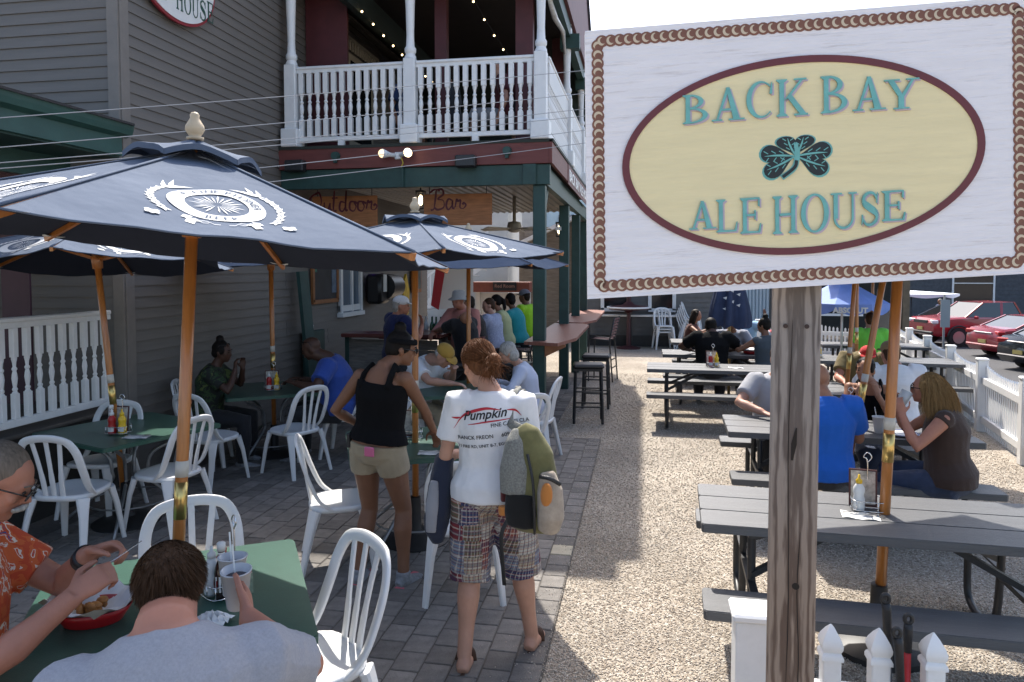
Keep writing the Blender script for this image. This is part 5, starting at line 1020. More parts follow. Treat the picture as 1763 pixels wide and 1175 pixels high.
b = B(); b.box((0, .15, 1.15), (1.2, .05, .6)); b.build('back_panel', M('offwhite_wall', (.62, .6, .55)), t); b = B(); b.box((.1, -.22, 1.62), (.55, .03, .2)); cb = b.build('chalk_sign', M('chalk_black', (.02, .02, .02)), t); me = text_mesh('Red Room', .11, .002, align='CENTER'); a = arr(me); setarr(me, np.stack([a[:, 0], a[:, 2], a[:, 1]], 1)); me.materials.append(M('chalk_pink', (.45, .25, .2), .8)); put('lettering', me, cb, (.1, -.24, 1.59))
# bottles and glasses on the bar
GLASSG = M('green_bottle', (.01, .08, .03), .12, spec=.8); GLASSC = M('clear_bottle', (.42, .43, .42), .12, spec=.8); GLASSB = M('brown_bottle', (.10, .04, .015), .12, spec=.8)
def bottle_mesh(mat, s=1): b = B(); b.lathe([(.034*s, 0), (.036*s, .01), (.036*s, .15*s), (.03*s, .18*s), (.014*s, .21*s), (.013*s, .28*s), (.015*s, .285*s)], 12); return b.mesh('bottle', mat, True)
bmsh = [bottle_mesh(GLASSG), bottle_mesh(GLASSC), bottle_mesh(GLASSB, 1.05)]
for k in range(22):
    x = -3.75+.062*k+RNG.normal()*.008; y = 10.35+RNG.uniform(-.07, .1); m = 1 if k < 11 else (0 if k < 19 else 2)
    nm = ('green', 'clear', 'brown')[m]
    tag(put('bottle', bmsh[m], None, (x, y, 1.02)), nm+' glass bottle in the row behind the bar counter', 'bottle', nm+' bottles behind the bar')
b = B(); b.box((-3.1, 10.42, .99), (1.6, .34, .05)); tag(b.build('bottle_shelf', REDBR), 'shelf behind the bar counter carrying the bottles', 'shelf')
# stools
def make_stool():
    t = thing('bar_stool', 'stool', 'stool', group='black bar stools'); b = B(); b.box((0, 0, .745), (.40, .34, .06), bev=.022); b.box((0, 0, .70), (.37, .31, .03)); b.build('seat', M('black_vinyl', (.02, .02, .022)), t)
    for sx in (-1, 1):
        for sy in (-1, 1): b = B(); b.bar((sx*.165, sy*.135, .69), (sx*.185, sy*.16, 0), .026, .026); b.build('leg', FRAME, t)
    for z, w_ in ((.22, .178), (.42, .173)):
        for s in (-1, 1): b = B(); b.bar((-w_, s*.15, z), (w_, s*.15, z), .018, .018); b.bar((s*w_, -.15, z+.03), (s*w_, .15, z+.03), .018, .018); b.build('stretcher', FRAME, t)
    return t
st0 = make_stool(); st0.location = (-.70, 9.45, 0); st0.rotation_euler = (0, 0, R(6)); st0['label'] = 'black padded bar stool standing alone on the gravel, the nearest one'
for x, y, l in ((-.66, 10.5, 'black padded bar stool just behind the nearest stool'), (-1.62, 9.35, 'black padded bar stool left of the first green post'), (-2.30, 9.22, 'black bar stool under the man in black at the bar corner'), (-2.38, 10.55, 'black bar stool under the dark haired patron'), (-2.22, 10.85, 'black bar stool under the patron in lavender'), (-2.15, 11.42, 'black bar stool under the woman in pale yellow'), (-1.98, 11.75, 'black bar stool under the patron in teal'), (-2.0, 12.85, 'black bar stool under the man in lime green')): dup(st0, (x, y, 0), R(RNG.uniform(-8, 8)), l)
WEB = M('web_strap', (.10, .03, .035), .6, var=.5, vs=30)
def strap_chair(x, y, rz, label):
    t = thing('strap_bar_chair', label, 'chair', (x, y, 0), rz, group='strapped bar chairs')
    for sx in (-1, 1): b = B(); b.tube(catmull([(sx*.21, .2, 0), (sx*.21, .19, .70), (sx*.21, .12, .76), (sx*.21, -.18, .74)], 4), .013, 8); b.tube([(sx*.21, -.24, 0), (sx*.21, -.18, .74), (sx*.21, -.27, 1.16)], .013, 8); b.build('side_frame', FRAME, t, True)
    for k in range(7): b = B(); b.bar((-.21, -.195-.012*k, .80+.053*k), (.21, -.195-.012*k, .80+.053*k), .01, .03); b.build('back_strap', WEB, t)
    for k in range(6): b = B(); b.bar((-.21, .14-.058*k, .755), (.21, .14-.058*k, .755), .045, .008); b.build('seat_strap', WEB, t)
    for z in (.25, .4): b = B(); b.bar((-.21, .195, z), (.21, .195, z), .018, .018); b.bar((-.21, -.22, z), (.21, -.22, z), .018, .018); b.build('stretcher', FRAME, t)
strap_chair(-.72, 13.1, R(80), 'dark red strapped bar chair by the second ledge'); strap_chair(-1.86, 11.05, R(90), 'striped strapped bar chair between the patrons in lavender and teal')
# overhead wires
for i, (p, q, s) in enumerate((((-3.9, 4.2, 3.05), (0.2, 9.2, 4.55), .03), ((-3.9, 4.2, 2.86), (0.2, 9.2, 4.28), .03), ((-3.9, 4.2, 2.77), (.2, 9.2, 4.10), .05), ((-3.9, 4.2, 2.72), (.2, 9.2, 4.0), .03), ((-3.9, 4.4, 2.6), (.2, 9.2, 3.85), .04), ((-3.9, 4.6, 2.52), (.2, 9.2, 3.70), .04))):
    p = Vector(p); q = Vector(q); p = p+(p-q)*.3; b = B(); b.tube([(q-p)*(k/24)-Vector((0, 0, s*math.sin(PI*k/24))) for k in range(25)], .0035, 5); tag(b.build('overhead_wire', M('wire_grey', (.32, .32, .33), .5), loc=p), ('topmost', 'second', 'third', 'fourth', 'fifth', 'lowest')[i]+' thin overhead wire running past the balcony from the left', 'wire', 'thin overhead wires')

# ================================================================ ON THE TABLES
WIRE = M('chrome', (.6, .6, .6), .15, metal=1); KET = M('ketchup', (.40, .012, .012), .3); MUS = M('mustard', (.75, .47, .02), .3); LAB = M('label_white', (.7, .7, .68), .5); SAUCE = M('sauce_dark', (.022, .010, .008), .12, spec=.8)
def caddy(x, y, z, rz, lab, where, scale=1):
    t = thing('wire_caddy', lab, 'caddy', (x, y, z), rz, group='wire condiment caddies'); b = B()
    for zz in (.012, .06): b.tube([(.085*math.copysign(abs(math.cos(a))**.5, math.cos(a)), .065*math.copysign(abs(math.sin(a))**.5, math.sin(a)), zz) for a in np.linspace(0, 2*PI, 33)], .0025, 5)
    for k in range(8): a = 2*PI*k/8+.2; c = (.085*math.copysign(abs(math.cos(a))**.5, math.cos(a)), .065*math.copysign(abs(math.sin(a))**.5, math.sin(a))); b.tube([(*c, .012), (*c, .06)], .0022, 5)
    b.tube([(-.08, 0, .012), (.08, 0, .012)], .0025, 5); b.build('basket', WIRE, t, True)
    b = B(); b.tube(catmull([(.0, .062, .03), (0, .06, .24), (-.02, .06, .27), (0, .06, .295), (.02, .06, .27), (0, .06, .24)], 5), .003, 6); b.build('handle', WIRE, t, True)
    return t
def place(o, x, y, z, rz, off): c, s = math.cos(rz), math.sin(rz); o.location = (x+off[0]*c-off[1]*s, y+off[0]*s+off[1]*c, z); o.rotation_euler = (0, 0, rz); return o
def squeeze(mat, label, nm, cap=None, h=1.):
    t = thing(nm, label, 'bottle'); b = B(); b.lathe([(.028, 0), (.030, .01), (.030, .06), (.024, .08), (.029, .10), (.028, .12), (.017, .138), (.015, .143)], 14); b.build('body', mat, t, True); b = B(); b.lathe([(.016, .143), (.017, .16), (.007, .17), (.005, .19)], 12); b.build('cap', cap or mat, t, True)
    b = B(); n = 8; b.add([(.0305*math.cos(R(-140+100*k/n)), .0305*math.sin(R(-140+100*k/n)), z) for z in (.02, .058) for k in range(n+1)], [(k, k+1, n+2+k, n+1+k) for k in range(n)]); b.build('label', LAB, t); return t
def steak_sauce(label):
    t = thing('sauce_bottle', label, 'bottle'); b = B(); b.lathe([(.026, 0), (.028, .008), (.028, .10), (.022, .125), (.013, .15), (.012, .185)], 14); b.build('glass', SAUCE, t, True); b = B(); b.lathe([(.016, .183), (.016, .212), (.012, .216)], 14); b.build('cap', LAB, t, True)
    for z0, z1, r_, s in ((.03, .09, .0286, .05), (.152, .178, .0133, .022)):
        b = B(); n = 10; b.add([(r_*math.cos(2*PI*k/n), r_*math.sin(2*PI*k/n), z) for z in (z0, z1) for k in range(n)], [(k, (k+1) % n, n+(k+1) % n, n+k) for k in range(n)]); lb = b.build('label', LAB, t, True)
        me = text_mesh('A1', s*.85, .0004, bold=.0008, align='CENTER'); a = arr(me); th = -PI/2+a[:, 0]/r_; setarr(me, np.stack([(r_+.0006)*np.cos(th), (r_+.0006)*np.sin(th), a[:, 1]+(z0+z1)/2-s*.28], 1)); me.materials.append(M('label_red', (.38, .015, .02), .5)); put('label_print', me, lb)
    return t
def menu(label, w=.14, h=.20):
    t = thing('menu_card', label, 'menu'); b = B(); b.box((0, 0, h/2), (w, .008, h), bev=.003); b.build('cover', M('menu_maroon', (.07, .02, .02), .5), t); b = B(); b.box((0, -.0055, h/2+.002), (w-.02, .002, h-.025)); b.build('page', M('menu_page', (.42, .39, .34), .6, var=.5, vs=40), t); return t
def napkin(label, x, y, z, rz):
    t = thing('napkin_roll', label, 'napkin', (x, y, z), rz, group='napkins with cutlery'); b = B(); n = 6; b.add([(-.09+.18*i/n, -.055+.11*j/n, .004+.004*math.sin(i*1.7+j*2.3)) for j in range(n+1) for i in range(n+1)], [(j*7+i, j*7+i+1, (j+1)*7+i+1, (j+1)*7+i) for j in range(n) for i in range(n)]); b.add([(-.09+.18*i/n, -.055+.11*j/n, .001) for j in (0, n) for i in (0, n)], [(0, 2, 3, 1)]); b.build('paper', M('napkin_white', (.75, .75, .74), .8), t, True)
    for k, s in enumerate((-.01, .012)): b = B(); b.sweep([(-.085, s, .012), (.03, s+.006, .014), (.06, s+.006, .014), (.095, s+.006, .015)], [.008, .007, .018, .012], .002, (0, 0, 1)); b.build('fork' if k else 'knife', WIRE, t)
    return t
rz = R(-35)
caddy(-1.61, 2.50, .742, rz, 'wire caddy of sauces on the front table behind the grey shirted man', '')
place(steak_sauce('steak sauce bottle with white A1 label on the front table'), -1.61, 2.50, .745, rz, (.045, -.01)); place(squeeze(LAB, 'white squeeze bottle in the front table caddy', 'squeeze_bottle'), -1.61, 2.50, .745, rz, (-.01, -.025)); place(squeeze(KET, 'red ketchup bottle in the front table caddy', 'squeeze_bottle'), -1.61, 2.50, .745, rz, (-.03, .025))
b = B(); b.box((0, 0, .04), (.055, .04, .08)); b.cur = 1; b.box((0, 0, .085), (.05, .03, .02)); tag(b.build('sweetener_box', [M('clear_box', (.25, .30, .22), .3, var=.5, vs=30), M('pink_paper', (.75, .12, .3), .6)], loc=(-1.52, 2.53, .742), rot=rz), 'small box of sweetener packets beside the steak sauce', 'box')
b = B(); n = 9; b.add([(-.06+.12*i/8, -.05+.1*j/8, .006+.045*abs(math.sin(i*2.1+j*1.3))*math.exp(-((i-4)**2+(j-4)**2)/14)) for j in range(9) for i in range(9)], [(j*9+i, j*9+i+1, (j+1)*9+i+1, (j+1)*9+i) for j in range(8) for i in range(8)]); tag(b.build('crumpled_napkin', M('napkin_white', (.75, .75, .74)), loc=(-1.50, 2.28, .742)), 'crumpled white napkin right beside the grey shirted man\'s head', 'napkin')
# two nested plastic cups with cola
def cup(label, x, y, z, fill, tilt=0, s=1.):
    t = thing('plastic_cup', label, 'cup', (x, y, z), (tilt, tilt*.4, 0)); b = B(); n = 24; v = []; pf = [(.030, 0), (.032, .003), (.042*s, .125), (.0445*s, .126), (.0445*s, .13), (.041*s, .13), (.0305, .006)]
    for r_, zz in pf:
        for k in range(n): v.append((r_*math.cos(2*PI*k/n), r_*math.sin(2*PI*k/n), zz))
    b.add(v, [(i*n+k, i*n+(k+1) % n, (i+1)*n+(k+1) % n, (i+1)*n+k) for i in range(6) for k in range(n)]+[tuple(6*n+k for k in range(n)), tuple(range(n))[::-1]]); b.build('shell', M('cup_plastic', (.86, .85, .87), .25, trans=.35, spec=.4) if fill else M('cup_foam', (.75, .75, .73), .6), t, True)
    if fill: b = B(); b.lathe([(.028, .008), (.0375, .105), (.0, .106)], 20); b.build('drink', M('cola', (.055, .014, .012), .1), t, True)
    b = B(); b.tube([(.0, .0, .03), (-.02, .02, .15), (-.028, .028, .20)], .003, 6); b.build('straw', M('straw_clear', (.75, .75, .72), .4), t)
    return t
cup('clear plastic cup of cola in the grey shirted man\'s hand', -1.30, 2.115, .895, True, R(4), 1.12); cup('second clear plastic cup held behind the cola', -1.355, 2.18, .905, True, R(-2), 1.1)
# red food basket with paper
t = thing('food_basket', 'red plastic food basket lined with white paper in front of the orange shirted man', 'basket', (-1.93, 2.22, .742), R(25)); b = B(); n = 28
def ov(rx, ry, z, n=28): return [(rx*math.cos(2*PI*k/n), ry*math.sin(2*PI*k/n), z) for k in range(n)]
v = ov(.095, .065, 0)+ov(.115, .08, .03)+ov(.13, .092, .055)+ov(.125, .088, .055)+ov(.09, .06, .006); b.add(v, [(i*n+k, i*n+(k+1) % n, (i+1)*n+(k+1) % n, (i+1)*n+k) for i in range(4) for k in range(n)]+[tuple(4*n+k for k in range(n))]); b.build('tray', M('red_plastic', (.42, .015, .02), .3), t, True)
b = B(); v = []
for i, (r_, z) in enumerate(((.0, .02), (.06, .022), (.105, .05), (.14, .075), (.165, .085))):
    for k in range(n): a = 2*PI*k/n; q = r_*(1+(.14*math.sin(a*5+1)+.1*math.sin(a*9))*(i/4)); v.append((q*1.05*math.cos(a), q*.78*math.sin(a), z+.018*math.sin(a*7+i)*(i/4)))
b.add(v, [(i*n+k, i*n+(k+1) % n, (i+1)*n+(k+1) % n, (i+1)*n+k) for i in range(4) for k in range(n)]); b.build('paper', M('napkin_white', (.75, .75, .74)), t, True)
b = B()
for k in range(14): b.sphere((RNG.normal()*.03, RNG.normal()*.02, .04+.012*(k % 3)), (.022, .016, .012), 8, 5, (RNG.uniform(0, 3), RNG.uniform(0, 3), 0))
b.build('food', M('fried_food', (.42, .17, .04), .5, var=.4, vs=40), t, True)
for (x, y, z, rz, who, its) in ((-3.96, 4.86, .742, R(10), 'on the porch table', 'sKmM'), (-3.80, 6.92, .742, R(20), 'on the couple\'s wall table', 'KmM'), (-1.70, 5.12, .742, R(15), 'at the pole of the women\'s table', 'sM'), (1.19, 4.06, .722, R(-8), 'at the pole of the nearest picnic table', 'yM'), (.92, 9.78, .722, R(0), 'on the empty picnic table', 'KmM'), (1.72, 6.35, .722, R(0), 'on the blonde woman\'s picnic table', 'KM'), (2.5, 11.1, .722, 0, 'on the picnic table by the fence', 'KmM')):
    caddy(x, y, z, rz, 'wire condiment caddy '+who, '')
    if 'K' in its: place(squeeze(KET, 'red ketchup bottle '+who, 'squeeze_bottle', LAB), x, y, z+.003, rz, (-.035, -.025))
    if 'm' in its: place(squeeze(MUS, 'yellow mustard bottle '+who, 'squeeze_bottle'), x, y, z+.003, rz, (.04, -.02))
    if 'y' in its: place(squeeze(LAB, 'white and yellow squeeze bottle '+who, 'squeeze_bottle', MUS), x, y, z+.003, rz, (-.05, -.02))
    if 's' in its: place(steak_sauce('dark sauce bottle with white cap '+who), x, y, z+.003, rz, (-.06 if 'K' in its else .03, .015))
    if 'M' in its: m_ = place(menu('menu card standing '+who), x, y, z+.003, rz, (-.02, .045)); m_.rotation_euler = (R(-8), 0, rz)
napkin('napkin with fork and knife on the porch table', -3.74, 4.78, .741, R(12)); napkin('napkin with fork and knife on the nearest picnic table', 1.12, 3.95, .722, R(-8)); napkin('napkin with cutlery at the women\'s table', -1.42, 4.72, .741, R(10)); napkin('napkin with cutlery on the empty picnic table', 1.2, 9.72, .722, 0)
cup('white cup with straws on the blonde woman\'s table', 1.83, 6.02, .722, False, 0, 1.2)
t = thing('plate', 'white plate with blue rim on the blonde woman\'s table', 'plate', (1.98, 5.98, .722)); b = B(); b.lathe([(.07, 0), (.12, .012), (.122, .016), (.07, .006)], 28); b.build('dish', LAB, t, True); b = B(); b.tube([(.118*math.cos(2*PI*k/28), .118*math.sin(2*PI*k/28), .0155) for k in range(29)], .004, 5); b.build('rim', M('rim_blue', (.08, .12, .35), .4), t)
for x, y, l in ((1.05, 11.35, 'red food basket in front of the man in black'), (1.62, 11.4, 'red food basket in front of the woman in pink'), (1.1, 13.2, 'red food basket on the farthest left picnic table')):
    t = thing('food_basket', l, 'basket', (x, y, .722), group='red food baskets on the far tables'); b = B(); b.lathe([(.09, 0), (.125, .05), (.118, .05), (.085, .008)], 20); b.build('tray', M('red_plastic', (.42, .015, .02)), t, True); b = B(); b.lathe([(.05, .02), (.13, .07), (.16, .078), (.12, .06)], 16); b.build('paper', M('napkin_white', (.75, .75, .74)), t, True)
# ================================================================ PEOPLE
def remesh(b, voxel, it=4, wr=0., seed=0, wf=1.):
    me = bpy.data.meshes.new('tmp'); me.from_pydata(b.v, [], b.f); o = bpy.data.objects.new('tmp', me)
    m = o.modifiers.new('r', 'REMESH'); m.mode = 'VOXEL'; m.voxel_size = voxel; m.use_smooth_shade = True
    if it: s = o.modifiers.new('s', 'SMOOTH'); s.factor = .5; s.iterations = it
    out = evaluated(o); bpy.data.meshes.remove(me)
    if wr and len(out.vertices):       # cloth folds: a few crossed waves along the normals
        a = arr(out); nn = np.empty(len(a)*3); out.vertices.foreach_get('normal', nn); nn = nn.reshape(-1, 3); g = np.random.default_rng(seed); d = np.zeros(len(a))
        for k in range(7):
            w_ = g.normal(size=3)*np.array([1, 1, .6]); w_ *= g.uniform(14, 42)*wf/np.linalg.norm(w_); ph = a@w_+g.uniform(0, 6)+1.3*np.sin(a@(g.normal(size=3)*9)); d += (1-np.abs(np.sin(ph)))**2*g.uniform(.4, 1)
        d = d/7*2-.55; setarr(out, a+nn*(d*wr)[:, None])
    out.polygons.foreach_set('use_smooth', [True]*len(out.polygons)); return out
def ik(S_, T, l1, l2, hint):
    S_ = Vector(S_); T = Vector(T); d = T-S_; L = d.length; mx = (l1+l2)*.995
    if L > mx: d *= mx/L; T = S_+d; L = mx
    L = max(L, abs(l1-l2)+.02); u = d.normalized(); a = (l1*l1-l2*l2+L*L)/(2*L); h = math.sqrt(max(0, l1*l1-a*a)); hv = Vector(hint); hv = hv-u*hv.dot(u); hv.normalize()
    return S_+u*a+hv*h, T
SK = {'fair': (.46, .25, .175), 'tan': (.34, .165, .10), 'ruddy': (.43, .19, .125), 'brown': (.20, .095, .055), 'dark': (.075, .036, .024)}
def skin(k): return M('skin_'+k, SK[k], .5, spec=.35, var=.07, vs=18, bump=.08, bs=160, sss=.08)
def cloth(name, col, **k): return M('cloth_'+name, col, .85, spec=.2, var=k.pop('var', .06), vs=k.pop('vs', 9), bump=k.pop('bump', .3), bs=k.pop('bs', 380), sheen=.15, **k)
HAIRM = {k: M('hair_'+k, c, .6, spec=.14, var=.35, vs=30, stretch=(3, 3, .5)) for k, c in {'black': (.010, .008, .007), 'dark': (.022, .014, .009), 'brown': (.05, .026, .014), 'auburn': (.135, .055, .023), 'blonde': (.30, .18, .075), 'grey': (.36, .34, .31), 'ashy': (.16, .13, .105)}.items()}
def hand(b, w, d, pn, s, curl, side):
    """palm and five fingers. w wrist, d pointing direction, pn palm normal (curl goes that way), side +1/-1 puts the thumb"""
    d = Vector(d).normalized(); pn = Vector(pn); pn = (pn-d*pn.dot(d)).normalized(); x = d.cross(pn)*side; w = Vector(w)
    b.tube([w-d*.02*s, w+d*.02*s, w+d*.05*s, w+d*.086*s, w+d*.096*s], [(.026*s, .02*s), (.031*s, .019*s), (.041*s, .018*s), (.041*s, .015*s), (.034*s, .010*s)], 10, up=pn)
    c = curl if hasattr(curl, '__len__') else [curl]*5
    for i, (o, l, r) in enumerate(((.030, .92, .0088), (.010, 1.0, .0092), (-.010, .95, .0088), (-.029, .76, .0078))):
        p = w+(d*.085+x*o)*s; q = [p-d*.02*s, p]; dd = d.copy()
        for k, sl in enumerate((.044, .028, .023)):
            a = c[i+1]*(.8, 1.15, .8)[k]; dd = (dd*math.cos(a)+pn_dir(dd, d, pn)*math.sin(a)).normalized(); p = p+dd*sl*l*s; q.append(p)
        b.tube(q, [r*1.05*s, r*s*1.05, r*s, r*.93*s, r*.75*s], 8)
    p0 = w+(d*.022+x*.030)*s; t1 = (d*.55+x*.72+pn*.35*(.3+c[0])).normalized(); p1 = p0+t1*.044*s; t2 = (d*.85+x*.2+pn*.55*c[0]).normalized(); p2 = p1+t2*.034*s; p3 = p2+(t2+pn*.3*c[0]).normalized()*.024*s
    b.tube([p0-t1*.02*s, p0, p1, p2, p3], [.014*s, .0145*s, .0112*s, .0102*s, .008*s], 8)
def pn_dir(dd, d, pn):      # quarter turn of dd towards the palm inside the plane (d, pn)
    a, b_ = dd.dot(d), dd.dot(pn); return (pn*a-d*b_).normalized()
def strands(name, parent, mat, roots, dirs, L, seg, w, grav, seed, spread=.15):
    g = np.random.default_rng(seed); n = len(roots); p = roots.copy(); d = dirs/np.linalg.norm(dirs, axis=1)[:, None]; d = d+g.normal(size=(n, 3))*spread; P = [p.copy()]
    for k in range(seg):
        d = d+np.array([0, 0, -grav])+g.normal(size=(n, 3))*.03; d /= np.linalg.norm(d, axis=1)[:, None]; p = p+d*(L*g.uniform(.75, 1.2, n)/seg)[:, None]; P.append(p.copy())
    P = np.stack(P, 1); sd = np.cross(d, g.normal(size=(n, 3))); sd /= np.linalg.norm(sd, axis=1)[:, None]; ww = np.linspace(1, .25, seg+1)*w; V = np.concatenate([P-sd[:, None]*ww[None, :, None], P+sd[:, None]*ww[None, :, None]], 1).reshape(-1, 3); m = seg+1
    base = np.arange(n)*2*m; F = [np.stack([base+k, base+k+1, base+m+k+1, base+m+k], 1) for k in range(seg)]; F = np.concatenate(F)
    me = bpy.data.meshes.new(name); me.vertices.add(len(V)); me.vertices.foreach_set('co', V.astype(np.float32).ravel()); me.loops.add(len(F)*4); me.loops.foreach_set('vertex_index', F.astype(np.int32).ravel()); me.polygons.add(len(F)); me.polygons.foreach_set('loop_start', np.arange(0, len(F)*4, 4, dtype=np.int32)); me.update(); me.materials.append(mat); return stuff(put(name, me, parent))
def person(label, hip, face, h=1.72, sex='m', fat=1., lean=0., side=0., sit=None, head=(0, 0), hand_l=None, hand_r=None, el_l=None, el_r=None, feet=None, skin_='fair', shirt=None, sleeve='short', pants=None, leg='long', shoes=None, hair=None, hairc='brown', hat=None, vox=.013, det=0, group=None, curl=.55, palm_l=None, palm_r=None, neck_fwd=.03, wr=.006, headpos=None, glasses=None, hdir_l=None, hdir_r=None, twist=0., beard=None, hsc=1., shz=0., nape=0):
    """hip: pelvis centre (x, y, z). face: (dx, dy). sit: seat height or None. head: (turn left +, nod down +) in degrees. hands: world targets of the wrists"""
    k = h/1.72; f = Vector((*face, 0)).normalized(); r = Vector((f.y, -f.x, 0)); U = Vector((0, 0, 1)); P = Vector(hip); fm = sex == 'f'
    zg = 0 if P.z < 2.4 else DZ
    if P.y > 30: zg = gz(P.x, P.y)
    t = thing('person', label, 'person', (P.x, P.y, zg), group=group); O = Vector((P.x, P.y, zg)); body = B(); sh = B(); pa = B(); so = B()
    TL = .52*k
    def spine(q):
        a = lean*min(1, max(0, q*1.25)); m = lean*min(1, max(0, q*.7)); up = (U*math.cos(m)+f*math.sin(m)+r*side).normalized(); return P+up*(TL*q)
    fw = lambda q: (f*math.cos(lean*min(1, max(0, q)))-U*math.sin(lean*min(1, max(0, q)))).normalized()
    TS = ([(-.20, .10, .085), (-.08, .17, .122), (.06, .172, .126), (.25, .128, .10), (.45, .138, .108), (.66, .148, .112), (.82, .148, .095), (.93, .105, .07), (1.0, .058, .052)] if fm else
          [(-.20, .10, .09), (-.08, .162, .12), (.06, .165, .125), (.25, .152, .112), (.45, .162, .118), (.66, .175, .122), (.82, .172, .108), (.93, .125, .082), (1.0, .066, .06)])
    def tor(bb, lo, hi, inf, loose=0.):
        pts = []; rr = []
        for q, a, d in TS:
            if lo-.001 <= q <= hi+.001: bell = fat if q < .7 else 1+(fat-1)*.6; pts.append(spine(q)-O+fw(q)*((fat-1)*.10 if .1 < q < .6 else 0)); rr.append((a*k*bell+inf+(loose if q < .3 else loose*.5), d*k*bell+inf+(loose if q < .3 else loose*.4)))
        bb.tube(pts, rr, 20, up=f)
    tor(body, -.2, 1, 0)
    if fm:
        for s in (-1, 1): body.sphere(spine(.62)+r*s*.07*k+fw(.62)*.075*k-O, (.06*k*fat, .06*k*fat, .062*k), 10, 8)
    nb = spine(.98); upn = (spine(1)-spine(.9)).normalized()
    # head
    hy, hp = R(head[0]), R(head[1])
    hf = (f*math.cos(hy)-r*math.sin(hy)); hr = Vector((hf.y, -hf.x, 0)); hf2 = (hf*math.cos(hp)-U*math.sin(hp)).normalized(); hu = hr.cross(hf2).normalized(); HC = nb+(upn*.6+U*.4).normalized()*(.155*k)+f*neck_fwd
    if headpos: HC = Vector(headpos)
    HM = Matrix((hr, hf2, hu)).transposed(); hk = k**.5*(.95 if fm else 1.0)*hsc
    def hp_(x, y, z): return HC+HM @ Vector((x*hk, y*hk, z*hk))-O
    def hs(bb, c, rad, n=16, m=10, rot=None): bb.sphere(hp_(*c), tuple(q*hk for q in rad), n, m, HM if rot is None else HM @ Euler(rot).to_matrix())
    hs(body, (0, -.012, .028), (.076, .097, .086), 20, 12); hs(body, (0, .022, -.045), (.060, .068, .066), 16, 10); hs(body, (0, .062, -.088), (.026, .024, .02)); hs(body, (0, .045, .0), (.062, .045, .05)); hs(body, (0, .074, .028), (.05, .018, .014))
    body.tube([hp_(0, .082, .012), hp_(0, .102, -.022), hp_(0, .088, -.034)], [.008*hk, .015*hk, .011*hk], 8)
    for s in (-1, 1): hs(body, (s*.077, -.008, -.012), (.010, .02, .032), 10, 8, (0, 0, s*.35)); hs(body, (s*.045, .062, -.02), (.018, .016, .018))
    hs(body, (0, .085, -.058), (.022, .012, .010))
    nr = (.058 if not fm else .047)*k*(1+(fat-1)*.5); body.tube([nb-upn*.05-O, nb+upn*.01-O, hp_(0, -.012, -.06), hp_(0, -.01, -.02)], [nr*1.35, nr*1.08, nr, nr], 14)
    # arms
    ua, fa = .285*k, .250*k; hsz = k*(.92 if fm else 1.02); wrs = {}
    rt = (r*math.cos(twist)+f*math.sin(twist)).normalized()
    for s, tgt, hint, pal, hd in ((-1, hand_l, el_l, palm_l, hdir_l), (1, hand_r, el_r, palm_r, hdir_r)):
        shp = spine(.86)+rt*s*(.165 if fm else .185)*k*(1+(fat-1)*.35)-U*shz
        if tgt is None: tgt = shp-U*.50*k+r*s*.06+f*.05
        if hint is None: hint = -U*.6+r*s*.6-f*.5
        el, w_ = ik(shp, tgt, ua, fa, hint); g = 1+(fat-1)*.55; a0 = (.041 if fm else .050)*k*g
        body.tube([shp-rt*s*.05*k-O, shp-O, shp.lerp(el, .3)-O, shp.lerp(el, .65)-O, el-O, el.lerp(w_, .28)-O, el.lerp(w_, .65)-O, w_-O], [a0*1.15, a0*1.18, a0*1.08, a0*.92, a0*.80, a0*.86, a0*.66, (.027 if fm else .031)*k], 12)
        body.sphere(shp-O, a0*1.2, 12, 8)
        dirn = Vector(hd) if hd else (w_-el).normalized(); pn = Vector(pal) if pal else (-U if abs(dirn.z) < .8 else -f)
        if det or vox < .014: hand(body, w_-O, dirn, pn, hsz, curl, s*1)
        else: body.tube([w_-O, w_+dirn*.05-O, w_+dirn*.10-O, w_+dirn*.15-O], [(.03, .02), (.04, .018), (.036, .016), (.02, .012)], 8)
        wrs[s] = (shp, el, w_, dirn)
        if shirt:
            if sleeve == 'short':
                e = shp.lerp(el, .68); sh.tube([shp-rt*s*.06*k-O, shp+U*.004-O, shp.lerp(el, .3)-O, e-O], [a0*1.45+.016, a0*1.45+.018, a0*1.25+.020, a0*1.1+.026], 14)
            elif sleeve == 'long': sh.tube([shp-rt*s*.06*k-O, shp-O, shp.lerp(el, .5)-O, el-O, el.lerp(w_, .5)-O, w_-O], [a0*1.35+.012, a0*1.33+.014, a0*1.08+.016, a0*.9+.014, a0*.8+.012, .036*k+.008], 12)
            elif sleeve == 'cap': sh.tube([shp-rt*s*.08*k-O, shp-O, shp.lerp(el, .12)-O], [a0*1.1+.012, a0*1.2+.012, a0*1.1+.012], 12)
            elif sleeve == 'tank':
                q = spine(.96)+rt*s*.085*k; sh.tube([spine(.76)+rt*s*.10*k-fw(.8)*.098*k-O, spine(.90)+rt*s*.10*k-fw(.9)*.068*k-O, q+U*.022-O, spine(.90)+rt*s*.095*k+fw(.9)*.07*k-O, spine(.74)+rt*s*.09*k+fw(.7)*.11*k-O], [(.034, .016)]*5, 10, up=r)
    if shirt:
        tor(sh, .05 if sleeve == 'tank' else -.08, .83 if sleeve == 'tank' else 1.0, .014, .012)
        if fm:
            for s in (-1, 1): sh.sphere(spine(.62)+r*s*.07*k+fw(.62)*.078*k-O, .066*k*fat, 10, 8)
    # legs
    tl, sl_ = .425*k, .42*k; fz = zg
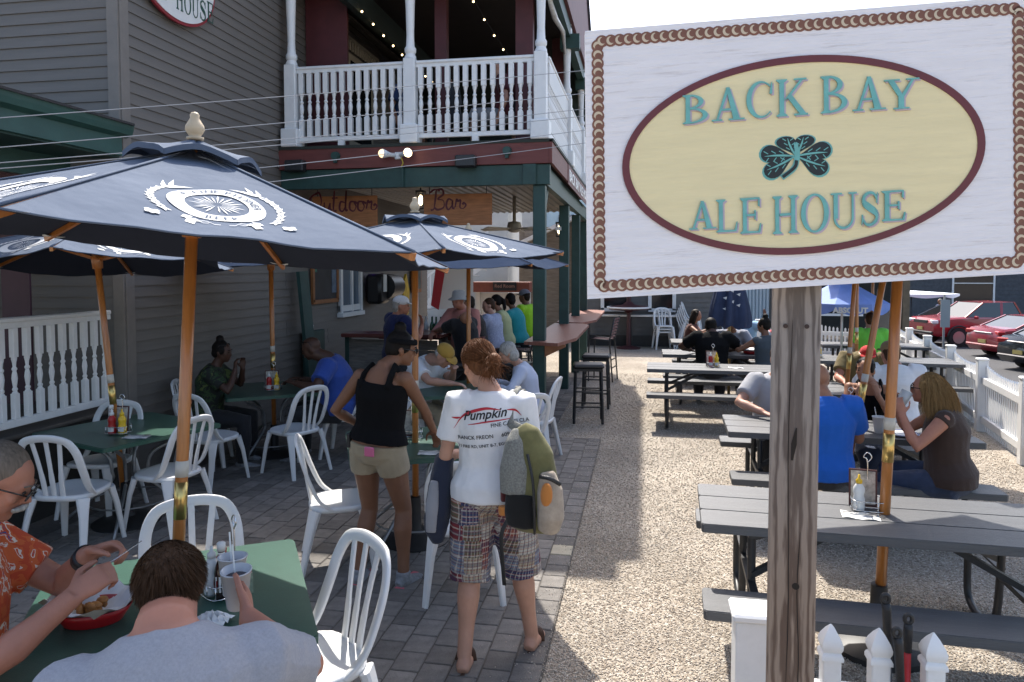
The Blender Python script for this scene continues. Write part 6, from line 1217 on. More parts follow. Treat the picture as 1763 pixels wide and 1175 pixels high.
    for i, s in enumerate((-1, 1)):
        hj = P+r*s*.092*k*(1+(fat-1)*.4)-U*.03*k
        if feet: ft = Vector((*feet[i][:2], fz+.075)); fd = Vector((*feet[i][2:], 0)).normalized() if len(feet[i]) > 2 else f
        elif sit is None: ft = hj+r*s*.02; ft.z = fz+.075; fd = (f+r*s*.2).normalized()
        else: ft = hj+f*(tl*.92)+r*s*.04; ft.z = fz+.075; fd = f
        kn, an = ik(hj, ft, tl, sl_, (f+U*.6+r*s*.12) if sit is not None else f); g = 1+(fat-1)*.5
        a0 = (.088 if fm else .084)*k*g
        body.tube([hj+U*.04-O, hj-O, hj.lerp(kn, .3)-O, hj.lerp(kn, .7)-O, kn-O, kn.lerp(an, .28)-O-f*.01, kn.lerp(an, .65)-O, an-O], [a0*.9, a0*1.03, a0*.97, a0*.74, a0*.60, a0*.66, a0*.46, .038*k], 14)
        fl = .255*k*.72; so_b = so if shoes else body
        so_b.tube([an-fd*.055+U*(-.045)-O, an-fd*.03-U*.03-O, an+fd*.05-U*.045-O, an+fd*(fl*.75)-U*.055-O, an+fd*(fl)-U*.06-O], [(.028, .028), (.037, .042), (.042, .034), (.044, .022), (.03, .014)], 12, up=U)
        if shoes: so.tube([an+U*.03-O, an-U*.03-O], [.046, .05], 12); me = remesh(so, max(vox*.8, .007), 2); me.materials.append(shoes); put('shoe', me, t); so = B()
        if pants:
            if leg == 'long': pa.tube([hj+U*.05-O, hj-O, hj.lerp(kn, .5)-O, kn-O, kn.lerp(an, .5)-O, an-U*.02-O], [a0*1.05, a0*1.08+.01, a0*.92+.014, a0*.68+.022, a0*.6+.026, .058*k], 14)
            elif leg == 'knee': pa.tube([hj+U*.05-O, hj-O, hj.lerp(kn, .4)-O, hj.lerp(kn, 1.0)-O, kn.lerp(an, .12)-O], [a0*1.05+.01, a0*1.1+.014, a0*1.0+.026, a0*.80+.036, a0*.80+.036], 16)
            elif leg == 'short': pa.tube([hj+U*.05-O, hj-O, hj.lerp(kn, .34)-O], [a0*1.02, a0*1.08+.008, a0*1.02+.012], 16)
    if pants: tor(pa, -.2, .12, .012)
    def fin(bb, nm, mat, v, it, wv=0): 
        me = remesh(bb, v, it, wv, len(label), 1.); me.materials.append(mat); return put(nm, me, t)
    fin(body, 'body', skin(skin_), vox, 3 if det else 4)
    if shirt: fin(sh, 'shirt', shirt, max(vox, .009), 5, wr)
    if pants: fin(pa, 'trousers' if leg == 'long' else 'shorts', pants, max(vox, .009), 5, wr)
    # hair
    hm = HAIRM[hairc]; hb = B()
    if hair in ('short', 'updo', 'bun', 'long', 'pony', 'bob'):
        hs(hb, (0, -.026, .040), (.083, .095, .087), 20, 12); hs(hb, (0, -.052, -.012), (.074, .066, .070))
        if nape: hs(hb, (0, -.050, -.075), (.066, .050, .050)); hs(hb, (0, -.045, .0), (.082, .075, .08))
        if hair == 'short': hs(hb, (0, -.056, -.055), (.058, .046, .042))
        if hair != 'short':
            for s in (-1, 1): hs(hb, (s*.066, .0, .02), (.018, .05, .05))
        if hair == 'bun': hs(hb, (0, -.045, .142), (.042, .044, .040))
        if hair == 'updo': hs(hb, (0, -.022, .045), (.092, .106, .094), 20, 12); hs(hb, (.035, -.135, -.02), (.04, .04, .045)); hs(hb, (.02, -.125, -.035), (.045, .038, .045)); hs(hb, (-.0, -.09, -.05), (.05, .04, .05))
        if hair == 'long':
            hb.tube([hp_(0, -.05, .04), hp_(0, -.085, -.06), hp_(0, -.10, -.16), hp_(0, -.085, -.27)], [(.085, .05), (.092, .05), (.088, .042), (.05, .02)], 14, up=hf)
            for s in (-1, 1): hb.tube([hp_(s*.06, .01, .07), hp_(s*.083, .0, -.02), hp_(s*.088, -.02, -.13), hp_(s*.075, -.03, -.22)], [.03, .03, .034, .015], 10)
        if hair == 'pony': hb.tube([hp_(0, -.10, .05), hp_(0, -.15, .0), hp_(0, -.15, -.12), hp_(0, -.12, -.22)], [.03, .035, .032, .012], 10)
        if hair == 'bob':
            hs(hb, (0, -.05, -.035), (.096, .075, .085)); hs(hb, (0, -.02, .05), (.095, .10, .085))
    if hb.v: fin(hb, 'hair', hm, min(vox, .010), 3, .004)
    if hair == 'fringe': bb = B(); hs(bb, (0, -.035, .0), (.081, .078, .045)); fin(bb, 'hair', hm, min(vox, .010), 2)
    # face
    if det or vox < .0145:
        for s in (-1, 1):
            bb = B(); hs(bb, (s*.031, .083, .008), (.012, .006, .006), 10, 6); bb.build('eye', M('eye_dark', (.03, .02, .015), .2), t, True)
            bb = B(); bb.tube([hp_(s*.016, .092, .031), hp_(s*.034, .089, .035), hp_(s*.05, .078, .03)], [(.0035, .003)]*3, 6); bb.build('eyebrow', HAIRM['brown'] if hairc in ('blonde', 'auburn') else hm, t, True)
        bb = B(); hs(bb, (0, .0945, -.058), (.021, .004, .0055), 10, 6); bb.build('mouth', M('lip', (.30, .10, .08), .5), t, True)
    if beard: bb = B(); bb.tube([hp_(-.045, .082, -.052), hp_(-.02, .100, -.042), hp_(0, .103, -.040), hp_(.02, .100, -.042), hp_(.045, .085, -.050), hp_(.062, .085, -.040)], [.004, .011, .009, .011, .008, .003], 8); bb.build('moustache', HAIRM['grey'], t, True)
    if glasses:
        gm = M('glasses_'+glasses, (.012, .012, .013), .15, spec=.7); up_ = .075 if glasses == 'up' else 0; bk = -.055 if glasses == 'up' else 0
        bb = B()
        for s in (-1, 1):
            bb.tube([hp_(s*.034+.023*math.cos(a), .100+bk, .006+up_+.017*math.sin(a)) for a in np.linspace(0, 2*PI, 15)], .0028, 6); bb.tube([hp_(s*.056, .098+bk, .010+up_), hp_(s*.080, .04+bk, .010+up_*.8), hp_(s*.082, -.015+bk*.3, .005+up_*.3)], .0028, 6)
        bb.tube([hp_(-.012, .102+bk, .010+up_), hp_(.012, .102+bk, .010+up_)], .0025, 6); go = bb.build('glasses', gm, t, True)
        for s in (-1, 1): bb = B(); hs(bb, (s*.034, .099+bk, .006+up_), (.022, .002, .016), 12, 6); bb.build('lens', M('clear_lens', (.25, .27, .3), .05, trans=.7) if glasses == 'clear' else M('dark_lens', (.01, .01, .012), .06, spec=.9), go, True)
    if hat:
        kind, col = hat; cm = cloth(kind+'_'+str(col), col); bb = B()
        if kind == 'cap':
            hs(bb, (0, -.012, .058), (.086, .106, .078), 20, 10); me = bb.mesh('cap', cm, True); put('cap', me, t); bb = B(); n = 14; v = []
            for z in (.052, .046):
                for a in np.linspace(R(20), R(160), n): v.append(hp_(.080*math.cos(a), .062+.02*math.sin(a), z)); 
                for a in np.linspace(R(20), R(160), n): v.append(hp_(.084*math.cos(a), .066+.098*math.sin(a), z-.018*math.sin(a)))
            q = 2*n; bb.add(v, [(i, i+1, n+i+1, n+i) for i in range(n-1)]+[(q+i, q+n+i, q+n+i+1, q+i+1) for i in range(n-1)]+[(n+i, n+i+1, q+n+i+1, q+n+i) for i in range(n-1)]); bb.build('cap_brim', cm, t, True)
        elif kind == 'bucket':
            n = 24; v = []
            for rx, ry, z in ((.0, .0, .142), (.06, .07, .140), (.08, .095, .12), (.092, .11, .045), (.14, .158, .012), (.145, .162, .006), (.09, .108, .04)):
                for i in range(n): a = 2*PI*i/n; v.append(hp_(rx*math.cos(a), -.012+ry*math.sin(a), z+.006*math.sin(a*3)*(rx > .1)))
            bb.add(v, [(i*n+j, i*n+(j+1) % n, (i+1)*n+(j+1) % n, (i+1)*n+j) for i in range(6) for j in range(n)]); bb.build('bucket_hat', cm, t, True)
    return dict(root=t, O=O, hp=hp_, HC=HC, HM=HM, hk=hk, spine=spine, fw=fw, r=r, f=f, wr=wrs, k=k)
# ---------------------------------------------------------------- who is there
from mathutils.bvhtree import BVHTree
def child(P, nm): return [o for o in bpy.data.objects if o.parent == P['root'] and o.name.split('.')[0] == nm][0]
def plaid():
    m = bpy.data.materials.new('patchwork_plaid'); m.use_nodes = True; N, L, b = nodes_of(m); tc = N.new('ShaderNodeTexCoord')
    v = N.new('ShaderNodeTexVoronoi'); v.distance = 'CHEBYCHEV'; v.inputs['Scale'].default_value = 11.5; v.inputs['Randomness'].default_value = .25; L.new(tc.outputs['Object'], v.inputs['Vector']); sp = N.new('ShaderNodeSeparateColor'); L.new(v.outputs['Color'], sp.inputs[0])
    cr = N.new('ShaderNodeValToRGB'); cr.color_ramp.interpolation = 'CONSTANT'; e = cr.color_ramp.elements; e[0].color = (.045, .055, .12, 1); e[1].position = .17; e[1].color = (.30, .25, .18, 1)
    for p, c in ((.33, (.17, .035, .04)), (.5, (.42, .40, .36)), (.64, (.13, .11, .07)), (.8, (.16, .20, .27)), (.92, (.25, .09, .07))): q = e.new(p); q.color = (*c, 1)
    L.new(sp.outputs[0], cr.inputs[0]); sx = N.new('ShaderNodeSeparateXYZ'); L.new(tc.outputs['Object'], sx.inputs[0]); cur = cr.outputs[0]
    ax = N.new('ShaderNodeMath'); ax.operation = 'ADD'; L.new(sx.outputs[0], ax.inputs[0]); L.new(sx.outputs[1], ax.inputs[1])
    for src, fr, th, col, fac, k in ((sx.outputs[2], 34, .72, (.50, .46, .40), .6, 1), (ax.outputs[0], 30, .70, (.03, .035, .07), .6, 2), (sx.outputs[2], 58, .80, (.22, .03, .035), .65, 0), (ax.outputs[0], 52, .82, (.52, .48, .42), .6, 1), (sx.outputs[2], 17, .6, (.05, .06, .11), .35, 2)):
        mu = N.new('ShaderNodeMath'); mu.operation = 'MULTIPLY_ADD'; mu.inputs[1].default_value = fr; L.new(src, mu.inputs[0]); L.new(sp.outputs[k], mu.inputs[2]); f_ = N.new('ShaderNodeMath'); f_.operation = 'FRACT'; L.new(mu.outputs[0], f_.inputs[0]); g = N.new('ShaderNodeMath'); g.operation = 'GREATER_THAN'; g.inputs[1].default_value = th; L.new(f_.outputs[0], g.inputs[0]); h = N.new('ShaderNodeMath'); h.operation = 'MULTIPLY'; h.inputs[1].default_value = fac; L.new(g.outputs[0], h.inputs[0])
        mx = N.new('ShaderNodeMix'); mx.data_type = 'RGBA'; L.new(h.outputs[0], mx.inputs[0]); L.new(cur, mx.inputs[6]); mx.inputs[7].default_value = (*col, 1); cur = mx.outputs[2]
    L.new(cur, b.inputs['Base Color']); b.inputs['Roughness'].default_value = .9; b.inputs['Specular IOR Level'].default_value = .15
    return m
def blotch(name, cols, scale):
    m = bpy.data.materials.new(name); m.use_nodes = True; N, L, b = nodes_of(m); tc = N.new('ShaderNodeTexCoord'); n = N.new('ShaderNodeTexNoise'); n.inputs['Scale'].default_value = scale; n.inputs['Detail'].default_value = 3; n.inputs['Distortion'].default_value = 1.2; L.new(tc.outputs['Object'], n.inputs['Vector']); cr = N.new('ShaderNodeValToRGB'); cr.color_ramp.interpolation = 'CONSTANT'; e = cr.color_ramp.elements
    for i, (p, c) in enumerate(cols):
        q = e[i] if i < 2 else e.new(p); q.position = p; q.color = (*c, 1)
    L.new(n.outputs[0], cr.inputs[0]); L.new(cr.outputs[0], b.inputs['Base Color']); b.inputs['Roughness'].default_value = .8; return m
W_SHIRT = cloth('white_tee', (.74, .74, .76)); BLACK = M('cloth_black', (.007, .007, .008), .9, spec=.12, bump=.3, bs=380); KHAKI = cloth('khaki', (.34, .28, .19), var=.12); DENIM = cloth('denim', (.04, .055, .10), var=.2); DARKP = cloth('charcoal', (.03, .03, .034)); SNEAK = cloth('sneaker', (.25, .26, .28), var=.3, vs=30); SANDAL = cloth('brown_leather', (.06, .03, .018))
# -- the two standing women
P1 = person('standing woman in black tank top and khaki shorts, seen from behind', (-1.63, 4.25, .90), (.22, 1), 1.66, 'f', 1.10, side=.10, head=(-52, 14), hand_l=(-1.80, 4.42, .98), el_l=(-.9, -.6, -.3), hand_r=(-1.33, 4.62, .84), el_r=(.8, -.5, -.2), feet=((-1.76, 4.25, -.15, 1), (-1.47, 4.26, .35, 1)), skin_='brown', shirt=BLACK, sleeve='tank', pants=KHAKI, leg='short', shoes=SNEAK, hair='bun', hairc='black', glasses='dark', vox=.009, det=1, wr=.004, headpos=(-1.50, 4.35, 1.50))
hp_ = P1['hp']; bb = B(); bb.tube([hp_(.086*math.sin(a), -.012+.100*math.cos(a), .052+.012*math.cos(a)) for a in np.linspace(0, 2*PI, 25)], [(.005, .017)]*25, 8); bb.build('headband', BLACK, P1['root'], True)
O = P1['O']; bk = P1['spine'](-.02)-P1['f']*.165-O
ph = thing('mobile_phone', 'pink mobile phone in the back pocket of the khaki shorts', 'phone', bk+O+P1['r']*.05+Vector((0, 0, .012)), math.atan2(-.22, 1)); b = B(); b.box((0, 0, 0), (.07, .014, .06), bev=.006); b.build('case', M('pink_case', (.55, .12, .24), .4), ph)
b = B(); b.box((0, 0, 0), (.025, .03, .09), bev=.006); tag(b.build('pocket_flashlight', RUB, loc=bk+O-P1['r']*.13+Vector((0, .07, .05))), 'black gadget clipped to the left hip of the khaki shorts', 'gadget')
for i, (x, y) in enumerate(((-1.76, 4.25), (-1.47, 4.26))): b = B(); b.tube([(x-O.x-.01+.05*i*0, y-O.y-.06, .012), (x-O.x, y-O.y+.08, .012), (x-O.x+.02, y-O.y+.19, .014)], [(.036, .012), (.044, .012), (.034, .012)], 12, up=(0, 0, 1)); b.build('pink_sole', M('pink_sole', (.62, .13, .17), .5), P1['root'], True)
P2 = person('standing woman in white printed t-shirt and patchwork plaid shorts, seen from behind', (-.745, 3.50, .90), (-.10, 1), 1.66, 'f', 1.10, head=(32, 24), hand_l=(-.96, 3.70, 1.02), el_l=(-.25, -1, -.7), hand_r=(-.64, 3.70, 1.12), el_r=(.35, -.6, -1), feet=((-.86, 3.40, -.1, 1), (-.56, 3.66, .1, 1)), skin_='fair', shirt=W_SHIRT, sleeve='short', pants=plaid(), leg='knee', hair='updo', hairc='auburn', vox=.0085, det=1, wr=.007, headpos=(-.825, 3.57, 1.515))
# feet in flip-flops
for i, (x, y, a) in enumerate(((-.86, 3.40, R(6)), (-.56, 3.66, R(-6)))):
    t = thing('flip_flop', ('brown flip-flop under the plaid woman\'s left heel', 'brown flip-flop on the plaid woman\'s right foot')[i], 'sandal', (x, y, 0), a); b = B(); b.tube([(0, -.07, .012), (0, .03, .012), (.005, .12, .012), (0, .185, .012)], [(.032, .010), (.034, .010), (.044, .010), (.03, .010)], 14, up=(0, 0, 1)); b.build('sole', SANDAL, t, True); b = B(); b.sweep(catmull([(-.043, .05, .03), (-.03, .08, .065), (0, .11, .072), (.03, .08, .065), (.043, .05, .03)], 4), .03, .006, (0, 0, 1)); b.build('strap', SANDAL, t, True)
# hair strands: auburn updo with stray ends
def head_pts(P, n, seed, cond, rad=(.085, .098, .090), c=(0, -.026, .040)):
    g = np.random.default_rng(seed); d = g.normal(size=(n*3, 3)); d /= np.linalg.norm(d, axis=1)[:, None]; k = cond(d); d = d[k][:n]; HM = np.array(P['HM']); O_ = np.array(P['HC']-P['O']); q = d*np.array(rad)+np.array(c); return (q*P['hk'])@HM.T+O_, d, HM
pts, d, HM = head_pts(P2, 3400, 3, lambda d: (d[:, 1] < .5) & (d[:, 2] > -.55), (.094, .108, .097), (0, -.022, .045)); tgt = (np.array([.02, -.125, -.035])*P2['hk'])@HM.T+np.array(P2['HC']-P2['O']); strands('hair_strands', P2['root'], HAIRM['auburn'], pts, (tgt-pts)+.25*(pts-np.array(P2['HC']-P2['O'])), .075, 4, .0011, .02, 5, .06)
q0 = tgt+np.random.default_rng(8).normal(size=(420, 3))*.022; strands('loose_hair', P2['root'], HAIRM['auburn'], q0, np.random.default_rng(9).normal(size=(420, 3))+np.array([.2, -.6, -.2]), .075, 5, .0014, .22, 10, .3)
# print on the shirt back, laid on the cloth
sho = child(P2, 'shirt'); sb_ = bpy.data.meshes; vs_ = [v.co.copy() for v in sho.data.vertices]; bvh = BVHTree.FromPolygons(vs_, [tuple(p.vertices) for p in sho.data.polygons])
r_, f_ = P2['r'], P2['f']; bc = P2['spine'](.58)-P2['O']
def lay(me, cx, cz, rot, mat, nm, off=.003):
    a = arr(me); out = []
    for x, y, z in a:
        X = x*math.cos(rot)-y*math.sin(rot)+cx; Z = x*math.sin(rot)+y*math.cos(rot)+cz; o = bc+r_*X+Vector((0, 0, Z))-f_*.5; h = bvh.ray_cast(o, f_)[0]; p = (h if h else o+f_*.36)-f_*off; out.append(tuple(p))
    setarr(me, np.array(out)); me.materials.append(mat); put(nm, me, sho)
INK = M('shirt_ink', (.015, .015, .018), .7); RINK = M('shirt_red', (.45, .02, .035), .7)
lay(text_mesh('Pumpkin', .062, 0, shear=.35, bold=.0012), -.125, .075, R(7), INK, 'printed_word'); lay(text_mesh('FINE CARSI CLA', .026, 0, bold=.0003), .015, .048, R(8), INK, 'printed_line'); lay(text_mesh('RANCK FREON     609-5', .027, 0, bold=.0003), -.155, -.025, R(7), INK, 'printed_line'); lay(text_mesh('11 FIRE RD, UNIT B-7, EGG HA TW', .0215, 0, bold=.0003), -.155, -.068, R(7), INK, 'printed_line')
def swoosh(p, w, nm):
    b = B(); q = catmull([(x, y, 0) for x, y in p], 8); n = len(q)
    for i in range(n-1): wa, wb_ = w*math.sin(PI*i/(n-1))+.0012, w*math.sin(PI*(i+1)/(n-1))+.0012; b.add([(q[i].x, q[i].y-wa, 0), (q[i+1].x, q[i+1].y-wb_, 0), (q[i+1].x, q[i+1].y+wb_, 0), (q[i].x, q[i].y+wa, 0)], [(0, 1, 2, 3)])
    lay(b.mesh(nm, []), 0, 0, 0, RINK, nm)
swoosh([(-.175, .03), (-.12, .10), (-.02, .135), (.06, .13)], .006, 'printed_swoosh'); swoosh([(-.185, .085), (-.16, .082), (-.14, .085)], .004, 'printed_swoosh'); swoosh([(-.10, .055), (0, .075), (.12, .09)], .0025, 'printed_swoosh'); swoosh([(.09, .13), (.13, .125), (.16, .10)], .004, 'printed_swoosh')
# backpack over her right shoulder
pk = thing('backpack', 'green and grey patchwork backpack hanging from the plaid woman\'s right shoulder', 'backpack', (-.50, 3.30, .78), R(-14))
def pad(nm, mat, secs, par=pk, vox=.009): 
    b = B(); b.tube([s[0] for s in secs], [s[1] for s in secs], 20, up=(0, 1, 0)); me = remesh(b, vox, 6, .004, 5); me.materials.append(mat); return put(nm, me, par)
OLV = cloth('olive_canvas', (.15, .14, .06), var=.2, vs=14); GRYC = cloth('grey_weave', (.21, .21, .19), var=.35, vs=120); BRG = cloth('burgundy_panel', (.12, .03, .03), var=.2); TANC = cloth('oat_panel', (.38, .31, .24), var=.2, vs=20); ORG = cloth('orange_panel', (.52, .20, .05))
pad('main_body', OLV, [((.0, .0, .0), (.10, .06)), ((.0, 0, .03), (.13, .085)), ((.0, 0, .2), (.132, .09)), ((-.01, .0, .36), (.11, .075)), ((-.04, 0, .46), (.07, .05)), ((-.06, 0, .49), (.03, .025))])
pad('grey_panel', GRYC, [((-.06, -.055, .18), (.085, .05)), ((-.065, -.055, .30), (.08, .05)), ((-.07, -.035, .42), (.055, .04)), ((-.07, -.01, .475), (.03, .02))])
pad('side_panel', BRG, [((-.135, -.0, .12), (.025, .055)), ((-.135, 0, .25), (.022, .06)), ((-.115, 0, .37), (.02, .045)), ((-.10, 0, .42), (.01, .02))])
pad('front_pocket', TANC, [((.10, -.06, .03), (.05, .05)), ((.115, -.065, .10), (.065, .065)), ((.11, -.06, .22), (.06, .06)), ((.09, -.05, .30), (.035, .035))])
pad('mesh_pocket', cloth('black_mesh', (.012, .012, .012)), [((-.03, -.07, .03), (.075, .035)), ((-.03, -.075, .10), (.085, .04)), ((-.03, -.07, .19), (.08, .035))])
pad('orange_patch', ORG, [((-.12, -.065, .07), (.03, .02)), ((-.12, -.07, .12), (.03, .025))])
b = B(); b.sphere((.112, -.108, .205), (.030, .022, .060), 14, 10); b.build('pocket_flap', ORG, pk, True)
b = B(); b.tube(catmull([(.05, -.10, .02), (.055, -.115, .12), (.045, -.11, .26), (.01, -.09, .38)], 5), .007, 6); b.tube(catmull([(.17, -.09, .26), (.13, -.12, .29), (.08, -.11, .29)], 4), .010, 6); b.build('zip', RUB, pk, True)
sp_ = P2['spine'](.86)+P2['r']*.155-Vector((-.50, 3.30, .78)); sp_ = Matrix.Rotation(R(14), 3, 'Z') @ sp_
b = B(); b.sweep(catmull([(-.06, .02, .46), sp_+Vector((-.02, -.105, -.06)), sp_+Vector((-.025, -.03, .066)), sp_+Vector((-.02, .08, .02)), (-.03, .13, .30), (-.02, .09, .05)], 6), .045, .010, (0, -1, .2)); b.build('shoulder_strap', GRYC, pk, True)
b = B(); b.sweep(catmull([(-.10, -.05, .06), (-.13, -.07, -.02), (-.13, -.06, -.15), (-.125, -.05, -.27)], 5), .02, .004, (0, -1, 0)); b.build('strap_tail', RUB, pk, True)
# jacket over her left forearm
jk = thing('draped_jacket', 'navy jacket with grey lining draped over the plaid woman\'s left arm', 'jacket', (-1.0, 3.47, .62)); b = B(); b.tube([(0.02, .03, .44), (.0, .02, .32), (-.01, .0, .18), (-.02, -.01, .06), (-.01, -.01, .0)], [(.05, .06), (.06, .07), (.068, .075), (.062, .06), (.03, .03)], 16); me = remesh(b, .009, 4, .010, 4); me.materials.append(cloth('navy_fleece', (.022, .028, .05))); put('shell', me, jk)
b = B(); b.tube([(-.015, -.05, .33), (-.025, -.06, .2), (-.03, -.058, .07)], [(.022, .022), (.038, .026), (.03, .022)], 12); me = remesh(b, .008, 3, .004, 4); me.materials.append(cloth('grey_lining', (.26, .27, .30))); put('lining', me, jk)
# -- the front table
P3 = person('seated man in heather grey t-shirt seen from behind, holding a cup', (-1.075, 1.45, .58), (-.585, .81), 1.86, 'm', 1.12, lean=.27, shz=.05, nape=1, sit=.45, head=(-6, -4), hand_r=(-1.19, 1.985, .935), el_r=(.8, .5, -.7), hdir_r=(-.45, .80, .22), palm_r=(-.85, -.35, -.1), hand_l=(-1.60, 1.86, .80), el_l=(-.9, -.2, -.2), hdir_l=(-.2, .95, -.2), skin_='ruddy', shirt=cloth('heather_grey', (.30, .305, .335), var=.10, vs=140), pants=DENIM, hair='short', hairc='brown', vox=.0075, det=1, wr=.009, curl=(.3, .42, .45, .5, .55), headpos=(-1.215, 1.665, 1.180), hsc=.90, neck_fwd=.1, feet=((-1.45, 1.75), (-1.2, 1.95)))
pts, d, HM = head_pts(P3, 5200, 11, lambda d: (d[:, 2] > -.95) & (d[:, 1] < .55), (.0835, .0955, .0875)); cen = np.array(P3['HC']-P3['O']); crown = (np.array([-.01, -.055, .115]))@HM.T+cen; strands('hair_strands', P3['root'], HAIRM['brown'], pts, (pts-crown)*1.6-.25*(pts-cen)+np.array([0, 0, -.03]), .030, 4, .0009, .05, 12, .04)
P4 = person('seated man in orange patterned shirt with glasses and handlebar moustache, cut by the left edge', (-2.24, 1.90, .56), (.86, .46), 1.86, 'm', 1.15, lean=.22, sit=.45, head=(2, 30), hand_l=(-1.857, 2.118, 1.03), el_l=(-.3, .5, -.8), hdir_l=(.33, .14, .10), palm_l=(.1, -.5, -.8), hand_r=(-1.738, 1.92, .983), el_r=(.4, -.5, -.7), hdir_r=(.22, .26, .20), palm_r=(-.3, .5, -.6), skin_='ruddy', shirt=blotch('aloha_shirt', ((0, (.55, .07, .02)), (.44, (.62, .12, .03)), (.55, (.72, .62, .52)), (.60, (.58, .08, .02)), (.68, (.05, .08, .25)), (.71, (.60, .10, .03))), 16), pants=KHAKI, hair='short', hairc='ashy', glasses='clear', beard=1, vox=.0075, det=1, wr=.007, curl=(.9, 1.0, 1.1, 1.2, 1.25), headpos=(-2.09, 2.01, 1.30), feet=((-2.05, 2.2), (-1.95, 1.9)))
w_ = P4['wr'][-1]; b = B(); c = w_[1].lerp(w_[2], .88)-P4['O']; dd = (w_[2]-w_[1]).normalized(); b.tube([c-dd*.02, c+dd*.02], .040, 18); b.build('wristwatch', RUB, P4['root'], True)
fk = thing('fork', 'steel fork held by the man in the orange shirt', 'fork', (-1.70, 2.06, 1.03)); b = B(); b.sweep([(.05, .06, .06), (0, 0, .02), (-.05, -.02, -.005), (-.085, -.03, -.012)], [.006, .006, .016, .018], .002, (0, 0, 1)); b.build('shaft', WIRE, fk, True)
# -- couple at the wall table
person('woman with a high bun in green and black top, elbows on the wall table', (-4.36, 6.60, .54), (1, .30), 1.66, 'f', 1.2, lean=.30, sit=.45, head=(-8, 8), hand_l=(-4.02, 6.72, 1.00), hand_r=(-4.02, 6.58, 1.00), el_l=(.3, .5, -1), el_r=(.3, -.5, -1), hdir_l=(0, 0, 1), hdir_r=(0, 0, 1), palm_l=(.6, -.7, 0), palm_r=(.6, .7, 0), skin_='dark', shirt=blotch('green_black_top', ((0, (.012, .014, .012)), (.48, (.03, .06, .02)), (.56, (.012, .012, .012)), (.62, (.09, .12, .03))), 11), sleeve='short', pants=DARKP, shoes=SNEAK, hair='bun', hairc='black', glasses='up', vox=.012, curl=.8)
person('bald man in royal blue shirt leaning over the wall table', (-3.14, 7.12, .54), (-1, -.22), 1.80, 'm', 1.32, lean=.32, sit=.45, head=(0, 22), hand_l=(-3.45, 6.72, .86), hand_r=(-3.62, 7.2, .82), el_l=(.2, -.8, -.6), skin_='dark', shirt=cloth('royal_blue', (.03, .07, .30)), pants=DARKP, shoes=SNEAK, glasses='up', vox=.012, headpos=(-3.43, 7.05, 1.175))
# -- bar
person('standing man in navy shirt and white cap at the bar', (-3.06, 8.62, .92), (.72, .70), 1.72, 'm', 1.12, lean=.10, head=(-30, 4), hand_l=(-2.9, 9.5, 1.14), hand_r=(-2.74, 8.72, 1.30), el_r=(.3, -.6, -.8), hdir_r=(-.1, .1, 1), skin_='ruddy', shirt=cloth('navy_polo', (.016, .022, .085)), pants=DARKP, shoes=SNEAK, hair='short', hairc='grey', hat=('cap', (.72, .72, .72)), glasses='up', vox=.013, headpos=(-2.98, 8.64, 1.545))
person('man in salmon shirt and grey bucket hat at the bar corner', (-2.52, 10.05, .92), (-.35, -1), 1.78, 'm', 1.12, lean=.18, head=(-12, 0), hand_l=(-2.25, 9.55, .98), hand_r=(-2.85, 9.6, 1.13), el_l=(.9, .2, -.4), skin_='ruddy', shirt=cloth('salmon', (.50, .20, .16), var=.12), sleeve='long', pants=KHAKI, shoes=SNEAK, hair='fringe', hairc='grey', hat=('bucket', (.36, .34, .31)), vox=.013, headpos=(-2.57, 9.88, 1.57))
person('bald man in black shirt with sunglasses on his head reaching along the bar', (-2.27, 9.27, .83), (-1, .45), 1.75, 'm', 1.1, lean=.38, sit=.75, head=(-70, 10), hand_l=(-2.82, 9.58, 1.16), el_l=(-.2, -.9, -.3), hand_r=(-2.75, 9.75, 1.14), skin_='tan', shirt=cloth('black_polo', (.010, .010, .012)), pants=DARKP, shoes=SNEAK, glasses='up', vox=.013, headpos=(-2.30, 9.25, 1.33))
bar_g = 'patrons along the bar side'
for (lab, x, y, hz, sk, sh_, sl_, ha, hc, ht, fem) in (('dark haired patron in brown shirt at the bar, behind the orange pole', -2.42, 10.52, 1.47, 'tan', cloth('dark_brown', (.035, .028, .025)), 'short', 'short', 'dark', None, 'm'), ('brown haired patron in lavender print shirt at the bar', -2.24, 10.84, 1.43, 'fair', blotch('lavender_print', ((0, (.35, .37, .50)), (.5, (.46, .48, .60)), (.6, (.28, .30, .44))), 30), 'short', 'short', 'brown', None, 'm'), ('dark ponytailed woman in pale yellow top at the bar', -2.18, 11.42, 1.42, 'tan', cloth('pale_lemon', (.52, .53, .28)), 'short', 'pony', 'black', None, 'f'), ('dark haired patron in teal shirt at the bar', -2.02, 11.75, 1.42, 'brown', cloth('teal', (.03, .30, .33)), 'long', 'short', 'black', None, 'f'), ('man in lime green shirt and grey cap at the end of the bar', -2.04, 12.85, 1.47, 'brown', cloth('lime', (.36, .68, .03)), 'short', 'short', 'dark', ('cap', (.20, .20, .24)), 'm')):
    person(lab, (x, y, .84), (-1, .12+.35*math.sin(y*7)), 1.66+.1*math.sin(y*5), fem, 1.12, lean={'d': .3, 'b': .2}.get(lab[0], .12), sit=.75, head=((8, 4), (40, 12), (-15, 8), (25, -3), (60, 0))[int((y-10.3)*2) % 5], hand_l=(x-.45, y-.12, 1.12), hand_r=(x-.45, y+.2, 1.12), skin_=sk, shirt=sh_, sleeve=sl_, pants=DARKP, shoes=DARKP, hair=ha, hairc=hc, hat=ht, vox=.015, group=bar_g, feet=((x-.30, y-.1), (x-.30, y+.1)))
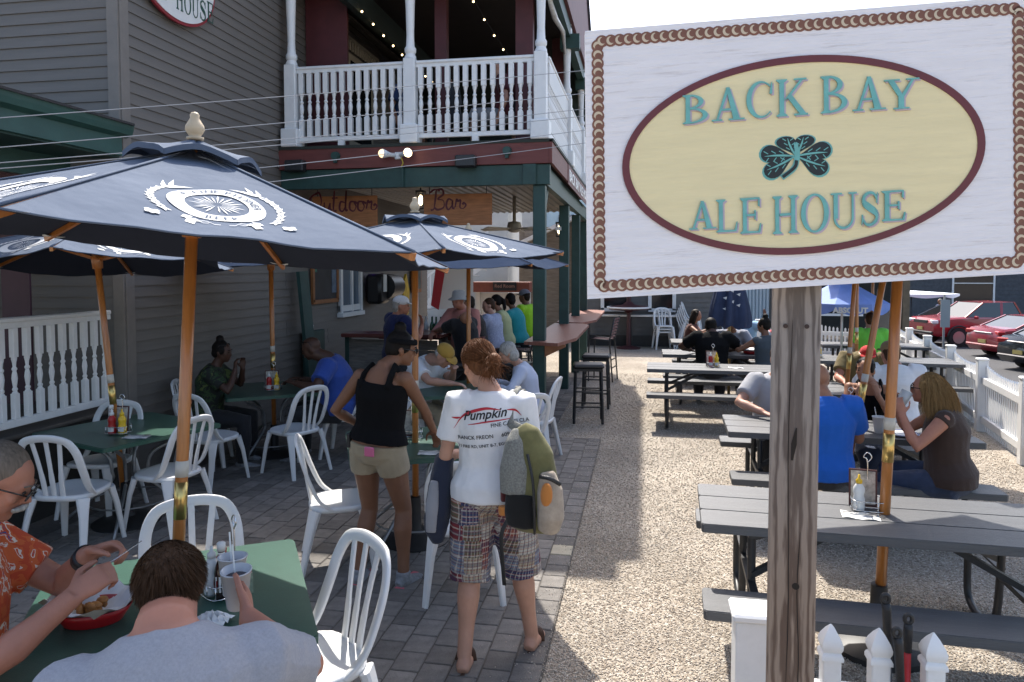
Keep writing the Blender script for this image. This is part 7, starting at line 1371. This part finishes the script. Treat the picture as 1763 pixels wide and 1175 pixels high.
person('seated man in white polo and mustard cap, head bowed', (-2.42, 7.50, .54), (1, -.35), 1.76, 'm', 1.15, lean=.52, sit=.45, head=(-4, 38), hand_l=(-1.95, 7.30, .95), hand_r=(-1.90, 7.08, .84), el_r=(.3, -.8, -.5), skin_='fair', shirt=W_SHIRT, pants=KHAKI, shoes=SNEAK, hair='fringe', hairc='grey', hat=('cap', (.42, .25, .05)), vox=.0125, headpos=(-2.04, 7.24, 1.10))
person('seated woman with curly grey hair in pale blue cardigan', (-1.16, 7.44, .54), (-1, -.15), 1.62, 'f', 1.15, lean=.35, sit=.45, head=(5, 22), hand_l=(-1.5, 7.2, .80), hand_r=(-1.55, 7.55, .80), el_l=(.4, -.8, -.4), skin_='fair', shirt=cloth('pale_blue', (.50, .53, .64)), sleeve='long', pants=KHAKI, shoes=SNEAK, hair='bob', hairc='grey', vox=.0125, headpos=(-1.385, 7.36, 1.13))
# -- picnic tables
person('man in bright blue t-shirt seen from behind at the picnic table', (1.30, 5.52, .53), (-.05, 1), 1.82, 'm', 1.15, lean=.12, sit=.45, head=(10, 6), hand_l=(1.2, 6.0, .76), hand_r=(1.52, 5.95, .76), el_r=(.5, -.4, -.9), skin_='tan', shirt=cloth('bright_blue', (.015, .115, .50)), pants=DARKP, shoes=SNEAK, vox=.010, wr=.009, headpos=(1.285, 5.67, 1.18), feet=((1.2, 5.95), (1.5, 5.95)))
P = person('dark haired woman in black strap top resting her chin on her hands', (1.99, 6.85, .53), (-.22, -1), 1.66, 'f', 1.0, lean=.30, sit=.45, head=(-20, 2), hand_l=(1.985, 6.60, .93), hand_r=(1.83, 6.57, .93), el_l=(.4, -.2, -1), el_r=(-.3, -.2, -1), hdir_l=(-.15, .25, 1), hdir_r=(.3, .25, 1), palm_l=(-.3, .9, 0), palm_r=(.3, .9, 0), skin_='tan', shirt=BLACK, sleeve='tank', pants=DENIM, shoes=SNEAK, hair='pony', hairc='black', glasses='up', vox=.010, curl=.75, headpos=(1.935, 6.78, 1.115), feet=((1.8, 6.45), (2.0, 6.45)))
P = person('blonde woman in brown sleeveless top and sunglasses drinking from a glass', (2.16, 5.53, .53), (-.92, .30), 1.70, 'f', 1.22, lean=.20, sit=.45, head=(-4, 0), hand_l=(1.80, 5.44, .985), hand_r=(1.82, 5.62, 1.00), el_l=(.35, -.5, -.9), el_r=(.2, .5, -.9), hdir_l=(-.12, .12, .6), hdir_r=(-.15, -.05, .6), palm_l=(.3, .8, 0), palm_r=(.2, -.9, 0), skin_='ruddy', shirt=cloth('chocolate', (.055, .035, .028)), sleeve='cap', pants=DENIM, shoes=SNEAK, hair='long', hairc='blonde', glasses='dark', vox=.010, wr=.006, curl=.7, headpos=(2.01, 5.60, 1.145), feet=((1.75, 5.85), (1.85, 6.0)))
pts, d, HM = head_pts(P, 3600, 21, lambda d: (d[:, 1] < .35) & (d[:, 2] > -.3), (.088, .10, .092)); cen = np.array(P['HC']-P['O']); strands('hair_strands', P['root'], HAIRM['blonde'], pts, (pts-cen)*np.array([1, 1, .2])+np.array([0, 0, -.08]), .25, 7, .0010, .30, 22, .05)
g = thing('beer_glass', 'pint glass of beer at the blonde woman\'s lips', 'glass', (1.83, 5.535, 1.06), (R(0), R(28), R(10))); b = B(); b.lathe([(.03, -.06), (.04, .08), (.037, .08), (.028, -.05)], 18); b.build('glass', M('clear_glass', (.92, .93, .93), .08, trans=.5), g, True); b = B(); b.lathe([(.026, -.05), (.033, .03), (.0, .031)], 16); b.build('beer', M('beer_amber', (.62, .34, .06), .1), g, True)
person('man in red cap and olive shirt facing the viewer', (2.52, 8.86, .53), (-.25, -1), 1.76, 'm', 1.15, lean=.25, sit=.45, head=(0, 8), hand_l=(2.75, 8.4, .76), hand_r=(2.2, 8.42, .76), skin_='ruddy', shirt=cloth('olive_tee', (.17, .13, .055)), pants=DARKP, shoes=SNEAK, hair='short', hairc='dark', hat=('cap', (.48, .02, .02)), vox=.012, headpos=(2.53, 8.78, 1.00))
person('man in white t-shirt and tan cap seen from behind', (2.42, 7.52, .53), (.05, 1), 1.80, 'm', 1.2, lean=.18, sit=.45, head=(10, 4), hand_l=(2.2, 8.0, .76), hand_r=(2.65, 8.0, .76), skin_='ruddy', shirt=W_SHIRT, pants=DARKP, shoes=SNEAK, hair='short', hairc='brown', hat=('cap', (.23, .16, .085)), vox=.012, headpos=(2.40, 7.62, 1.17), feet=((2.3, 7.95), (2.5, 7.95)))
person('person in grey t-shirt mostly hidden by the wooden post', (1.20, 6.86, .53), (.1, -1), 1.76, 'm', 1.15, lean=.2, sit=.45, hand_l=(1.4, 6.4, .76), hand_r=(1.02, 6.42, .78), el_r=(-1, .1, -.3), skin_='fair', shirt=cloth('mid_grey', (.36, .36, .38)), pants=DARKP, shoes=SNEAK, hair='short', hairc='brown', vox=.014)
person('person in lime green shirt seen from behind at a far picnic table', (3.68, 12.62, .53), (.1, 1), 1.7, 'm', 1.2, lean=.15, sit=.45, skin_='fair', shirt=cloth('lime_tee', (.20, .66, .08)), pants=DARKP, shoes=SNEAK, hair='short', hairc='brown', vox=.017, feet=((3.6, 13.0), (3.8, 13.0)))
person('man in black shirt seen from behind at the far left tables', (1.0, 10.83, .53), (.0, 1), 1.85, 'm', 1.25, lean=.22, sit=.45, hand_l=(.72, 11.25, .78), hand_r=(1.3, 11.3, .78), el_l=(-1, -.2, -.2), el_r=(1, -.2, -.2), skin_='dark', shirt=BLACK, pants=DARKP, shoes=DARKP, hair='short', hairc='black', vox=.014, headpos=(.99, 11.0, 1.17), feet=((.85, 11.25), (1.15, 11.25)))
person('woman in grey tank with pink edging, arm stretched across the far table', (1.78, 10.86, .53), (-.55, 1), 1.72, 'f', 1.15, lean=.15, sit=.45, head=(25, 6), hand_l=(1.38, 11.1, .84), el_l=(-.5, -.6, -.3), hand_r=(1.8, 11.3, .78), skin_='brown', shirt=cloth('slate_tank', (.06, .075, .09)), sleeve='cap', pants=cloth('hot_pink', (.65, .06, .22)), shoes=SNEAK, hair='bun', hairc='black', vox=.014, feet=((1.6, 11.25), (1.85, 11.25)))
person('person in grey shirt bending over food, facing the viewer at the far left tables', (1.42, 12.05, .53), (-.15, -1), 1.72, 'm', 1.1, lean=.40, sit=.45, head=(0, 25), hand_l=(1.6, 11.6, .78), hand_r=(1.25, 11.6, .78), skin_='brown', shirt=cloth('pale_grey', (.28, .30, .36)), pants=DARKP, shoes=DARKP, hair='short', hairc='black', vox=.015)
person('long haired woman in sunlight turned to the right at the far left tables', (.86, 13.75, .53), (1, -.3), 1.64, 'f', 1.0, lean=.22, sit=.45, head=(0, 6), hand_l=(1.25, 13.6, .85), hand_r=(1.22, 13.35, .95), skin_='tan', shirt=cloth('rust_top', (.10, .035, .025)), sleeve='cap', pants=DENIM, shoes=DARKP, hair='long', hairc='dark', vox=.015)
person('person in pale blue shirt raising an arm at the farthest table', (1.92, 14.0, .53), (-.6, -1), 1.7, 'm', 1.05, lean=.15, sit=.45, head=(0, 5), hand_l=(2.2, 13.7, 1.15), el_l=(.5, -.5, -.5), skin_='brown', shirt=cloth('sky_blue', (.30, .48, .66)), pants=DARKP, shoes=DARKP, hair='short', hairc='black', vox=.016)
person('person in red and white top behind the woman in pink edging', (2.2, 12.1, .53), (-.3, -1), 1.7, 'f', 1.15, lean=.2, sit=.45, skin_='brown', shirt=blotch('red_white_top', ((0, (.65, .62, .6)), (.5, (.55, .05, .06)), (.6, (.6, .6, .6))), 6), pants=DARKP, shoes=DARKP, hair='bun', hairc='black', vox=.016)
person('grey haired person in blue jacket standing behind the parked cars', (13.8, 37.0, -.15), (-1, -.3), 1.72, 'm', 1.1, skin_='fair', shirt=cloth('navy_jacket', (.03, .05, .14)), sleeve='long', pants=DARKP, shoes=DARKP, hair='short', hairc='grey', vox=.022)
# -- upstairs
for lab, x, y, z, sit_, shm, sk, fa_ in (('person in maroon shirt standing behind the balcony railing', -1.72, 10.5, DZ+.90, None, cloth('maroon_tee', (.13, .02, .03)), 'fair', (-.5, -1)), ('person in navy shirt seated upstairs behind the left balusters', -3.55, 10.3, DZ+.54, .45, cloth('navy_tee', (.03, .05, .12)), 'tan', (1, -.1)), ('person in dark tee seated upstairs behind the middle post', -2.75, 10.2, DZ+.54, .45, cloth('charcoal_tee', (.05, .05, .055)), 'tan', (-1, .1)), ('person in grey shorts seated upstairs at the right balusters', -1.95, 10.0, DZ+.54, .45, cloth('maroon_dark', (.08, .02, .025)), 'fair', (-1, -.3))):
    person(lab, (x, y, z), fa_, 1.74, 'm', 1.1, lean=.1, sit=sit_, skin_=sk, shirt=shm, pants=DARKP if 'grey' not in lab else cloth('grey_shorts', (.25, .25, .26)), leg='knee', shoes=SNEAK, hair='short', hairc='dark', vox=.016, group='people on the balcony')
t = thing('balcony_table', 'dark round table upstairs behind the railing', 'table', (-3.1, 10.3, DZ)); b = B(); b.lathe([(.04, 0), (.04, .72)], 10); b.build('pedestal', FRAME, t); b = B(); b.lathe([(.38, .72), (.38, .75)], 24); b.build('tabletop', M('dark_wood', (.03, .02, .015), .5), t)
bpy.data.scenes.remove(TMP)
